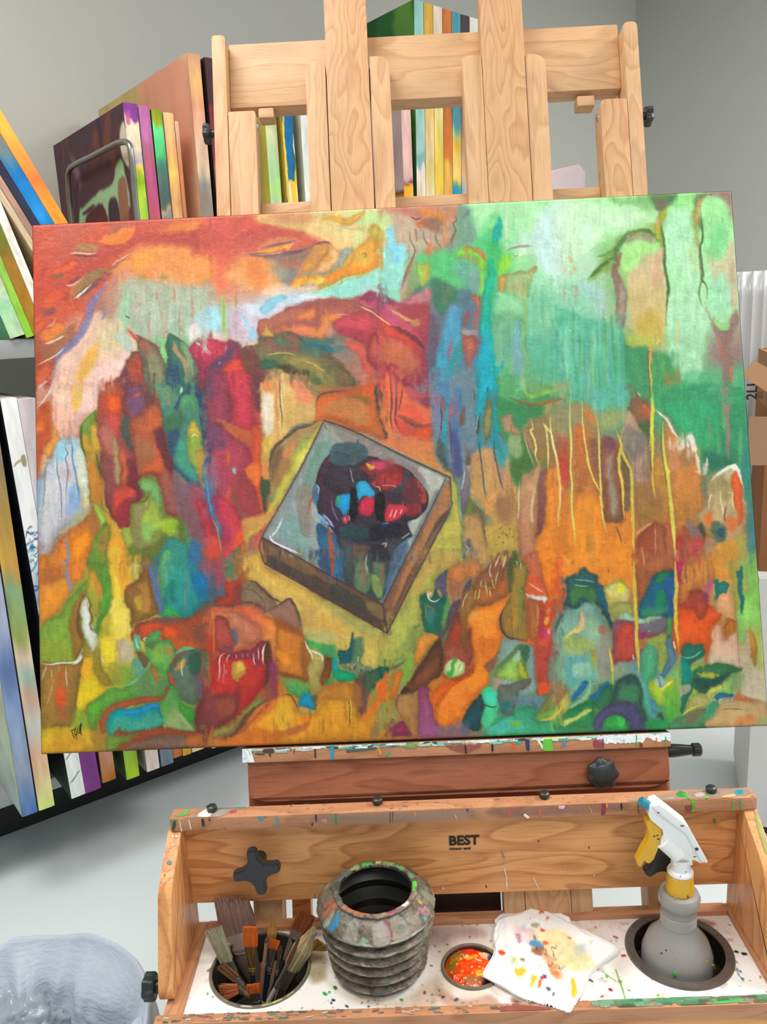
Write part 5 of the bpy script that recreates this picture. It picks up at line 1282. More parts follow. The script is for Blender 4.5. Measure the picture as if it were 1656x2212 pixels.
P 20a0e0 4 .95 : 820 1300 900 1310 1000 1280 1150 1240 1160 1280 1060 1310 960 1340 880 1350
P a84c2c 4 .95 : 770 1510 820 1470 860 1510 1000 1490 1200 1450 1400 1490 1656 1480 1656 1540 1300 1520 1140 1540 1000 1580 880 1640 780 1640 900 1560 1000 1520 860 1540 780 1540
P 78983c 4 .95 : 710 1540 860 1540 1010 1510 900 1580 820 1620 780 1650 705 1650
P 806858/84604c 5 1 : 860 1640 960 1590 1140 1540 1300 1530 1460 1540 1420 1640 1200 1640
P b86c30/b86830 5 1 : 1430 1530 1656 1500 1656 1610 1420 1620
P 702c30/803c2c 6 .95 : 1510 1250 1600 1200 1656 1230 1656 1490 1520 1490
P c84028 7 .95 : 1590 700 1656 660 1656 1140 1600 1000
P d85c24 6 .9 : 1570 960 1610 920 1640 1060 1590 1040
P 4c9c50/3c8870 5 .95 : 1160 0 1230 0 1260 160 1290 420 1200 460 1170 400 1210 360
P 309480/288888 5 1 : 1230 0 1480 0 1540 100 1620 240 1600 320 1530 360 1480 440 1400 480 1330 440 1240 460 1200 420 1240 260
P 1870a0 7 .85 : 1440 60 1540 80 1600 220 1560 300 1480 240
P 1888d0 5 .95 : 1520 100 1560 120 1620 210 1630 260 1590 260 1540 180
P 68a880 7 .8 : 1200 0 1240 0 1280 120 1240 200
P 207868 7 .8 : 1270 180 1310 160 1340 320 1280 300
P 38a848 6 .9 : 1210 440 1240 360 1290 380 1380 470 1290 450
T 708880 5 3 .8 : 1430 0 1420 200 1400 440
P 5870b0/6878b0 5 .95 : 1070 0 1160 0 1170 140 1220 340 1180 440 1150 400 1140 240
P 8c5c34/906c2c 4 1 : 860 240 900 180 980 110 1060 10 1100 80 1140 260 1170 420 1040 490 960 540 920 560 920 420 870 330
P c08838 7 .85 : 990 180 1060 150 1100 280 1080 420 1000 400 1000 260
P c8a830 6 .85 : 950 320 990 280 1020 360 980 400
P c8d080 4 .8 : 950 0 1010 0 1000 60 960 110
W .8 .0 1.6
T 181818 2 .7 1 : 378 1488 400 1482 430 1462
T 181818 2 .7 1 : 395 1486 405 1520 420 1556
T 181818 1.9 .7 1 : 435 1420 428 1470 418 1508 430 1520 450 1500
T 181818 1.9 .7 1 : 458 1430 445 1480 435 1530 440 1568
T 181818 1.9 .7 1 : 462 1470 460 1490
T 181818 1.9 .7 1 : 478 1408 468 1450 470 1500
T 181818 1.9 .7 1 : 486 1410 478 1440 474 1500 488 1532
S 181818 2.6 .8 1 : 456 1500 462 1502
W .8 .3 1.6
"""
PAINT3 = """
@440 1200 .24155
P e04830/b84438 6 .9 : 0 0 160 0 180 120 120 180 20 180
P a84858 7 .8 : 100 60 180 40 200 220 120 300 100 180
P 6878a0 4 .9 : 30 200 60 150 110 120 140 100 100 170 70 220
P 2878b0/1c6c88 4 .95 : 0 210 30 240 55 320 40 400 0 410
P 586070/4c5c58 6 .9 : 60 220 110 220 120 440 20 440 40 380
P c84028/a83828 6 .95 : 190 240 260 220 320 220 340 280 350 360 320 440 120 450 120 380 200 360
P 8c3c38 7 .9 : 270 270 340 260 350 380 300 430 220 420 260 380
P 607850/a86c38 4 .9 : 190 60 230 30 270 60 270 180 240 230 200 180
P 40805c 4 .9 : 215 60 260 40 265 120 240 190 205 170
P c87038/b86030 6 .95 : 290 0 370 0 360 160 380 220 330 240 310 160
P d8a848/c8b458 6 1 : 370 0 530 0 540 100 620 150 1000 340 1200 460 1500 630 1640 700 1656 740 1656 1000 1400 1060 1200 980 1000 900 900 760 860 560 800 400 640 380 560 320 400 200 360 120
P e0b858 9 .85 : 380 80 520 160 700 300 900 420 1000 500 900 560 760 420 600 340 460 240
P d8a850 10 .75 : 1000 560 1200 540 1300 640 1240 720 1040 720
P a8a860 10 .8 : 1040 420 1240 500 1600 700 1560 740 1240 600
P b8b878 9 .8 : 900 660 1040 680 1200 720 1100 780 940 760
P c89c58 10 .7 : 860 430 1000 470 1000 640 900 640
T e8c080 3 1.5 .8 : 600 330 660 350 720 370
P 887858/906c58 4 1 : 340 300 400 230 460 250 520 320 600 380 660 430 600 490 540 480 440 430 340 420
T 58443c 5 3 .9 : 390 220 460 240 520 300 590 370 660 400 700 420
T 704c3c 6 3 .9 : 340 420 420 420 500 450 560 480
T 605048 3 2 .7 : 360 290 440 310 500 370 560 440
P 9c6c60/a87860 4 1 : 590 500 640 450 700 420 760 380 800 420 830 500 860 600 870 690 800 660 700 590 620 530
T 5c4430 5 2 .9 : 620 480 700 420 760 385 800 430 840 520 860 620
T 4c8038 2.5 1.5 .8 : 800 440 850 520 870 600
P d87048/c87448 4 1 : 40 500 200 470 400 450 520 500 600 560 640 640 640 800 640 1000 600 900 570 780 440 800 250 860 140 860 100 800
P e06438 8 .9 : 40 470 360 460 440 500 480 560 400 560 330 520 200 490 80 500
P c88058/c07050 7 .95 : 190 500 280 490 380 540 480 620 520 720 460 780 340 760 280 680 240 600
P b85848 6 .8 : 290 500 340 520 420 580 480 600 460 660 380 600
P f09040 7 .95 : 500 580 600 570 640 650 640 800 620 900 600 860 580 780 530 760 540 680
P f08038 5 .85 : 480 560 560 570 600 620 540 640
P 904038/a04838 5 .95 : 100 560 140 540 200 560 250 640 280 760 250 840 140 860 100 800
P b85048 6 .85 : 110 600 180 590 220 680 180 760 120 740
P 586880 5 .9 : 250 650 290 680 310 740 280 800 260 820 270 740 240 680
P 884450 5 .8 : 180 800 260 810 250 860 160 860
P c07028/c87828 5 1 : 640 560 760 640 880 700 930 820 940 1000 930 1080 860 1100 760 1080 660 1060 640 900
P d88028 8 .9 : 720 820 880 800 900 940 760 960 700 880
P 9c5424 7 .9 : 620 540 720 600 850 680 870 720 760 680 660 640
P f0922c 5 .9 : 640 860 700 870 780 960 740 980 660 940
P 7c4c20 6 .9 : 660 1040 760 1060 900 1090 940 1070 930 1130 800 1110 680 1080
P 905c28 7 .8 : 860 800 930 800 940 1040 880 1060
P 704020/8c5820 4 1 : 1060 900 1100 900 1145 970 1140 1080 1100 1160 1050 1160 1050 1080 1070 1000
P c8b468/a89450 3 1 : 920 820 960 840 1010 870 1060 900 1070 1020 1050 1090 1030 1240 990 1230 950 1200 940 1090 930 1000 960 940
T f4ecd0 3 1.5 1 : 900 760 930 830 960 880 970 940
T f0e4b8 4 2 1 : 940 840 1000 870 1050 900 1060 960
P 38a858/40985c 6 .9 : 900 740 960 760 1080 800 1170 800 1180 920 1150 930 1060 900 980 830 930 800
P 50a060/48a058 5 .95 : 740 1160 800 1120 900 1150 940 1220 860 1280 760 1220
P 68a050 6 .8 : 680 1090 800 1110 940 1130 940 1180 760 1160
P 00a070/10a870 3 1 : 1150 920 1170 960 1200 1020 1260 1040 1360 1060 1350 1100 1240 1140 1170 1110 1150 1020
P 00a0a8 3 .9 : 1150 910 1185 960 1190 1030 1150 1060
P 2c9858 4 .9 : 1150 1100 1170 1130 1100 1190 1040 1220 1060 1180
P 0898c8/2090a0 3 1 : 920 1210 950 1230 990 1300 1000 1340 980 1380 900 1350 840 1340 860 1280
P 40505c/806030 5 .9 : 960 1230 1030 1250 1060 1230 1010 1320 990 1380
T 6c4c30 3 2 .9 : 700 1250 760 1240 800 1280 830 1340 850 1390
P b8a870 5 .8 : 850 1360 980 1380 940 1420 860 1410
P 186470/185c5c 3 1 : 1190 840 1260 840 1310 800 1330 680 1350 740 1360 800 1320 960 1240 970 1200 960
P 508060/507850 7 .95 : 1350 760 1420 740 1440 860 1420 960 1500 1000 1480 1060 1360 1040 1240 1000 1260 960 1320 940
P 808868 6 .8 : 1220 970 1400 960 1480 1000 1400 1040 1260 1020
V d8b890/c8a888/403830 20 2.5 8 .9 : 1220 960 1500 1030
T c8a890 3 2 .9 : 1380 960 1385 920 1395 910
P 385848/406040 6 .95 : 1440 1050 1560 1010 1656 1000 1600 1080 1520 1200 1460 1220 1420 1110
P 6c4c38/7c5038 6 .95 : 1370 1080 1420 1060 1460 1240 1460 1340 1400 1440 1350 1300 1350 1140
P a86838 5 .85 : 1330 1160 1400 1160 1400 1340 1350 1340
P 704868 4 .85 : 1450 1240 1480 1230 1440 1360 1410 1400
P b87028/d08c28 6 .95 : 1050 1180 1200 1140 1360 1160 1340 1300 1300 1300 1100 1280 1010 1330 1010 1260
P e0a028/d88c20 6 .95 : 700 1260 760 1250 820 1330 840 1400 1000 1400 1100 1290 1340 1300 1380 1440 1500 1400 1560 1280 1656 1240 1656 1600 1300 1656 700 1680 200 1680 400 1560 460 1400 560 1300
P e8b030 9 .9 : 640 1360 760 1300 800 1420 780 1540 660 1560
P f08020 7 .9 : 860 1460 900 1430 960 1460 920 1510 860 1490
P e07828 7 .85 : 440 1400 560 1300 640 1280 620 1380 500 1480 420 1540
V 8c6828/c87820/e8a830 24 4 40 .6 : 600 1300 1400 1600
P b86830 5 .85 : 500 1640 640 1590 800 1540 920 1500 950 1520 880 1570 720 1620 600 1660
P e87820 6 .9 : 1540 1140 1600 1120 1640 1160 1620 1260 1580 1340 1500 1420 1400 1500 1400 1440 1520 1340 1560 1220
P 907048 6 .85 : 1560 1380 1620 1340 1656 1360 1600 1500 1540 1640 1480 1600
T 58401c 2 1 .9 : 1300 1280 1310 1400 1300 1560
T e8d860 2 1 .8 : 1312 1280 1318 1380 1310 1500
P 70c048 3 1 : 1585 1310 1610 1285 1650 1310 1640 1350 1600 1360
# red block with ochre spot
P b83028/c03430 4 1 : 100 960 150 880 200 870 250 860 440 820 540 780 550 1000 540 1120 500 1200 440 1280 380 1340 320 1400 280 1440 290 1240 80 1250 60 1180
P 8c3440 5 .9 : 220 880 280 860 440 820 540 785 520 960 460 980 430 920 220 930
P 984030 5 .95 : 290 1140 320 1120 310 1300 290 1440 270 1420
P 603428/7c3c38 4 1 : 540 800 570 780 590 860 610 960 600 1060 560 1140 530 1160 545 1000 530 880
P 88386c/9c3c48 6 .9 : 580 960 640 960 660 1100 660 1260 600 1280 590 1140
P 905040 6 .8 : 540 1160 600 1120 600 1280 520 1320 540 1240
P d8a040/c89440 3 1 : 260 960 300 945 360 945 375 990 370 1050 330 1090 305 1130 280 1110 250 1060
P e8bc50 4 .8 : 310 950 360 960 350 1020 310 1020
T e8dcd8 2.6 1.4 1 : 200 870 150 900 140 960 145 1040 130 1120
T e8dcd8 2 1.2 .9 : 240 880 215 910 205 960
T d8b8b8 2 1.2 .9 : 290 880 295 920
T d8b8b8 2 1.2 .8 : 350 870 355 915
T d8b8b8 2 1.2 .8 : 395 870 400 900
T e8dcd8 2 1.2 .9 : 445 860 450 940 460 980
T e8dcd8 2 1.2 .9 : 485 820 490 930
T f4e8c8 3 1.5 1 : 555 785 530 840 525 900 530 970
T d8b8b8 2 1.2 .8 : 180 970 185 1000 175 1140
T d8b8b8 2 1.2 .8 : 205 1010 200 1060
T e86c30 5 3 .9 : 85 540 90 700 90 900
P 8c4440/783438 5 .95 : 0 1250 100 1260 290 1230 300 1320 270 1440 200 1500 100 1560 0 1580
P a04c38 7 .85 : 140 1300 260 1290 260 1400 120 1440
P 688058 6 .8 : 0 860 40 880 50 1060 0 1100
P 909048/989848 4 1 : 500 1240 510 1320 440 1370 360 1440 280 1530 180 1600 80 1640 20 1640 120 1560 260 1500 320 1440 380 1360 440 1300
P 58482c 5 .9 : 560 1280 480 1340 380 1500 260 1620 160 1650 280 1560 360 1450 460 1340
P 984840 6 .8 : 600 1280 500 1380 420 1500 300 1600 380 1560 480 1440 560 1360
P d86c24/d87828 6 .9 : 80 1660 260 1620 440 1540 640 1600 640 1680 60 1700
@820 1190 .24155
P a8a850/b0b050 6 1 : 0 720 70 760 120 640 240 420 420 40 440 0 700 0 700 80 640 130 560 190 500 260 490 330 430 350 380 400 370 560 380 660 370 720 300 820 200 940 90 1030 0 1040
P c89c50 9 .85 : 460 40 640 20 700 40 640 130 520 160 420 240 340 380 280 380 360 220
P 889c4c 8 .85 : 280 680 360 660 340 760 240 880 120 960 200 820
P c8a850 9 .6 : 0 780 100 780 100 860 0 900
P 40503c 4 .7 : 300 680 330 690 340 670 310 700
P 1c5c4c 4 .95 : 0 1040 80 1050 60 1110 0 1140
P 504838 4 .8 : 90 1050 200 1000 300 900 240 980 140 1050
P 505878/604c68 5 .95 : 560 200 610 170 600 320 600 460 560 420 540 340 490 340 510 260
P c87838/c87038 6 .95 : 620 170 660 120 760 80 880 60 900 200 860 240 780 240 740 300 700 400 640 400 620 280
V 707870/806c60/5c7070 26 3 12 .9 : 640 20 880 200
P a87048/986c48 8 .9 : 610 280 740 280 760 380 680 440 640 480 620 400
P 186450/207058 4 1 : 370 420 410 370 450 420 480 340 500 330 540 400 590 420 590 500 560 620 540 750 470 740 380 700 370 560
P 2c6058 4 .8 : 460 440 540 440 540 700 500 700
P 387c74 4 .9 : 420 530 490 540 480 620 420 640
T a06848 3 1.5 .95 : 410 490 410 620
T a06848 3 1.5 .95 : 400 485 450 500 490 540
T e8dcc0 3 1.5 1 : 440 350 430 390 450 440 500 450 540 420
T e8dcc0 3 1.5 .9 : 460 360 440 400
P 48a058/68a048 5 .95 : 590 400 610 420 620 580 580 700 550 720 560 600
P 504868/6c4c50 4 1 : 620 520 660 450 720 420 740 360 800 260 820 240 800 320 740 440 700 520 640 620 600 700 560 780 530 760 580 660
P 783828/b05030 5 .95 : 640 620 700 540 720 700 740 800 800 700 830 860 800 1000 740 1080 620 1120 560 1120 560 960 600 760
P b04028 6 .85 : 640 680 700 640 720 780 700 860 650 860
P a85c4c 6 .7 : 580 900 680 870 700 960 600 960
P 986830/886030 5 .95 : 700 540 760 360 840 320 870 420 860 480 800 560 780 640 770 760 780 860 760 920 730 800 720 680
T d8d8a0 2 1.2 .8 : 790 370 750 440 735 520
P 904c40/8c5c30 5 .95 : 820 320 880 220 960 120 1040 50 1100 0 1160 0 1160 100 1120 200 1100 300 1000 320 920 300 860 380
P b8602c/a86430 5 .95 : 880 320 1000 340 1120 260 1150 400 1060 430 960 460 880 490 860 420
P 78402c 4 .8 : 880 470 960 460 1060 440 1140 400 1100 420 960 480
T ecdcc8 2 1.2 .95 : 1080 30 1050 100 1030 150
T ecdcc8 2 1.2 .95 : 1130 20 1120 80 1100 160
T ecdcc8 2 1.2 .9 : 1000 100 980 180 1000 240
T e0d080 2 1.2 .9 : 1060 180 1040 240 1030 320
T e0d080 2 1.2 .9 : 1000 240 1010 300 1030 340
T e0d080 2 1.2 .9 : 940 260 950 330 960 400
T e0d080 2 1.2 .9 : 980 340 985 380 985 410
T d8cc70 2 1.2 .9 : 890 320 885 400 870 440
T d8cc70 2 1.2 .9 : 860 340 850 400 850 440
T e0d080 2 1.2 .9 : 905 260 900 330
P f08424/e87c24 4 1 : 780 640 800 560 880 500 1000 470 1150 410 1130 500 1080 580 1080 660 1100 760 1080 880 1020 1000 960 1020 980 1160 940 1240 880 1280 820 1360 780 1440 700 1520 620 1560 540 1580 490 1480 480 1280 560 1180 700 1120 800 1060 840 900 820 720
P f8962c 8 .85 : 860 560 1000 520 1040 620 980 720 900 700
P d87020 8 .85 : 900 780 1060 800 1000 960 900 920
P f8921c 8 .8 : 800 1040 960 1040 920 1200 780 1240
P e85c18/e87018 6 .95 : 480 1270 640 1160 740 1140 620 1260 540 1400 500 1500
P a84020 6 .85 : 620 1140 760 1080 840 1000 820 1100 700 1160
P e09848 8 .7 : 800 540 880 520 860 640 790 640
P 705c4c/8c5c3c 4 .9 : 940 1000 1040 920 1080 870 1060 960 1000 1060 960 1080
P e0e4a8/a8cc70 3 1 : 565 1030 600 980 660 960 740 980 755 1040 740 1090 700 1110 640 1130 580 1100
P 58b840 3 .95 : 640 970 670 970 660 1060 650 1110 630 1100
P 30a840 3 .7 : 600 1070 660 1060 640 1120 600 1110
T 60a838 2 1 .8 : 720 1000 700 1060
P 583424/704428 4 1 : 190 1280 240 1180 320 1060 400 960 480 840 560 780 560 960 540 1100 460 1160 420 1220 340 1240 240 1290
P 8c5030 5 .7 : 320 1120 400 1060 500 960 520 1000 440 1120 360 1180
P 3c2820 4 .8 : 200 1270 240 1200 280 1240
P e89838/e88c28 5 .95 : 310 900 340 800 400 740 480 730 540 760 480 820 420 900 360 990 320 1000
P d08c38 5 .8 : 340 790 420 740 500 750 440 800
P 90b840/78a838 5 .9 : 190 1100 220 960 290 900 300 960 300 1020 260 1100 220 1170
P e87820 5 .95 : 80 1180 140 1080 190 1060 180 1200 140 1300 90 1280
P e85c18 5 .9 : 0 1180 50 1180 30 1300 0 1360
P 58c050 3 1 : 10 1350 30 1325 70 1350 60 1400 20 1400
P a88048/b87c40 5 .95 : 140 1320 200 1280 350 1270 350 1400 360 1640 280 1650 230 1520 180 1480 140 1400
P 884448 4 .8 : 135 1340 190 1290 150 1400 180 1480
P 98984c 6 .8 : 0 1400 140 1420 140 1560 0 1620
P 983454/8c3450 4 1 : 40 1660 100 1600 200 1510 240 1560 290 1660
P 903c64/a86088 4 1 : 355 1240 440 1220 450 1290 480 1400 490 1500 520 1560 540 1640 370 1650 350 1480
P a8707c/7c6870 7 .9 : 520 1580 640 1560 740 1500 740 1620 540 1640
P 28484c/204c50 4 1 : 740 1500 820 1360 880 1290 920 1290 925 1480 900 1590 860 1600 780 1560
P 506c80 6 .7 : 740 1540 800 1500 820 1620 740 1630
P 40d098/50c888 4 1 : 930 1240 1050 1230 1070 1360 1060 1500 1000 1600 930 1620 925 1400
P 40e0c8 4 .8 : 950 1300 1040 1300 1040 1350 950 1350
T 18584c 3 1.5 .9 : 930 1370 1000 1400 1050 1390
# pod in the middle right
P 506430/a87834 4 1 : 1160 0 1220 20 1290 100 1330 200 1310 320 1290 420 1320 520 1340 640 1330 780 1240 800 1130 770 1090 700 1080 580 1150 460 1170 400 1130 260 1150 120
P a07c38/b08830 7 .85 : 1170 160 1300 120 1300 260 1250 380 1240 560 1160 560 1180 400 1160 300
P 788c38 5 .9 : 1240 380 1290 380 1270 560 1260 720 1240 740
P c88c30 7 .8 : 1180 540 1240 520 1220 700 1160 700
P 4c5028 5 .8 : 1140 100 1180 40 1180 340 1150 360
T 403c40 4 2 .9 : 1150 440 1085 560 1085 680 1130 760 1200 790 1330 800
T e8d0a0 2 1.2 .9 : 1220 80 1225 130
T e8d0a0 2 1.2 .9 : 1255 100 1258 160
V a89850/785828/b88838 20 3 50 .6 : 1100 440 1330 740
P 80a098/88a498 6 .95 : 1100 790 1200 800 1340 840 1380 900 1400 1100 1400 1260 1330 1300 1200 1300 1180 1240 1060 1260 1000 1160 1060 1000
P 587850/78a048 4 1 : 1020 1130 1060 1020 1140 940 1220 850 1280 830 1330 860 1320 960 1320 1060 1350 1140 1300 1150 1200 1160 1100 1150
P 90c860/a0c850 5 .95 : 1040 1120 1100 1040 1180 960 1240 960 1240 1130 1180 1160
P a8c8a8 5 .8 : 1190 940 1240 900 1240 980 1190 980
P c0c828 4 .95 : 1240 1000 1270 1000 1320 1080 1330 1130 1250 1110
P 38684c 4 .9 : 1240 860 1300 840 1340 880 1310 980 1270 960
P 706c5c/587064 4 1 : 1060 1220 1140 1200 1200 1170 1350 1130 1350 1180 1280 1240 1240 1260 1220 1360 1180 1480 1100 1480 1060 1400
P b08c74 5 .8 : 1010 1150 1100 1160 1060 1230 1020 1260
# red fall
P c86848/c85838 5 .95 : 1260 60 1400 0 1430 60 1480 260 1490 400 1400 460 1320 380 1310 280 1330 160
P e05c30 6 .9 : 1340 200 1420 240 1460 320 1480 400 1420 420 1320 340
P f0ece0 3.5 1 : 1315 370 1400 390 1480 400 1480 450 1400 440 1340 410
T f0c8a8 3 2 .8 : 1330 280 1400 330 1460 370
P a86030/b86838 6 .95 : 1300 400 1360 430 1430 460 1430 640 1400 760 1340 780 1310 600
V a05028/d89050/905028 16 3 50 .6 : 1310 420 1430 700
P d04c28/c05038 5 1 : 1430 460 1500 440 1580 480 1570 600 1540 760 1500 1000 1510 1120 1520 1240 1500 1290 1420 1300 1395 1240 1420 1160 1420 960 1380 840 1420 700 1440 560
P a83c38 5 .85 : 1430 560 1480 600 1480 740 1420 780
P c83068 5 .8 : 1440 720 1540 700 1540 760 1440 780
P e8b090 3 .9 : 1510 700 1530 690 1530 740 1500 740
P f0a838 3 .9 : 1480 600 1510 600 1500 660 1470 640
P e88848 3 .8 : 1460 540 1500 530 1500 580
P b84838 6 .9 : 1390 860 1500 880 1500 1180 1420 1180 1420 980
P e85828 5 .9 : 1400 1210 1460 1180 1510 1200 1520 1260 1440 1300
P f08424/f07c20 6 1 : 1420 0 1656 0 1656 160 1620 280 1600 400 1560 440 1500 460 1490 360 1450 160
P e0502c 6 .8 : 1600 80 1656 80 1640 260 1600 280
P d87848 7 .85 : 1600 340 1656 300 1656 440 1590 440
P 708c84/80a49c 7 .95 : 1580 500 1656 460 1656 1180 1560 1280 1530 1160 1510 1000 1540 800
T 38645c 5 3 .8 : 1656 560 1600 620 1570 740
P 907040/8c8c40 5 .95 : 1480 1360 1560 1240 1600 1190 1656 1200 1656 1340 1560 1400 1460 1460 1400 1480 1440 1400
T e0c060 5 2 .9 : 1640 1360 1600 1440 1520 1500 1420 1510
P 80b040 5 .9 : 1410 1460 1520 1440 1640 1380 1656 1440 1560 1520 1440 1540
P 708898/687c8c 6 .85 : 1200 1300 1400 1310 1480 1320 1420 1400 1260 1400 1200 1360
P 389870/48b078 6 .95 : 1060 1500 1160 1480 1240 1400 1400 1400 1400 1500 1656 1520 1656 1640 940 1660 980 1590
P 48c8b8/50c0a8 5 .85 : 960 1600 1060 1540 1140 1500 1260 1520 1280 1600 1160 1600 1040 1640 960 1640
P 80c030 4 .9 : 1160 1530 1260 1520 1240 1570 1170 1560
P 00787c 5 .8 : 1100 1380 1160 1360 1140 1440 1100 1440
@1200 1200 .27536
P f8942c/e8882c 8 1 : 0 0 600 0 600 180 590 280 420 260 340 200 230 80 120 110 0 120
P f07828/d85c38 6 .9 : 0 0 50 0 40 180 70 260 60 400 0 460
P e04c28 5 .85 : 0 60 40 80 30 300 0 340
P b0683c/985030 5 .95 : 620 0 920 0 930 110 840 120 740 180 700 280 660 380 640 360
P a85c30 7 .85 : 640 0 720 0 690 260 650 260
T c05030 3 2 .8 : 410 90 420 140
P 70988c/88b088 6 1 : 0 480 60 440 120 400 220 340 300 360 380 480 430 600 430 860 440 1000 400 1000 300 1060 100 1150 80 1040 0 1000
P 305c58/205058 5 1 : 90 180 140 150 180 130 230 80 260 120 320 160 330 220 380 240 410 360 440 520 430 580 400 500 360 440 340 400 280 380 220 380 140 430 80 400 40 520 10 600 0 560 30 480 80 360
P 407838/488040 6 .9 : 130 260 220 240 290 260 330 330 290 400 220 330 130 400
P 186078 5 .85 : 340 260 380 250 410 360 420 440 380 400 340 340
T a8d0b0 2 1.2 .8 : 150 190 200 190 260 200 310 210
T a8d0b0 2 1.2 .8 : 140 230 200 240 260 240
P b8b448/c8a858 5 1 : 385 270 440 220 500 180 550 220 580 260 560 380 600 440 570 500 460 500 440 420 410 340
P d8cc78 5 .9 : 400 280 480 220 560 260 570 320 540 380 480 330
P e8e030 4 .9 : 500 220 530 230 530 280 490 290
P 989850/a0a058 6 .95 : 440 380 580 370 610 460 560 480 450 490
P e8c0a0/e0d880 4 1 : 180 460 210 440 230 500 220 580 150 620 90 640 50 670 60 630 120 590 180 530
P e8e070 4 .9 : 220 580 130 620 60 660 120 600
P a0b048/a8b870 8 .85 : 60 660 180 640 260 660 300 740 140 780 60 740
P 90b890/98c098 8 .9 : 240 500 340 500 340 700 280 680 240 600
P a87058 5 .85 : 340 550 400 540 420 600 350 610
P a09c38/b8b038 5 .9 : 280 760 310 740 320 820 305 900 280 860
P 60b0b0/60b0a8 8 .9 : 80 800 240 800 300 900 300 1000 220 980 100 1040
P a09080 7 .7 : 330 640 430 620 430 940 360 940 320 800
P a8d0a8 6 .7 : 130 860 260 840 280 940 160 960
P 1c74a8/1478b8 4 1 : 110 1120 160 1060 200 1000 260 990 240 1040 180 1090 130 1140
P 98d8a8 4 1 : 285 970 290 1060 240 1120 150 1180 90 1210 100 1180 190 1120 250 1060
P 1878a8 4 1 : 260 1110 320 1080 370 1010 410 990 390 1060 330 1130 280 1140
P 306c48/388058 5 1 : 300 1160 340 1100 400 1010 430 1010 440 1100 420 1180 340 1200
P 287848/389858 5 1 : 0 1310 100 1210 200 1150 290 1140 300 1220 280 1340 140 1350 0 1360
P d8d868 3 .9 : 40 1330 140 1270 220 1210 270 1200 250 1230 160 1290 100 1330
P d8c068/b8c840 4 .95 : 0 1170 60 1110 90 1080 90 1180 50 1260 0 1280
P a07048 4 .9 : 0 1000 60 1010 80 1080 0 1160
P 8c5060/a83c38 5 1 : 450 510 600 510 700 490 850 480 860 540 830 600 740 600 660 660 640 760 600 820 500 830 450 840 450 680
P c84830 6 .95 : 490 560 600 540 610 640 640 700 600 800 510 810 480 700
P 686c78 5 .85 : 640 540 760 500 860 490 860 560 800 600 700 600
V d06040/b84048/804858 18 4 30 .7 : 470 560 620 760
P 983468 4 .8 : 650 600 700 600 700 680 650 690
T e89038 3 1.5 .9 : 720 590 740 590
T f0c0b8 3 1.5 .9 : 605 770 610 820
P a8d8b0 4 .95 : 480 490 540 460 600 480 700 480 830 460 820 480 720 510 640 520 540 510
P e87c38 3 .4 : 590 200 620 200 620 300 600 300
P 185480/206c60 5 1 : 660 380 700 280 740 180 820 130 940 120 950 220 930 340 920 460 890 640 860 560 860 490 780 460 660 480
P 207c54/288858 5 .95 : 800 130 900 140 860 200 760 220
P 188850 5 .9 : 790 290 850 280 850 380 790 390
P 285c98 5 .85 : 850 180 930 180 930 320 880 320
P 30508c 5 .85 : 900 300 940 300 920 440 890 480
P 389068 7 .8 : 700 400 860 400 850 450 700 470
P 90a848/98a840 5 .9 : 700 690 760 640 860 600 870 700 850 900 800 880 800 760
P 58b080/48a870 6 .95 : 680 740 760 700 800 760 800 960 820 1020 740 1000 680 980 660 860
P b88038 4 .8 : 640 680 720 660 700 720 660 730
P 58a040 5 .85 : 870 500 910 500 900 600 870 620
P 5890a0/588098 4 1 : 870 680 910 620 920 720 930 820 900 900 860 950 830 950 850 880 870 800
P 58b090/60b8a0 6 .9 : 660 960 700 1040 740 1160 780 1230 760 1280 720 1220 690 1140 670 1060
P b8c830/80b838 5 1 : 730 990 800 960 880 960 930 980 930 1140 900 1260 860 1280 840 1180 780 1180 740 1090
P 90c8c0 4 .9 : 780 970 830 950 880 980 850 1030 800 1010
T 8c6c6c 3 1.5 .9 : 780 970 810 960 820 1020 840 1025
T f0e850 5 2 1 : 920 980 880 1010 840 1040 810 1040
P 80b838/48b048 6 .85 : 860 1040 960 1080 960 1240 880 1290 850 1200
P 4888a0 5 .8 : 720 1120 770 1140 780 1260 740 1240
P 305048/406050 5 1 : 450 1020 500 960 550 930 620 930 660 990 670 1080 680 1180 720 1300 740 1360 560 1360 440 1360 420 1200 440 1100
P 408858 7 .85 : 520 1020 640 1020 620 1140 500 1120
P 504c6c/585480 4 1 : 290 1360 300 1270 360 1200 440 1160 560 1140 640 1200 680 1300 700 1370 590 1370 580 1300 520 1260 440 1250 380 1290 350 1360
P 38b048/38a850 5 .95 : 390 1370 400 1290 460 1250 520 1260 560 1320 560 1370
P 48d050 4 .8 : 480 1270 530 1270 530 1330 490 1320
T 484880 3 1.5 .9 : 470 1240 540 1250 590 1300 600 1360
P 28a050 5 .9 : 700 1300 780 1310 880 1280 880 1360 700 1370
P 3c5038 4 .85 : 790 1240 820 1230 830 1290 780 1280
P d85018/e86018 5 1 : 920 600 960 420 980 400 1060 420 1100 360 1200 380 1290 440 1300 480 1250 560 1220 660 1200 800 1180 850 1170 760 1160 690 1060 700 980 720 940 740 920 680
P a03c30/b84c30 5 .95 : 960 380 1040 330 1060 280 1120 260 1180 300 1200 400 1180 480 1120 500 1060 420 970 420
P d8882c/c87838 6 .95 : 980 40 1040 60 1140 0 1230 0 1240 200 1180 240 1120 250 1060 280 1040 340 960 380 980 280
V c87840/a85838/d89848/906050 24 4 60 .7 : 990 0 1200 220
P b85888 5 .7 : 1190 200 1230 180 1220 280 1170 280
P d02c58/c83070 4 .95 : 945 0 995 0 985 140 950 320 945 200
P 8c3860 5 .8 : 1160 300 1200 290 1200 360 1160 360
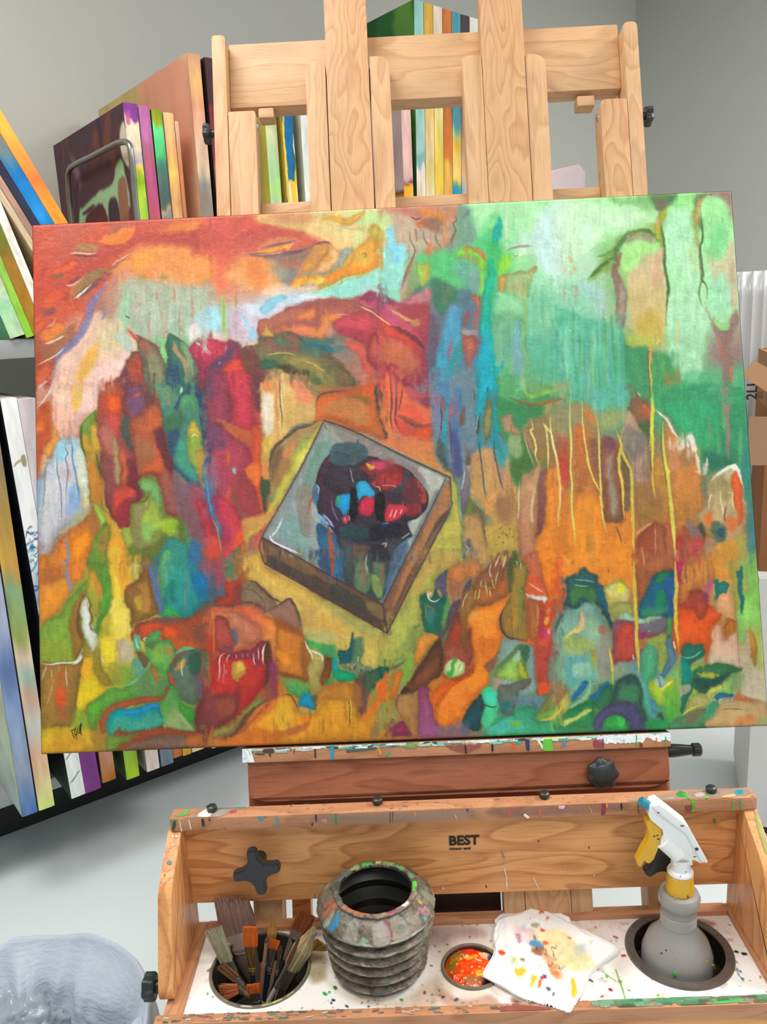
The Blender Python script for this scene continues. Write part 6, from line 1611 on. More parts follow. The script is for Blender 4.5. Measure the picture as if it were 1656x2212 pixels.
P d8946c/d8a868 6 .95 : 1240 240 1400 220 1420 420 1400 620 1310 600 1300 480 1250 420
P e09438 7 .85 : 1240 20 1420 0 1420 240 1340 220 1260 180
P c06c20 6 .95 : 1320 560 1340 500 1400 520 1410 600 1340 640 1310 600
P e8a888/d8c4a8 7 .95 : 1240 560 1300 560 1320 660 1420 620 1440 900 1360 860 1200 850 1210 760
P b8a080/d0c0a0 8 .9 : 1420 560 1540 560 1540 780 1560 900 1656 880 1656 1100 1480 1150 1480 960 1440 880
P 80c850/98c868 7 .95 : 1420 400 1480 300 1600 200 1610 420 1640 640 1500 600 1470 700 1420 640
P b0b858/a8b060 7 .9 : 1540 540 1640 640 1656 860 1580 900 1540 760
P 80b858 6 .9 : 1480 60 1580 0 1590 160 1600 240 1500 240
P 98a048 7 .7 : 1340 80 1420 60 1440 400 1400 400
P 20806c/20707c 3 1 : 1415 130 1440 110 1450 75 1470 80 1460 200 1475 340 1465 440 1455 440 1445 300 1420 220
P 208070 3 1 : 1235 200 1260 190 1270 220 1310 205 1350 230 1345 280 1290 300 1260 350 1240 340 1255 280
P e0a028/b87838 4 1 : 1525 580 1540 600 1575 740 1570 820 1550 890 1535 820 1520 700
T 688838 2 1.5 .8 : 1525 560 1570 700 1575 820
P 286c58/28786c 4 1 : 980 740 1020 700 1100 700 1160 690 1170 780 1100 820 1060 860 1060 960 1070 1040 1040 1120 1000 1230 980 1220 980 1040 980 860
P 00907c 5 .9 : 975 800 1040 830 1060 960 1000 1010 975 900
T 68d0a8 3 1.5 .95 : 980 790 1040 800 1100 780 1150 740
T 68c0a0 4 2 .95 : 1080 850 1130 830 1160 810
P 387848/306040 4 1 : 1080 900 1160 860 1280 850 1380 860 1450 890 1420 920 1360 930 1280 1000 1180 1080 1090 1060 1060 1000
P 204c48 5 .85 : 1100 960 1240 960 1360 930 1280 1010 1120 1040
P d0c848 3 .95 : 1105 920 1200 910 1280 940 1250 960 1160 940
P 90c868/98c858 4 1 : 1290 1010 1360 960 1390 940 1385 1080 1300 1080 1240 1120 1220 1160
P e0dc68 4 1 : 1180 1080 1220 1040 1300 1010 1360 980 1300 1050 1220 1090 1210 1140 1180 1160
P b0b468/b8a868 4 1 : 1030 1200 1060 1120 1100 1080 1180 1090 1200 1150 1150 1180 1090 1190
P 1878a0 4 1 : 1250 1110 1300 1080 1390 1080 1380 1110 1290 1130 1270 1150
P 588850/50885c 5 1 : 920 1290 1060 1220 1160 1190 1240 1150 1280 1180 1280 1300 1200 1350 900 1360
P 806c50 5 .85 : 1040 1230 1160 1200 1100 1290 1020 1300
P 38a070 4 .85 : 1180 1170 1270 1160 1260 1260 1200 1300
T e0d050 3 1.5 .9 : 980 1260 1060 1200 1160 1160
P c0a070/c8a468 5 1 : 1190 1350 1240 1260 1280 1180 1380 1140 1460 1100 1540 1130 1656 1160 1656 1340
P b86c38 5 .9 : 1400 1130 1430 1060 1450 1040 1480 1100 1560 1130 1500 1150
P e08c48 6 .85 : 1400 1320 1440 1270 1560 1260 1560 1320
P a8b070 6 .8 : 1580 1300 1656 1260 1656 1340 1590 1340
T 806c58 3 2 .8 : 1290 1210 1380 1205 1480 1210
T a88070 4 2 .8 : 1290 1150 1360 1120 1430 1110
P c8b898 5 .8 : 970 1040 1040 1020 1040 1060 980 1110
T a86c38 2 1.5 .7 : 1370 0 1400 300 1420 600 1440 900 1450 1080
T d8c048 8 2 1 : 610 0 612 200 625 400 630 600 645 800 650 930
T e0c048 8 2 1 : 930 0 940 160 950 260 935 400 950 600 965 740
T f0d8b0 4 2 1 : 925 660 935 740
T e0d040 4 2 1 : 420 720 430 800 445 900 450 1000
T 98b840 4 2 .9 : 445 900 440 960 445 1020
V d8c060 3 3 40 .5 : 940 760 980 1000
# small touches over the centre
@0 0 1
T e8c050 3 1.5 .8 : 1342 1015 1345 1100
B f0a850/e88040 10 4 8 .5 30 : 90 500 300 700
"""
# ---------------------------------------------------------------- materials
M_PAINT = vcol('dried_paint', .38, .5, .0)
M_FILM = film_mat()
M_CANVAS = vcol('painted_canvas', .62, .25, .35, 900)
M_BIG = vcol('painted_canvas_satin', .5, .3, .45, 620)
OAK = oak('light_oak', 'd3a97e', 'b5845a', .48, 8, .55)
OAK2 = oak('light_oak_plain_sawn', 'd0a276', 'ae7a50', .48, 13, .6, .09)
OAKD = oak('varnished_oak', 'eaa96c', 'ba7644', .42, 9, .75)
OAKR = oak('reddish_oak', 'a8684a', '84482c', .45, 7, .6)
OAKT = oak('tray_oak', 'c48c66', 'a26c48', .45, 7, .6)
M_BLACK = plain('black_plastic', '2a2d2e', .38, 0, .1, 60)
M_BLACK2 = plain('painted_black_plastic', '26302e', .35, 0, .35, 90)
M_STEEL = plain('zinc_steel', 'b8bcc0', .3, .9, .05)
M_TIN = plain('dull_tin', '6a635c', .42, .7, .35, 60)
M_SHELF = plain('grey_enamel_steel', '9ea1a1', .5, .1, .03)
M_WHITE = plain('white_board', 'dcdcda', .55, 0, .02)
# ---------------------------------------------------------------- the room
TH = math.radians(38.0)
RD = np.array([math.cos(TH), math.sin(TH), 0]); RN = np.array([math.sin(TH), -math.cos(TH), 0])   # along the rack, out of its wall
R0 = onz(155, 1727, .28); R0 = np.array([R0[0], R0[1], 0.])
def RK(t, d, z): return R0 + RD * t - RN * d + EXz * z          # t along the rack, d back towards the wall
def Rpx(x, y, off=0.):
    h = hit(x, y, R0 - RN * off, RN); return float((h - R0) @ RD), float(h[2])
def wall_mat(name, h, var=.03):
    m, t, b, n, l = nt(name); b.inputs['Roughness'].default_value = .85; b.inputs['Specular IOR Level'].default_value = .2
    tc = n.new('ShaderNodeTexCoord'); nz = n.new('ShaderNodeTexNoise'); nz.inputs['Scale'].default_value = 1.1; l.new(tc.outputs['Object'], nz.inputs['Vector'])
    mx = n.new('ShaderNodeMix'); mx.data_type = 'RGBA'; mx.inputs['A'].default_value = lin(h, 1 - var); mx.inputs['B'].default_value = lin(h, 1 + var); l.new(nz.outputs['Fac'], mx.inputs['Factor']); l.new(mx.outputs['Result'], b.inputs['Base Color'])
    n2 = n.new('ShaderNodeTexNoise'); n2.inputs['Scale'].default_value = 260; l.new(tc.outputs['Object'], n2.inputs['Vector'])
    bp = n.new('ShaderNodeBump'); bp.inputs['Strength'].default_value = .12; bp.inputs['Distance'].default_value = .001; l.new(n2.outputs['Fac'], bp.inputs['Height']); l.new(bp.outputs['Normal'], b.inputs['Normal'])
    return m
M_WALL = wall_mat('wall_paint', 'c0c1ba'); M_FLOOR = wall_mat('floor_vinyl', 'dce4e6', .02)
M_FLOOR.node_tree.nodes['Principled BSDF'].inputs['Roughness'].default_value = .45
M_CEIL = wall_mat('ceiling_tile', 'c8c8c2')
def slab(name, c, ax, ay, az, L, W, T, mat): return tag(plank(name, c, ax, ay, az, L, W, T, mat, None, 0), kind='structure')
WD = .74; TC = 3.4; HC = 3.3
slab('floor', (0, 1.6, -.05), EXx, EXy, EXz, 9, 9, .1, M_FLOOR)
slab('wall_left', RK(TC/2 - 1.6, WD + .05, HC/2), RD, EXz, -RN, TC + 3.3, HC, .1, M_WALL)
slab('wall_right', RK(TC + .05, WD - 2.4, HC/2), -RN, EXz, RD, 4.9, HC, .1, M_WALL)
slab('ceiling', (.2, 1.2, HC + .05), EXx, EXy, EXz, 9, 9, .1, M_CEIL)
# ---------------------------------------------------------------- the steel rack on the left wall
rack = thing('storage_rack', RK(.9, .4, 0), 'grey steel wall rack holding two rows of stretched paintings', 'shelf')
bm = bmesh.new(); bbox(bm, (-1.5, -.35, -.0225), (1.35, .35, .0225), .002)
put('upper_shelf', fin(bm), M_SHELF, frame(RK(.9, .36, 1.4715), RD, -RN, EXz), rack)
bm = bmesh.new(); bbox(bm, (-1.5, -.29, -.018), (1.35, .29, .018), .002)
put('lower_shelf', fin(bm), M_SHELF, frame(RK(.9, .44, .262), RD, -RN, EXz), rack)
bm = bmesh.new(); bbox(bm, (-1.48, -.012, 0), (1.33, .012, .243), .001); put('shade_panel', fin(bm), plain('shade_panel_dark', '262a28', .6, 0, .05), frame(RK(.9, .44, 0), RD, -RN, EXz), rack)  # added dark panel standing in for the deep shade beneath the rack
for t in (-.58, .86, 2.22):
    bm = bmesh.new(); bbox(bm, (-.02, -.015, 0), (.02, .015, 2.2), .002)
    put('upright', fin(bm), M_SHELF, frame(RK(t, .705, 0), RD, -RN, EXz), rack)
# wire divider loop standing on the upper shelf before the dark painting
def rackpx(x, y, off): t, z = Rpx(x, y, off); return t, z
td = .325
def divp(x, y): h = hit(x, y, RK(td, 0, 1), RD); return h
loop = [divp(297, 500), divp(293, 440), divp(288, 380), divp(283, 330), divp(277, 310), divp(262, 307), divp(240, 316), divp(200, 337), divp(165, 354), divp(152, 364), divp(147, 380), divp(149, 420), divp(154, 470), divp(158, 510)]
loop[0] = np.array([loop[1][0], loop[1][1], 1.495]); loop[-1] = np.array([loop[-2][0], loop[-2][1], 1.495])
LP = spline(np.array([list(p) for p in loop]), False, 4)
rk2 = thing('wire_divider', loop[0], 'bent grey steel wire divider standing on the shelf before the maroon painting', 'shelf divider')
tube('wire_loop', [tuple(p) for p in LP], .0075, plain('grey_wire', '8d9089', .32, .8, .04), rk2, 12)
# ---------------------------------------------------------------- stretched paintings in the rack
def stops_img(stops, h, w, seed, warp=.05, mott=.16):
    """stops: (fraction from top, hex) -> paint running down a strip"""
    fs = np.array([s[0] for s in stops]); cs = np.array([hx(s[1]) for s in stops])
    y = np.linspace(0, 1, h)[:, None] + (vnoise(h, w, max(w/3, 2), seed, h/14) - .5) * warp
    im = np.stack([np.interp(y, fs, cs[:, i]) for i in range(3)], -1)
    m = (vnoise(h, w, max(w/2.5, 2), seed+1, h/10) - .5) + .6 * (vnoise(h, w, max(w/6, 2), seed+2, h/30) - .5)
    return np.clip(im * (1 + mott * m[..., None]), 0, 1)
def racked(label, t0, z0, H, th=.037, dep=.55, spine=None, face=None, lean=0., off=0., seed=1, fres=(60, 40), front_img=None, face_img=None, right=None):
    """one painting on edge: spine towards the room, picture face on its left; lean = radians, top towards +t"""
    root = thing('stretched_canvas', RK(t0 + th/2, dep/2 + off, z0), label, 'painting', 'stretched paintings stored upright in the rack')
    ca, sa = math.cos(lean), math.sin(lean); X = RD * ca - EXz * sa; Z = RD * sa + EXz * ca; O = RK(t0, off, z0)
    fi = front_img if front_img is not None else stops_img(spine, 90, 10, seed)
    h, wd = fi.shape[:2]
    ga = np.linspace(0, th, wd); gz = np.linspace(H, 0, h)
    P = ga[None, :, None] * np.array([1., 0, 0]) + gz[:, None, None] * np.array([0, 0, 1.]) - np.array([0, .0012, 0]) * (1 - (np.abs(ga / th * 2 - 1) ** 8))[None, :, None]
    Mx = frame(O, X, -RN, Z)
    fa = face_img if face_img is not None else stops_img(face or [(0, 'b8b4a8'), (1, 'a8a498')], fres[0], fres[1], seed + 5, .1)
    h2, w2 = fa.shape[:2]; gd = np.linspace(dep, 0, w2); gz2 = np.linspace(H, 0, h2)
    Q = np.zeros((h2, w2, 3)); Q[..., 1] = gd[None]; Q[..., 2] = gz2[:, None]; Q[..., 0] = -.0006
    put('painted_face', grid_mesh(Q, fa), M_CANVAS, Mx, root)
    bm = bmesh.new(); bbox(bm, (0.0002, .0006, 0.0002), (th - .0002, dep - .0004, H - .0002), .0)
    o = put('stretcher', fin(bm, False), plain_canvas(right or (spine[0][1] if spine else 'd0c8bc')), Mx, root)
    put('spine_edge', grid_mesh(P, fi), M_CANVAS, Mx, root)
    return root
_pc = {}
def plain_canvas(h):
    if h not in _pc: _pc[h] = plain('canvas_edge_' + h, h, .7, 0, .06, 40, .2)
    return _pc[h]
def Pimg(w, h, base, text, sc=1., seed=3, warp=.6, ys=1.):
    p = Painter(0, 0, w, h, sc, seed, warp); p.map = lambda x, y: (x, y*ys)
    b = stops_img(base, p.h, p.w, seed, .12, .14); p.img[:] = b; p.wf, p.wl, p.sk = 1., .6, 1.; p.run(text); return p.img
ZU = 1.495; ZL = .282
def sq(st, a, b): return [(a + (b-a)*f, h) for f, h in st]
def sq2(st): return [(f if f < .3 else .34 + (f-.3)*.386, h) for f, h in st]
# lower tier, left to right
racked('tall blue and grey painting, leftmost at the bottom left corner of the rack', -.127, ZL, 1.02, .038, .3, [(0, 'c8cfe0'), (.3, 'c4cbdc'), (.45, 'b8c4dc'), (.6, '6a84b8'), (.75, '90a4c8'), (.88, '98a8bc'), (1, '5078b8')], [(0, 'c8cca8'), (.4, 'd8d8c0'), (.7, 'd0dcb8'), (1, 'b8c8c0')], seed=11)
racked('tall painting with ochre, green and pink spine beside the blue and grey one', -.085, ZL, 1.14, .040, .3, [(0, 'a89888'), (.18, 'a08c70'), (.3, 'b89850'), (.42, 'd8a850'), (.48, '88b088'), (.56, 'a0b060'), (.61, 'e8d0b8'), (.66, 'a8c8b8'), (.72, 'e0b8a0'), (.8, 'c8d0c8'), (.88, 'e8b898'), (.94, 'e8d8a0'), (1, 'dcec90')], [(0, '8a8070'), (1, '7a6a50')], seed=12)
wav = Pimg(40, 430, [(0, 'f4f6f6'), (.35, 'f4f8f8'), (.4, 'b8c8d8'), (.5, '8898b8'), (.56, 'd0e8f0'), (.6, '8090a8'), (.64, '68c098'), (.68, '30a070'), (.7, 'c04070'), (.76, 'a02850'), (.79, 'f0f2f2'), (1, 'eef2f0')], """
T b8a888 3 1 1 : 2 66 14 62 30 60
P a89878 2 1 : 26 56 36 56 36 66 26 66
B 1c5c90/305080/e8f4f8/2888b0 60 2 26 .9 4 : 4 130 38 240
T 40b0d8 6 3 .9 : 4 228 38 224
T 708878 2 .8 1 : 0 384 40 370
T 708878 2 .8 1 : 0 412 40 400
""", 1, 5, .4)
racked('white spined painting with blue wave marks and a dark navy face', 0.0, ZL, 1.075, .037, .5, face=[(0, '182028'), (.3, '0c1824'), (.5, '101828'), (.65, '14302c'), (.75, '400c20'), (.85, '141418'), (1, '304838')], front_img=wav, seed=13, right='e8e8e4', lean=-.028)
racked('lilac topped painting with a purple lower spine', .038, ZL, 1.07, .042, .5, [(0, 'd4c8cc'), (.3, 'ccc8cc'), (.7, 'b898b8'), (.8, '804890'), (1, '803c88')], seed=14, lean=-.028)
low = [('painting with a pinkish brown spine, next right of the purple one', .086, .037, .012, [(0, 'b89088'), (.9, 'b48478'), (.965, 'b07848'), (1, 'a86820')], '705048', .4),
 ('painting with a bright green spine and dark green face', .152, .037, -.005, [(0, '58b040'), (.85, '50c030'), (.93, '90b040'), (1, 'a0c828')], '2c4420', .5),
 ('painting with an off-white spine between the green and the slate blue ones', .212, .037, -.004, [(0, 'd8ccc8'), (1, 'd4c4bc')], '988880', .5),
 ('painting with a slate blue spine at the bottom of the rack', .2555, .036, -.004, [(0, '8898a8'), (1, '6c7c8c')], '586878', .5),
 ('painting with an orange brown spine right of the slate blue one', .2925, .028, .008, [(0, 'c07038'), (1, 'b8703c')], '603020', .45),
 ('thin painting with a mustard yellow spine', .3225, .026, .004, [(0, 'c89838'), (1, 'c8a038')], '806020', .45),
 ('painting with a cream spine right of the mustard one', .351, .040, .005, [(0, 'e0cca0'), (1, 'dcc8a0')], 'b0a080', .5),
 ('painting with an ivory spine, last visible on the lower shelf', .415, .034, -.006, [(0, 'e0dcc0'), (1, 'e0e0c8')], 'a8a898', .5)]
for i, (lb, t, th, dz, st, fc, dp) in enumerate(low):
    racked(lb, t, ZL + dz, 1.0 - .03 * i % .1, th, dp, st, [(0, fc), (1, fc)], seed=20 + i)
# upper tier: the leaning ones at the left, tops fallen to the left
racked('orange and yellow spined painting leaning left, uppermost of the leaning row', 0.281, ZU + .0008, 0.66, 0.0295, .5, [(0, 'f0a040'), (.25, 'f0b048'), (.4, 'f08040'), (.5, 'f4a038'), (.65, 'f09830'), (.8, 'f0a040'), (.88, 'e86030'), (.94, 'b09838'), (1, 'e85c34')], [(0, 'b87848'), (1, 'b87848')], lean=math.radians(-26.4), seed=41)
racked('bright blue spined painting leaning below the orange one', 0.245, ZU + .0008, 0.52, 0.0315, .5, [(0, 'c08848'), (.22, '1878c0'), (.4, '2890d8'), (.5, '1070b0'), (.65, '30a0d8'), (.85, '0890c8'), (1, '20a0b0')], [(0, '1c3048'), (1, '1c3048')], lean=math.radians(-26.4), seed=42)
racked('dark slate spined painting leaning below the blue one', 0.2245, ZU + .0008, 0.52, 0.0172, .5, [(0, '2c2c40'), (.5, '303448'), (1, '40505c')], [(0, '202430'), (1, '202430')], lean=math.radians(-26.4), seed=43)
racked('taupe spined painting leaning between slate and cream ones', 0.2055, ZU + .0008, 0.5, 0.016, .5, [(0, 'b89080'), (.9, 'a88070'), (1, '906048')], [(0, 'a08068'), (1, 'a08068')], lean=math.radians(-26.4), seed=44)
racked('tan spined painting leaning above the cream one', 0.1885, ZU + .0008, 0.48, 0.0146, .5, [(0, 'd8c4a0'), (1, 'd4b890')], [(0, 'c8b088'), (1, 'c8b088')], lean=math.radians(-26.4), seed=45)
racked('cream white spined painting leaning left above the ochre one', 0.0975, ZU + .0008, 0.318, 0.0196, .5, [(0, 'f4f0e4'), (.5, 'ece8dc'), (1, 'f8f0d8')], [(0, 'e0d8c8'), (1, 'e0d8c8')], lean=math.radians(-15.2), seed=46)
racked('ochre and olive spined painting leaning left', 0.0685, ZU + .0008, 0.33, 0.0272, .5, [(0, 'a89838'), (.3, '6c7828'), (.42, 'a07830'), (.7, 'a87820'), (1, 'a88430')], [(0, '504820'), (1, '504820')], lean=math.radians(-15.2), seed=47)
racked('lime green spined painting leaning at the front', 0.0492, ZU + .0008, 0.32, 0.018, .5, [(0, '88b048'), (.5, '90c050'), (1, '90c838')], [(0, '506828'), (1, '506828')], lean=math.radians(-15.2), seed=48)
racked('pink and pale green painting leaning lowest of the row', 0.0122, ZU + .0008, 0.28, 0.035, .5, [(0, 'd89090'), (.25, 'd88c90'), (.5, 'd8d0b8'), (.75, '98d0a0'), (1, 'c0d8b0')], [(0, '509060'), (1, '509060')], lean=math.radians(-15.2), seed=49)
# upper tier, standing
faceM = Pimg(120, 120, [(0, '48303c'), (.3, '4c3038'), (.5, '5c3c40'), (.7, '586058'), (1, '504440')], """
B 70402c/302028/6c3c34/40303c 40 6 24 .8 80 : 10 5 118 60
T b07840 4 2 .9 : 24 30 20 50 18 60
T 886070 8 5 .7 : 30 22 40 50 44 80
P d8d0b8 3 1 : 112 24 120 20 120 60 114 56 110 40
P 98c898 3 1 : 36 84 52 80 78 74 94 70 100 56 110 52 112 66 110 110 36 118
P 503840 3 1 : 50 60 92 54 92 72 60 80 36 84 36 70
P 502838/704028 3 1 : 46 96 74 92 78 120 44 120
P 403440 3 1 : 84 92 96 90 98 120 82 120
P 60303c 2 1 : 40 90 60 88 58 92 42 94
P 90604c 3 .9 : 100 76 112 72 112 120 100 120
""", 1.5, 9, .25, .5)
spM = Pimg(20, 100, [(0, '803890'), (.12, '88408c'), (.18, 'f0e0c0'), (.4, 'e8d8b8'), (.5, 'b0a0c0'), (.58, 'e8d060'), (.68, '98c020'), (.8, 'b0d040'), (.9, 'a0d038'), (1, 'b0d048')], "P c05898 2 .8 : 2 8 8 6 8 18 2 18", 1, 4, .3)
spM = spM[np.clip((np.arange(200)*.5/.47).astype(int), 0, 99)]
racked('large maroon painting with pale green window shapes behind the wire divider', .352, ZU, .555, .036, .564, face_img=faceM, front_img=spM, seed=51, right='b070a0')
racked('painting with a magenta pink spine beside the maroon one', .392, ZU, .553, .028, .5, sq([(0, 'b868a0'), (.3, 'c070a8'), (.45, 'b86878'), (.6, 'b85888'), (1, 'c05870')], 0, .48), seed=52)
racked('painting with green and slate spine right of the magenta one', .424, ZU, .547, .028, .5, sq([(0, '88a018'), (.12, '98a828'), (.16, '60d888'), (.42, '50c878'), (.5, '488070'), (.6, '587068'), (.8, '506868'), (.88, '607058'), (.92, 'c8a890'), (1, '80888a')], 0, .48), [(0, '305838'), (1, '304840')], seed=53)
racked('painting with a peach orange spine right of the green and slate one', .4555, ZU, .543, .027, .5, sq([(0, 'f0c088'), (.4, 'f0b070'), (.55, 'f0c060'), (.7, 'e0a060'), (1, 'e0a878')], 0, .48), seed=54)
racked('thin rust orange edged board beside the peach spined painting', .485, ZU, .525, .010, .45, sq([(0, 'e8b898'), (.5, 'd08050'), (1, 'c07848')], 0, .48), seed=55)
faceR = Pimg(120, 130, [(0, 'd0a080'), (.5, 'c8a080'), (.8, 'c0a088'), (1, 'a8a090')], """
P b8a468/c8b070 6 1 : 0 0 70 0 60 40 40 70 0 90
P c88c70 6 .9 : 60 0 120 0 120 40 100 60 70 60
P d8ac90 6 .8 : 70 50 110 40 110 110 70 120
P a09890 8 .9 : 70 100 120 96 120 130 70 130
""", 1, 12, 1)
racked('tallest peach coloured painting with a large pale face', .537, ZU, .692, .035, .657, sq([(0, 'd8a080'), (.2, 'e0b070'), (.4, 'd89878'), (.6, 'e0b898'), (.85, 'd8bca0'), (.95, '908c88'), (1, '988c80')], 0, .48), face_img=faceR, seed=56)
racked('dark maroon spined painting right of the tallest peach one', .585, ZU, .688, .028, .5, sq([(0, '482c30'), (.33, '482c30'), (.36, '782c30'), (.7, '803038'), (.8, '986850'), (1, '604840')], 0, .48), [(0, '281c20'), (1, '281c20')], seed=57)
racked('grey spined painting hidden mostly by the easel post', .63, ZU, .62, .036, .5, [(0, 'a8a49c'), (1, 'a09c94')], seed=58)
racked('painting with an olive yellow face seen through the left easel window', .752, ZU, .63, .036, .5, sq([(0, 'c0c898'), (.2, 'c8d0a0'), (.5, 'b8d0a0'), (.75, 'a8d898'), (.9, 'b0e080'), (1, 'b0d0a0')], .09, .46), [(0, 'c0b048'), (1, 'c0b858')], seed=59)
spb = Pimg(22, 120, [(0, '0868a0'), (.5, '0868a0'), (.9, '0868a0'), (1, '0868a0')], """
P e8c848 1.5 1 : 0 0 3 0 4 60 5 86 4 120 0 120
P e8e0b8 1.5 1 : 20 40 22 30 22 84 20 76
P e8c038 2 1 : 5 92 10 88 16 90 19 74 22 78 22 120 4 120
P 186860 2 .8 : 17 50 21 56 20 70 15 82 15 66
P f0e8d8 1.5 .9 : 20 100 22 96 22 120 20 120
P f0e8d8 1.5 .9 : 5 94 9 94 9 120 5 120
""", 1, 6, .4)
spb = spb[np.clip(((np.arange(240)/240 - .09)/.37*119).astype(int), 0, 119)]
racked('painting with a deep blue and yellow spine in the left easel window', .806, ZU, .64, .037, .5, [(0, 'b09838'), (1, 'c0a030')], [(0, 'c0a038'), (1, 'c8a838')], front_img=spb, seed=60)
racked('painting with a marbled white spine right of the deep blue one', .868, ZU, .645, .038, .5, sq([(0, 'e4e4e0'), (.4, 'dcded8'), (.5, 'e0e4dc'), (.8, 'd8dcd0'), (1, 'e4e4de')], .09, .46), [(0, 'b8c0b4'), (1, 'b0bcb0')], seed=61)
racked('painting with a beige spine behind the left easel mast', .93, ZU, .66, .037, .5, [(0, 'c0b0a0'), (1, 'b8a898')], seed=62)
racked('painting with a brown spine behind the left easel mast', 1.0, ZU, .62, .037, .5, [(0, '806850'), (1, '907860')], seed=63)
racked('painting with a blush pink and orange spine in the middle easel window', 1.236, ZU, .72, .038, .5, sq([(0, 'e0b8b0'), (.7, 'e0b0a8'), (.76, 'c8a8b0'), (.79, '883840'), (.82, 'f0b030'), (1, 'f0a820')], .13, .49), sq([(0, 'b8a09c'), (.76, 'b8a09c'), (.8, '703030'), (.83, 'c89018'), (1, 'c88c18')], .13, .49), seed=64)
sps = [('teal blue spined tall painting with a big green face', [(0, '88b8b0'), (.3, '90c0b4'), (.55, 'a0c4bc'), (.62, '78a8a0'), (.71, '88b4ac'), (.74, 'e0d4c4'), (1, 'e0ccb0')], '204c28'),
 ('cream and straw yellow spined tall painting next to the teal one', [(0, 'c8a040'), (.2, 'd0a030'), (.4, 'e0c080'), (.6, 'e4cca0'), (.7, 'e0c878'), (.85, 'e4d088'), (1, 'd8d0b8')], 'a08858'),
 ('lemon yellow spined tall painting in the middle easel window', [(0, 'd8c8b0'), (.2, 'd8ccb4'), (.4, 'e0cc70'), (.6, 'e4c850'), (.8, 'e8c448'), (1, 'e0b840')], 'a88838'),
 ('rust orange topped tall painting in the middle easel window', [(0, 'b86830'), (.3, 'b86830'), (.5, 'c87030'), (.6, 'c87430'), (.66, 'd8a848'), (1, 'd8a050')], '704020'),
 ('blue, yellow and green spined tall painting', [(0, '4890a0'), (.3, '4890a0'), (.4, 'b0c070'), (.46, 'e0a828'), (.55, 'e0b860'), (.78, 'dcb868'), (.83, '689838'), (.86, '2090b8'), (1, '1888b0')], '305060'),
 ('dark topped tall painting with a tan and grey spine', [(0, '403438'), (.25, '4c3c38'), (.4, '987858'), (.6, 'b89068'), (.78, 'c8a070'), (.82, 'a0a4a0'), (1, '989c98')], '403430'),
 ('white spined tall painting, last of the tall row', [(0, 'c8c8c0'), (.4, 'dcd8d4'), (1, 'e0dcd8')], '98948c')]
for i, (lb, st, fc) in enumerate(sps):
    fimg = None
    if i == 0: fimg = Pimg(90, 140, [(0, '205028'), (1, '284c28')], "B 1c4824/2c6c2c/18401c/386828 60 10 40 .7 60 : 0 0 90 140\nP 5c8c38 6 .9 : 74 0 88 0 88 50 74 60", 1, 8, 1)
    racked(lb, 1.2785 + i * .0385, ZU, .945 - .002 * i, .0368, .62, sq2(st), [(0, fc), (1, fc)], lean=math.radians(1.5), seed=70 + i, face_img=fimg)
mv = thing('pale_block', RK(2.0, .2, ZU), 'mauve translucent block lying tilted on the shelf seen through the right easel window', 'block')
q = [Rpx(*p) for p in ((1188, 420), (1186, 368), (1250, 353), (1266, 372), (1238, 425))]
q = [(a - 2.0, z) for a, z in q]; q[0] = (q[0][0], ZU); q[-1] = (q[-1][0], ZU)
prism('block_body', [(a, z - ZU) for a, z in q], .22, RK(2.0, .0, ZU), RD, EXz, RN * -1, plain('mauve_block', 'b8a8ac', .35, 0, .08, 30), mv, .006)
# ---------------------------------------------------------------- right of the easel: white cabinet, cartons, ribbed sheet
K0 = hit(1611, 1700, (0, 2.15, 0), EXy); K0 = np.array([K0[0], 2.15, 0])
KA = math.radians(18); KX = np.array([math.cos(KA), -math.sin(KA), 0]); KY = np.array([math.sin(KA), math.cos(KA), 0])
def onk(x, y, d): h = hit(x, y, K0 + KY * d, KY); r = h - K0; return float(r @ KX), float(h[2])
ztop = onk(1650, 1246, 0)[1]
def kbox(name, lo, hi, mat, parent, bev=.003):
    bm = bmesh.new(); bbox(bm, (0, 0, 0), tuple(hi[i] - lo[i] for i in range(3)), bev); return put(name, fin(bm), mat, frame(K0 + KX*lo[0] + KY*lo[1] + EXz*lo[2], KX, KY, EXz), parent)
cab = thing('white_cabinet', K0 + KX*.4 + KY*.2, 'plain white cabinet behind the easel at the right edge', 'cabinet')
kbox('carcass', (0, 0, .03), (.8, .42, ztop), M_WHITE, cab)
kbox('door', (0, -.014, .04), (.399, -.001, ztop), M_WHITE, cab); kbox('door', (.401, -.014, .04), (.8, -.001, ztop), M_WHITE, cab)
kbox('plinth', (.03, .02, 0), (.77, .4, .03), M_BLACK, cab, 0)
M_CARD = plain('corrugated_card', 'b08560', .8, 0, .06, 8, .15); M_CARDL = plain('card_flap', 'c89c74', .8, 0, .04, 12, .15); M_INK = plain('black_ink', '2a2420', .7, 0, .1)
M_TAPE = plain('clear_tape', 'b08a6c', .25, 0, .05, 20, .6)
zb1 = onk(1640, 884, .05)[1]; zb2 = onk(1640, 765, .05)[1]; bx0 = max(onk(1585, 1000, .05)[0], .004)
b1 = thing('cardboard_box', K0 + KX*(bx0+.2) + KY*.2 + EXz*(ztop+.0005), 'taped brown cardboard box standing on the white cabinet, lower of two', 'box', 'cardboard boxes on the cabinet')
kbox('carton', (bx0, .05, ztop + .0005), (bx0 + .45, .36, zb1), plain('brown_card', 'a06c48', .8, 0, .08, 6, .15), b1)
ta, tb = onk(1618, 900, .05), onk(1656, 1005, .05)
kbox('tape', (ta[0], .0485, tb[1]), (ta[0] + .3, .0499, ta[1]), M_TAPE, b1, 0)
b2 = thing('cardboard_box', K0 + KX*(bx0+.2) + KY*.2 + EXz*(zb1+.0005), 'open brown cardboard box with raised flap and printed letters, upper of two', 'box', 'cardboard boxes on the cabinet')
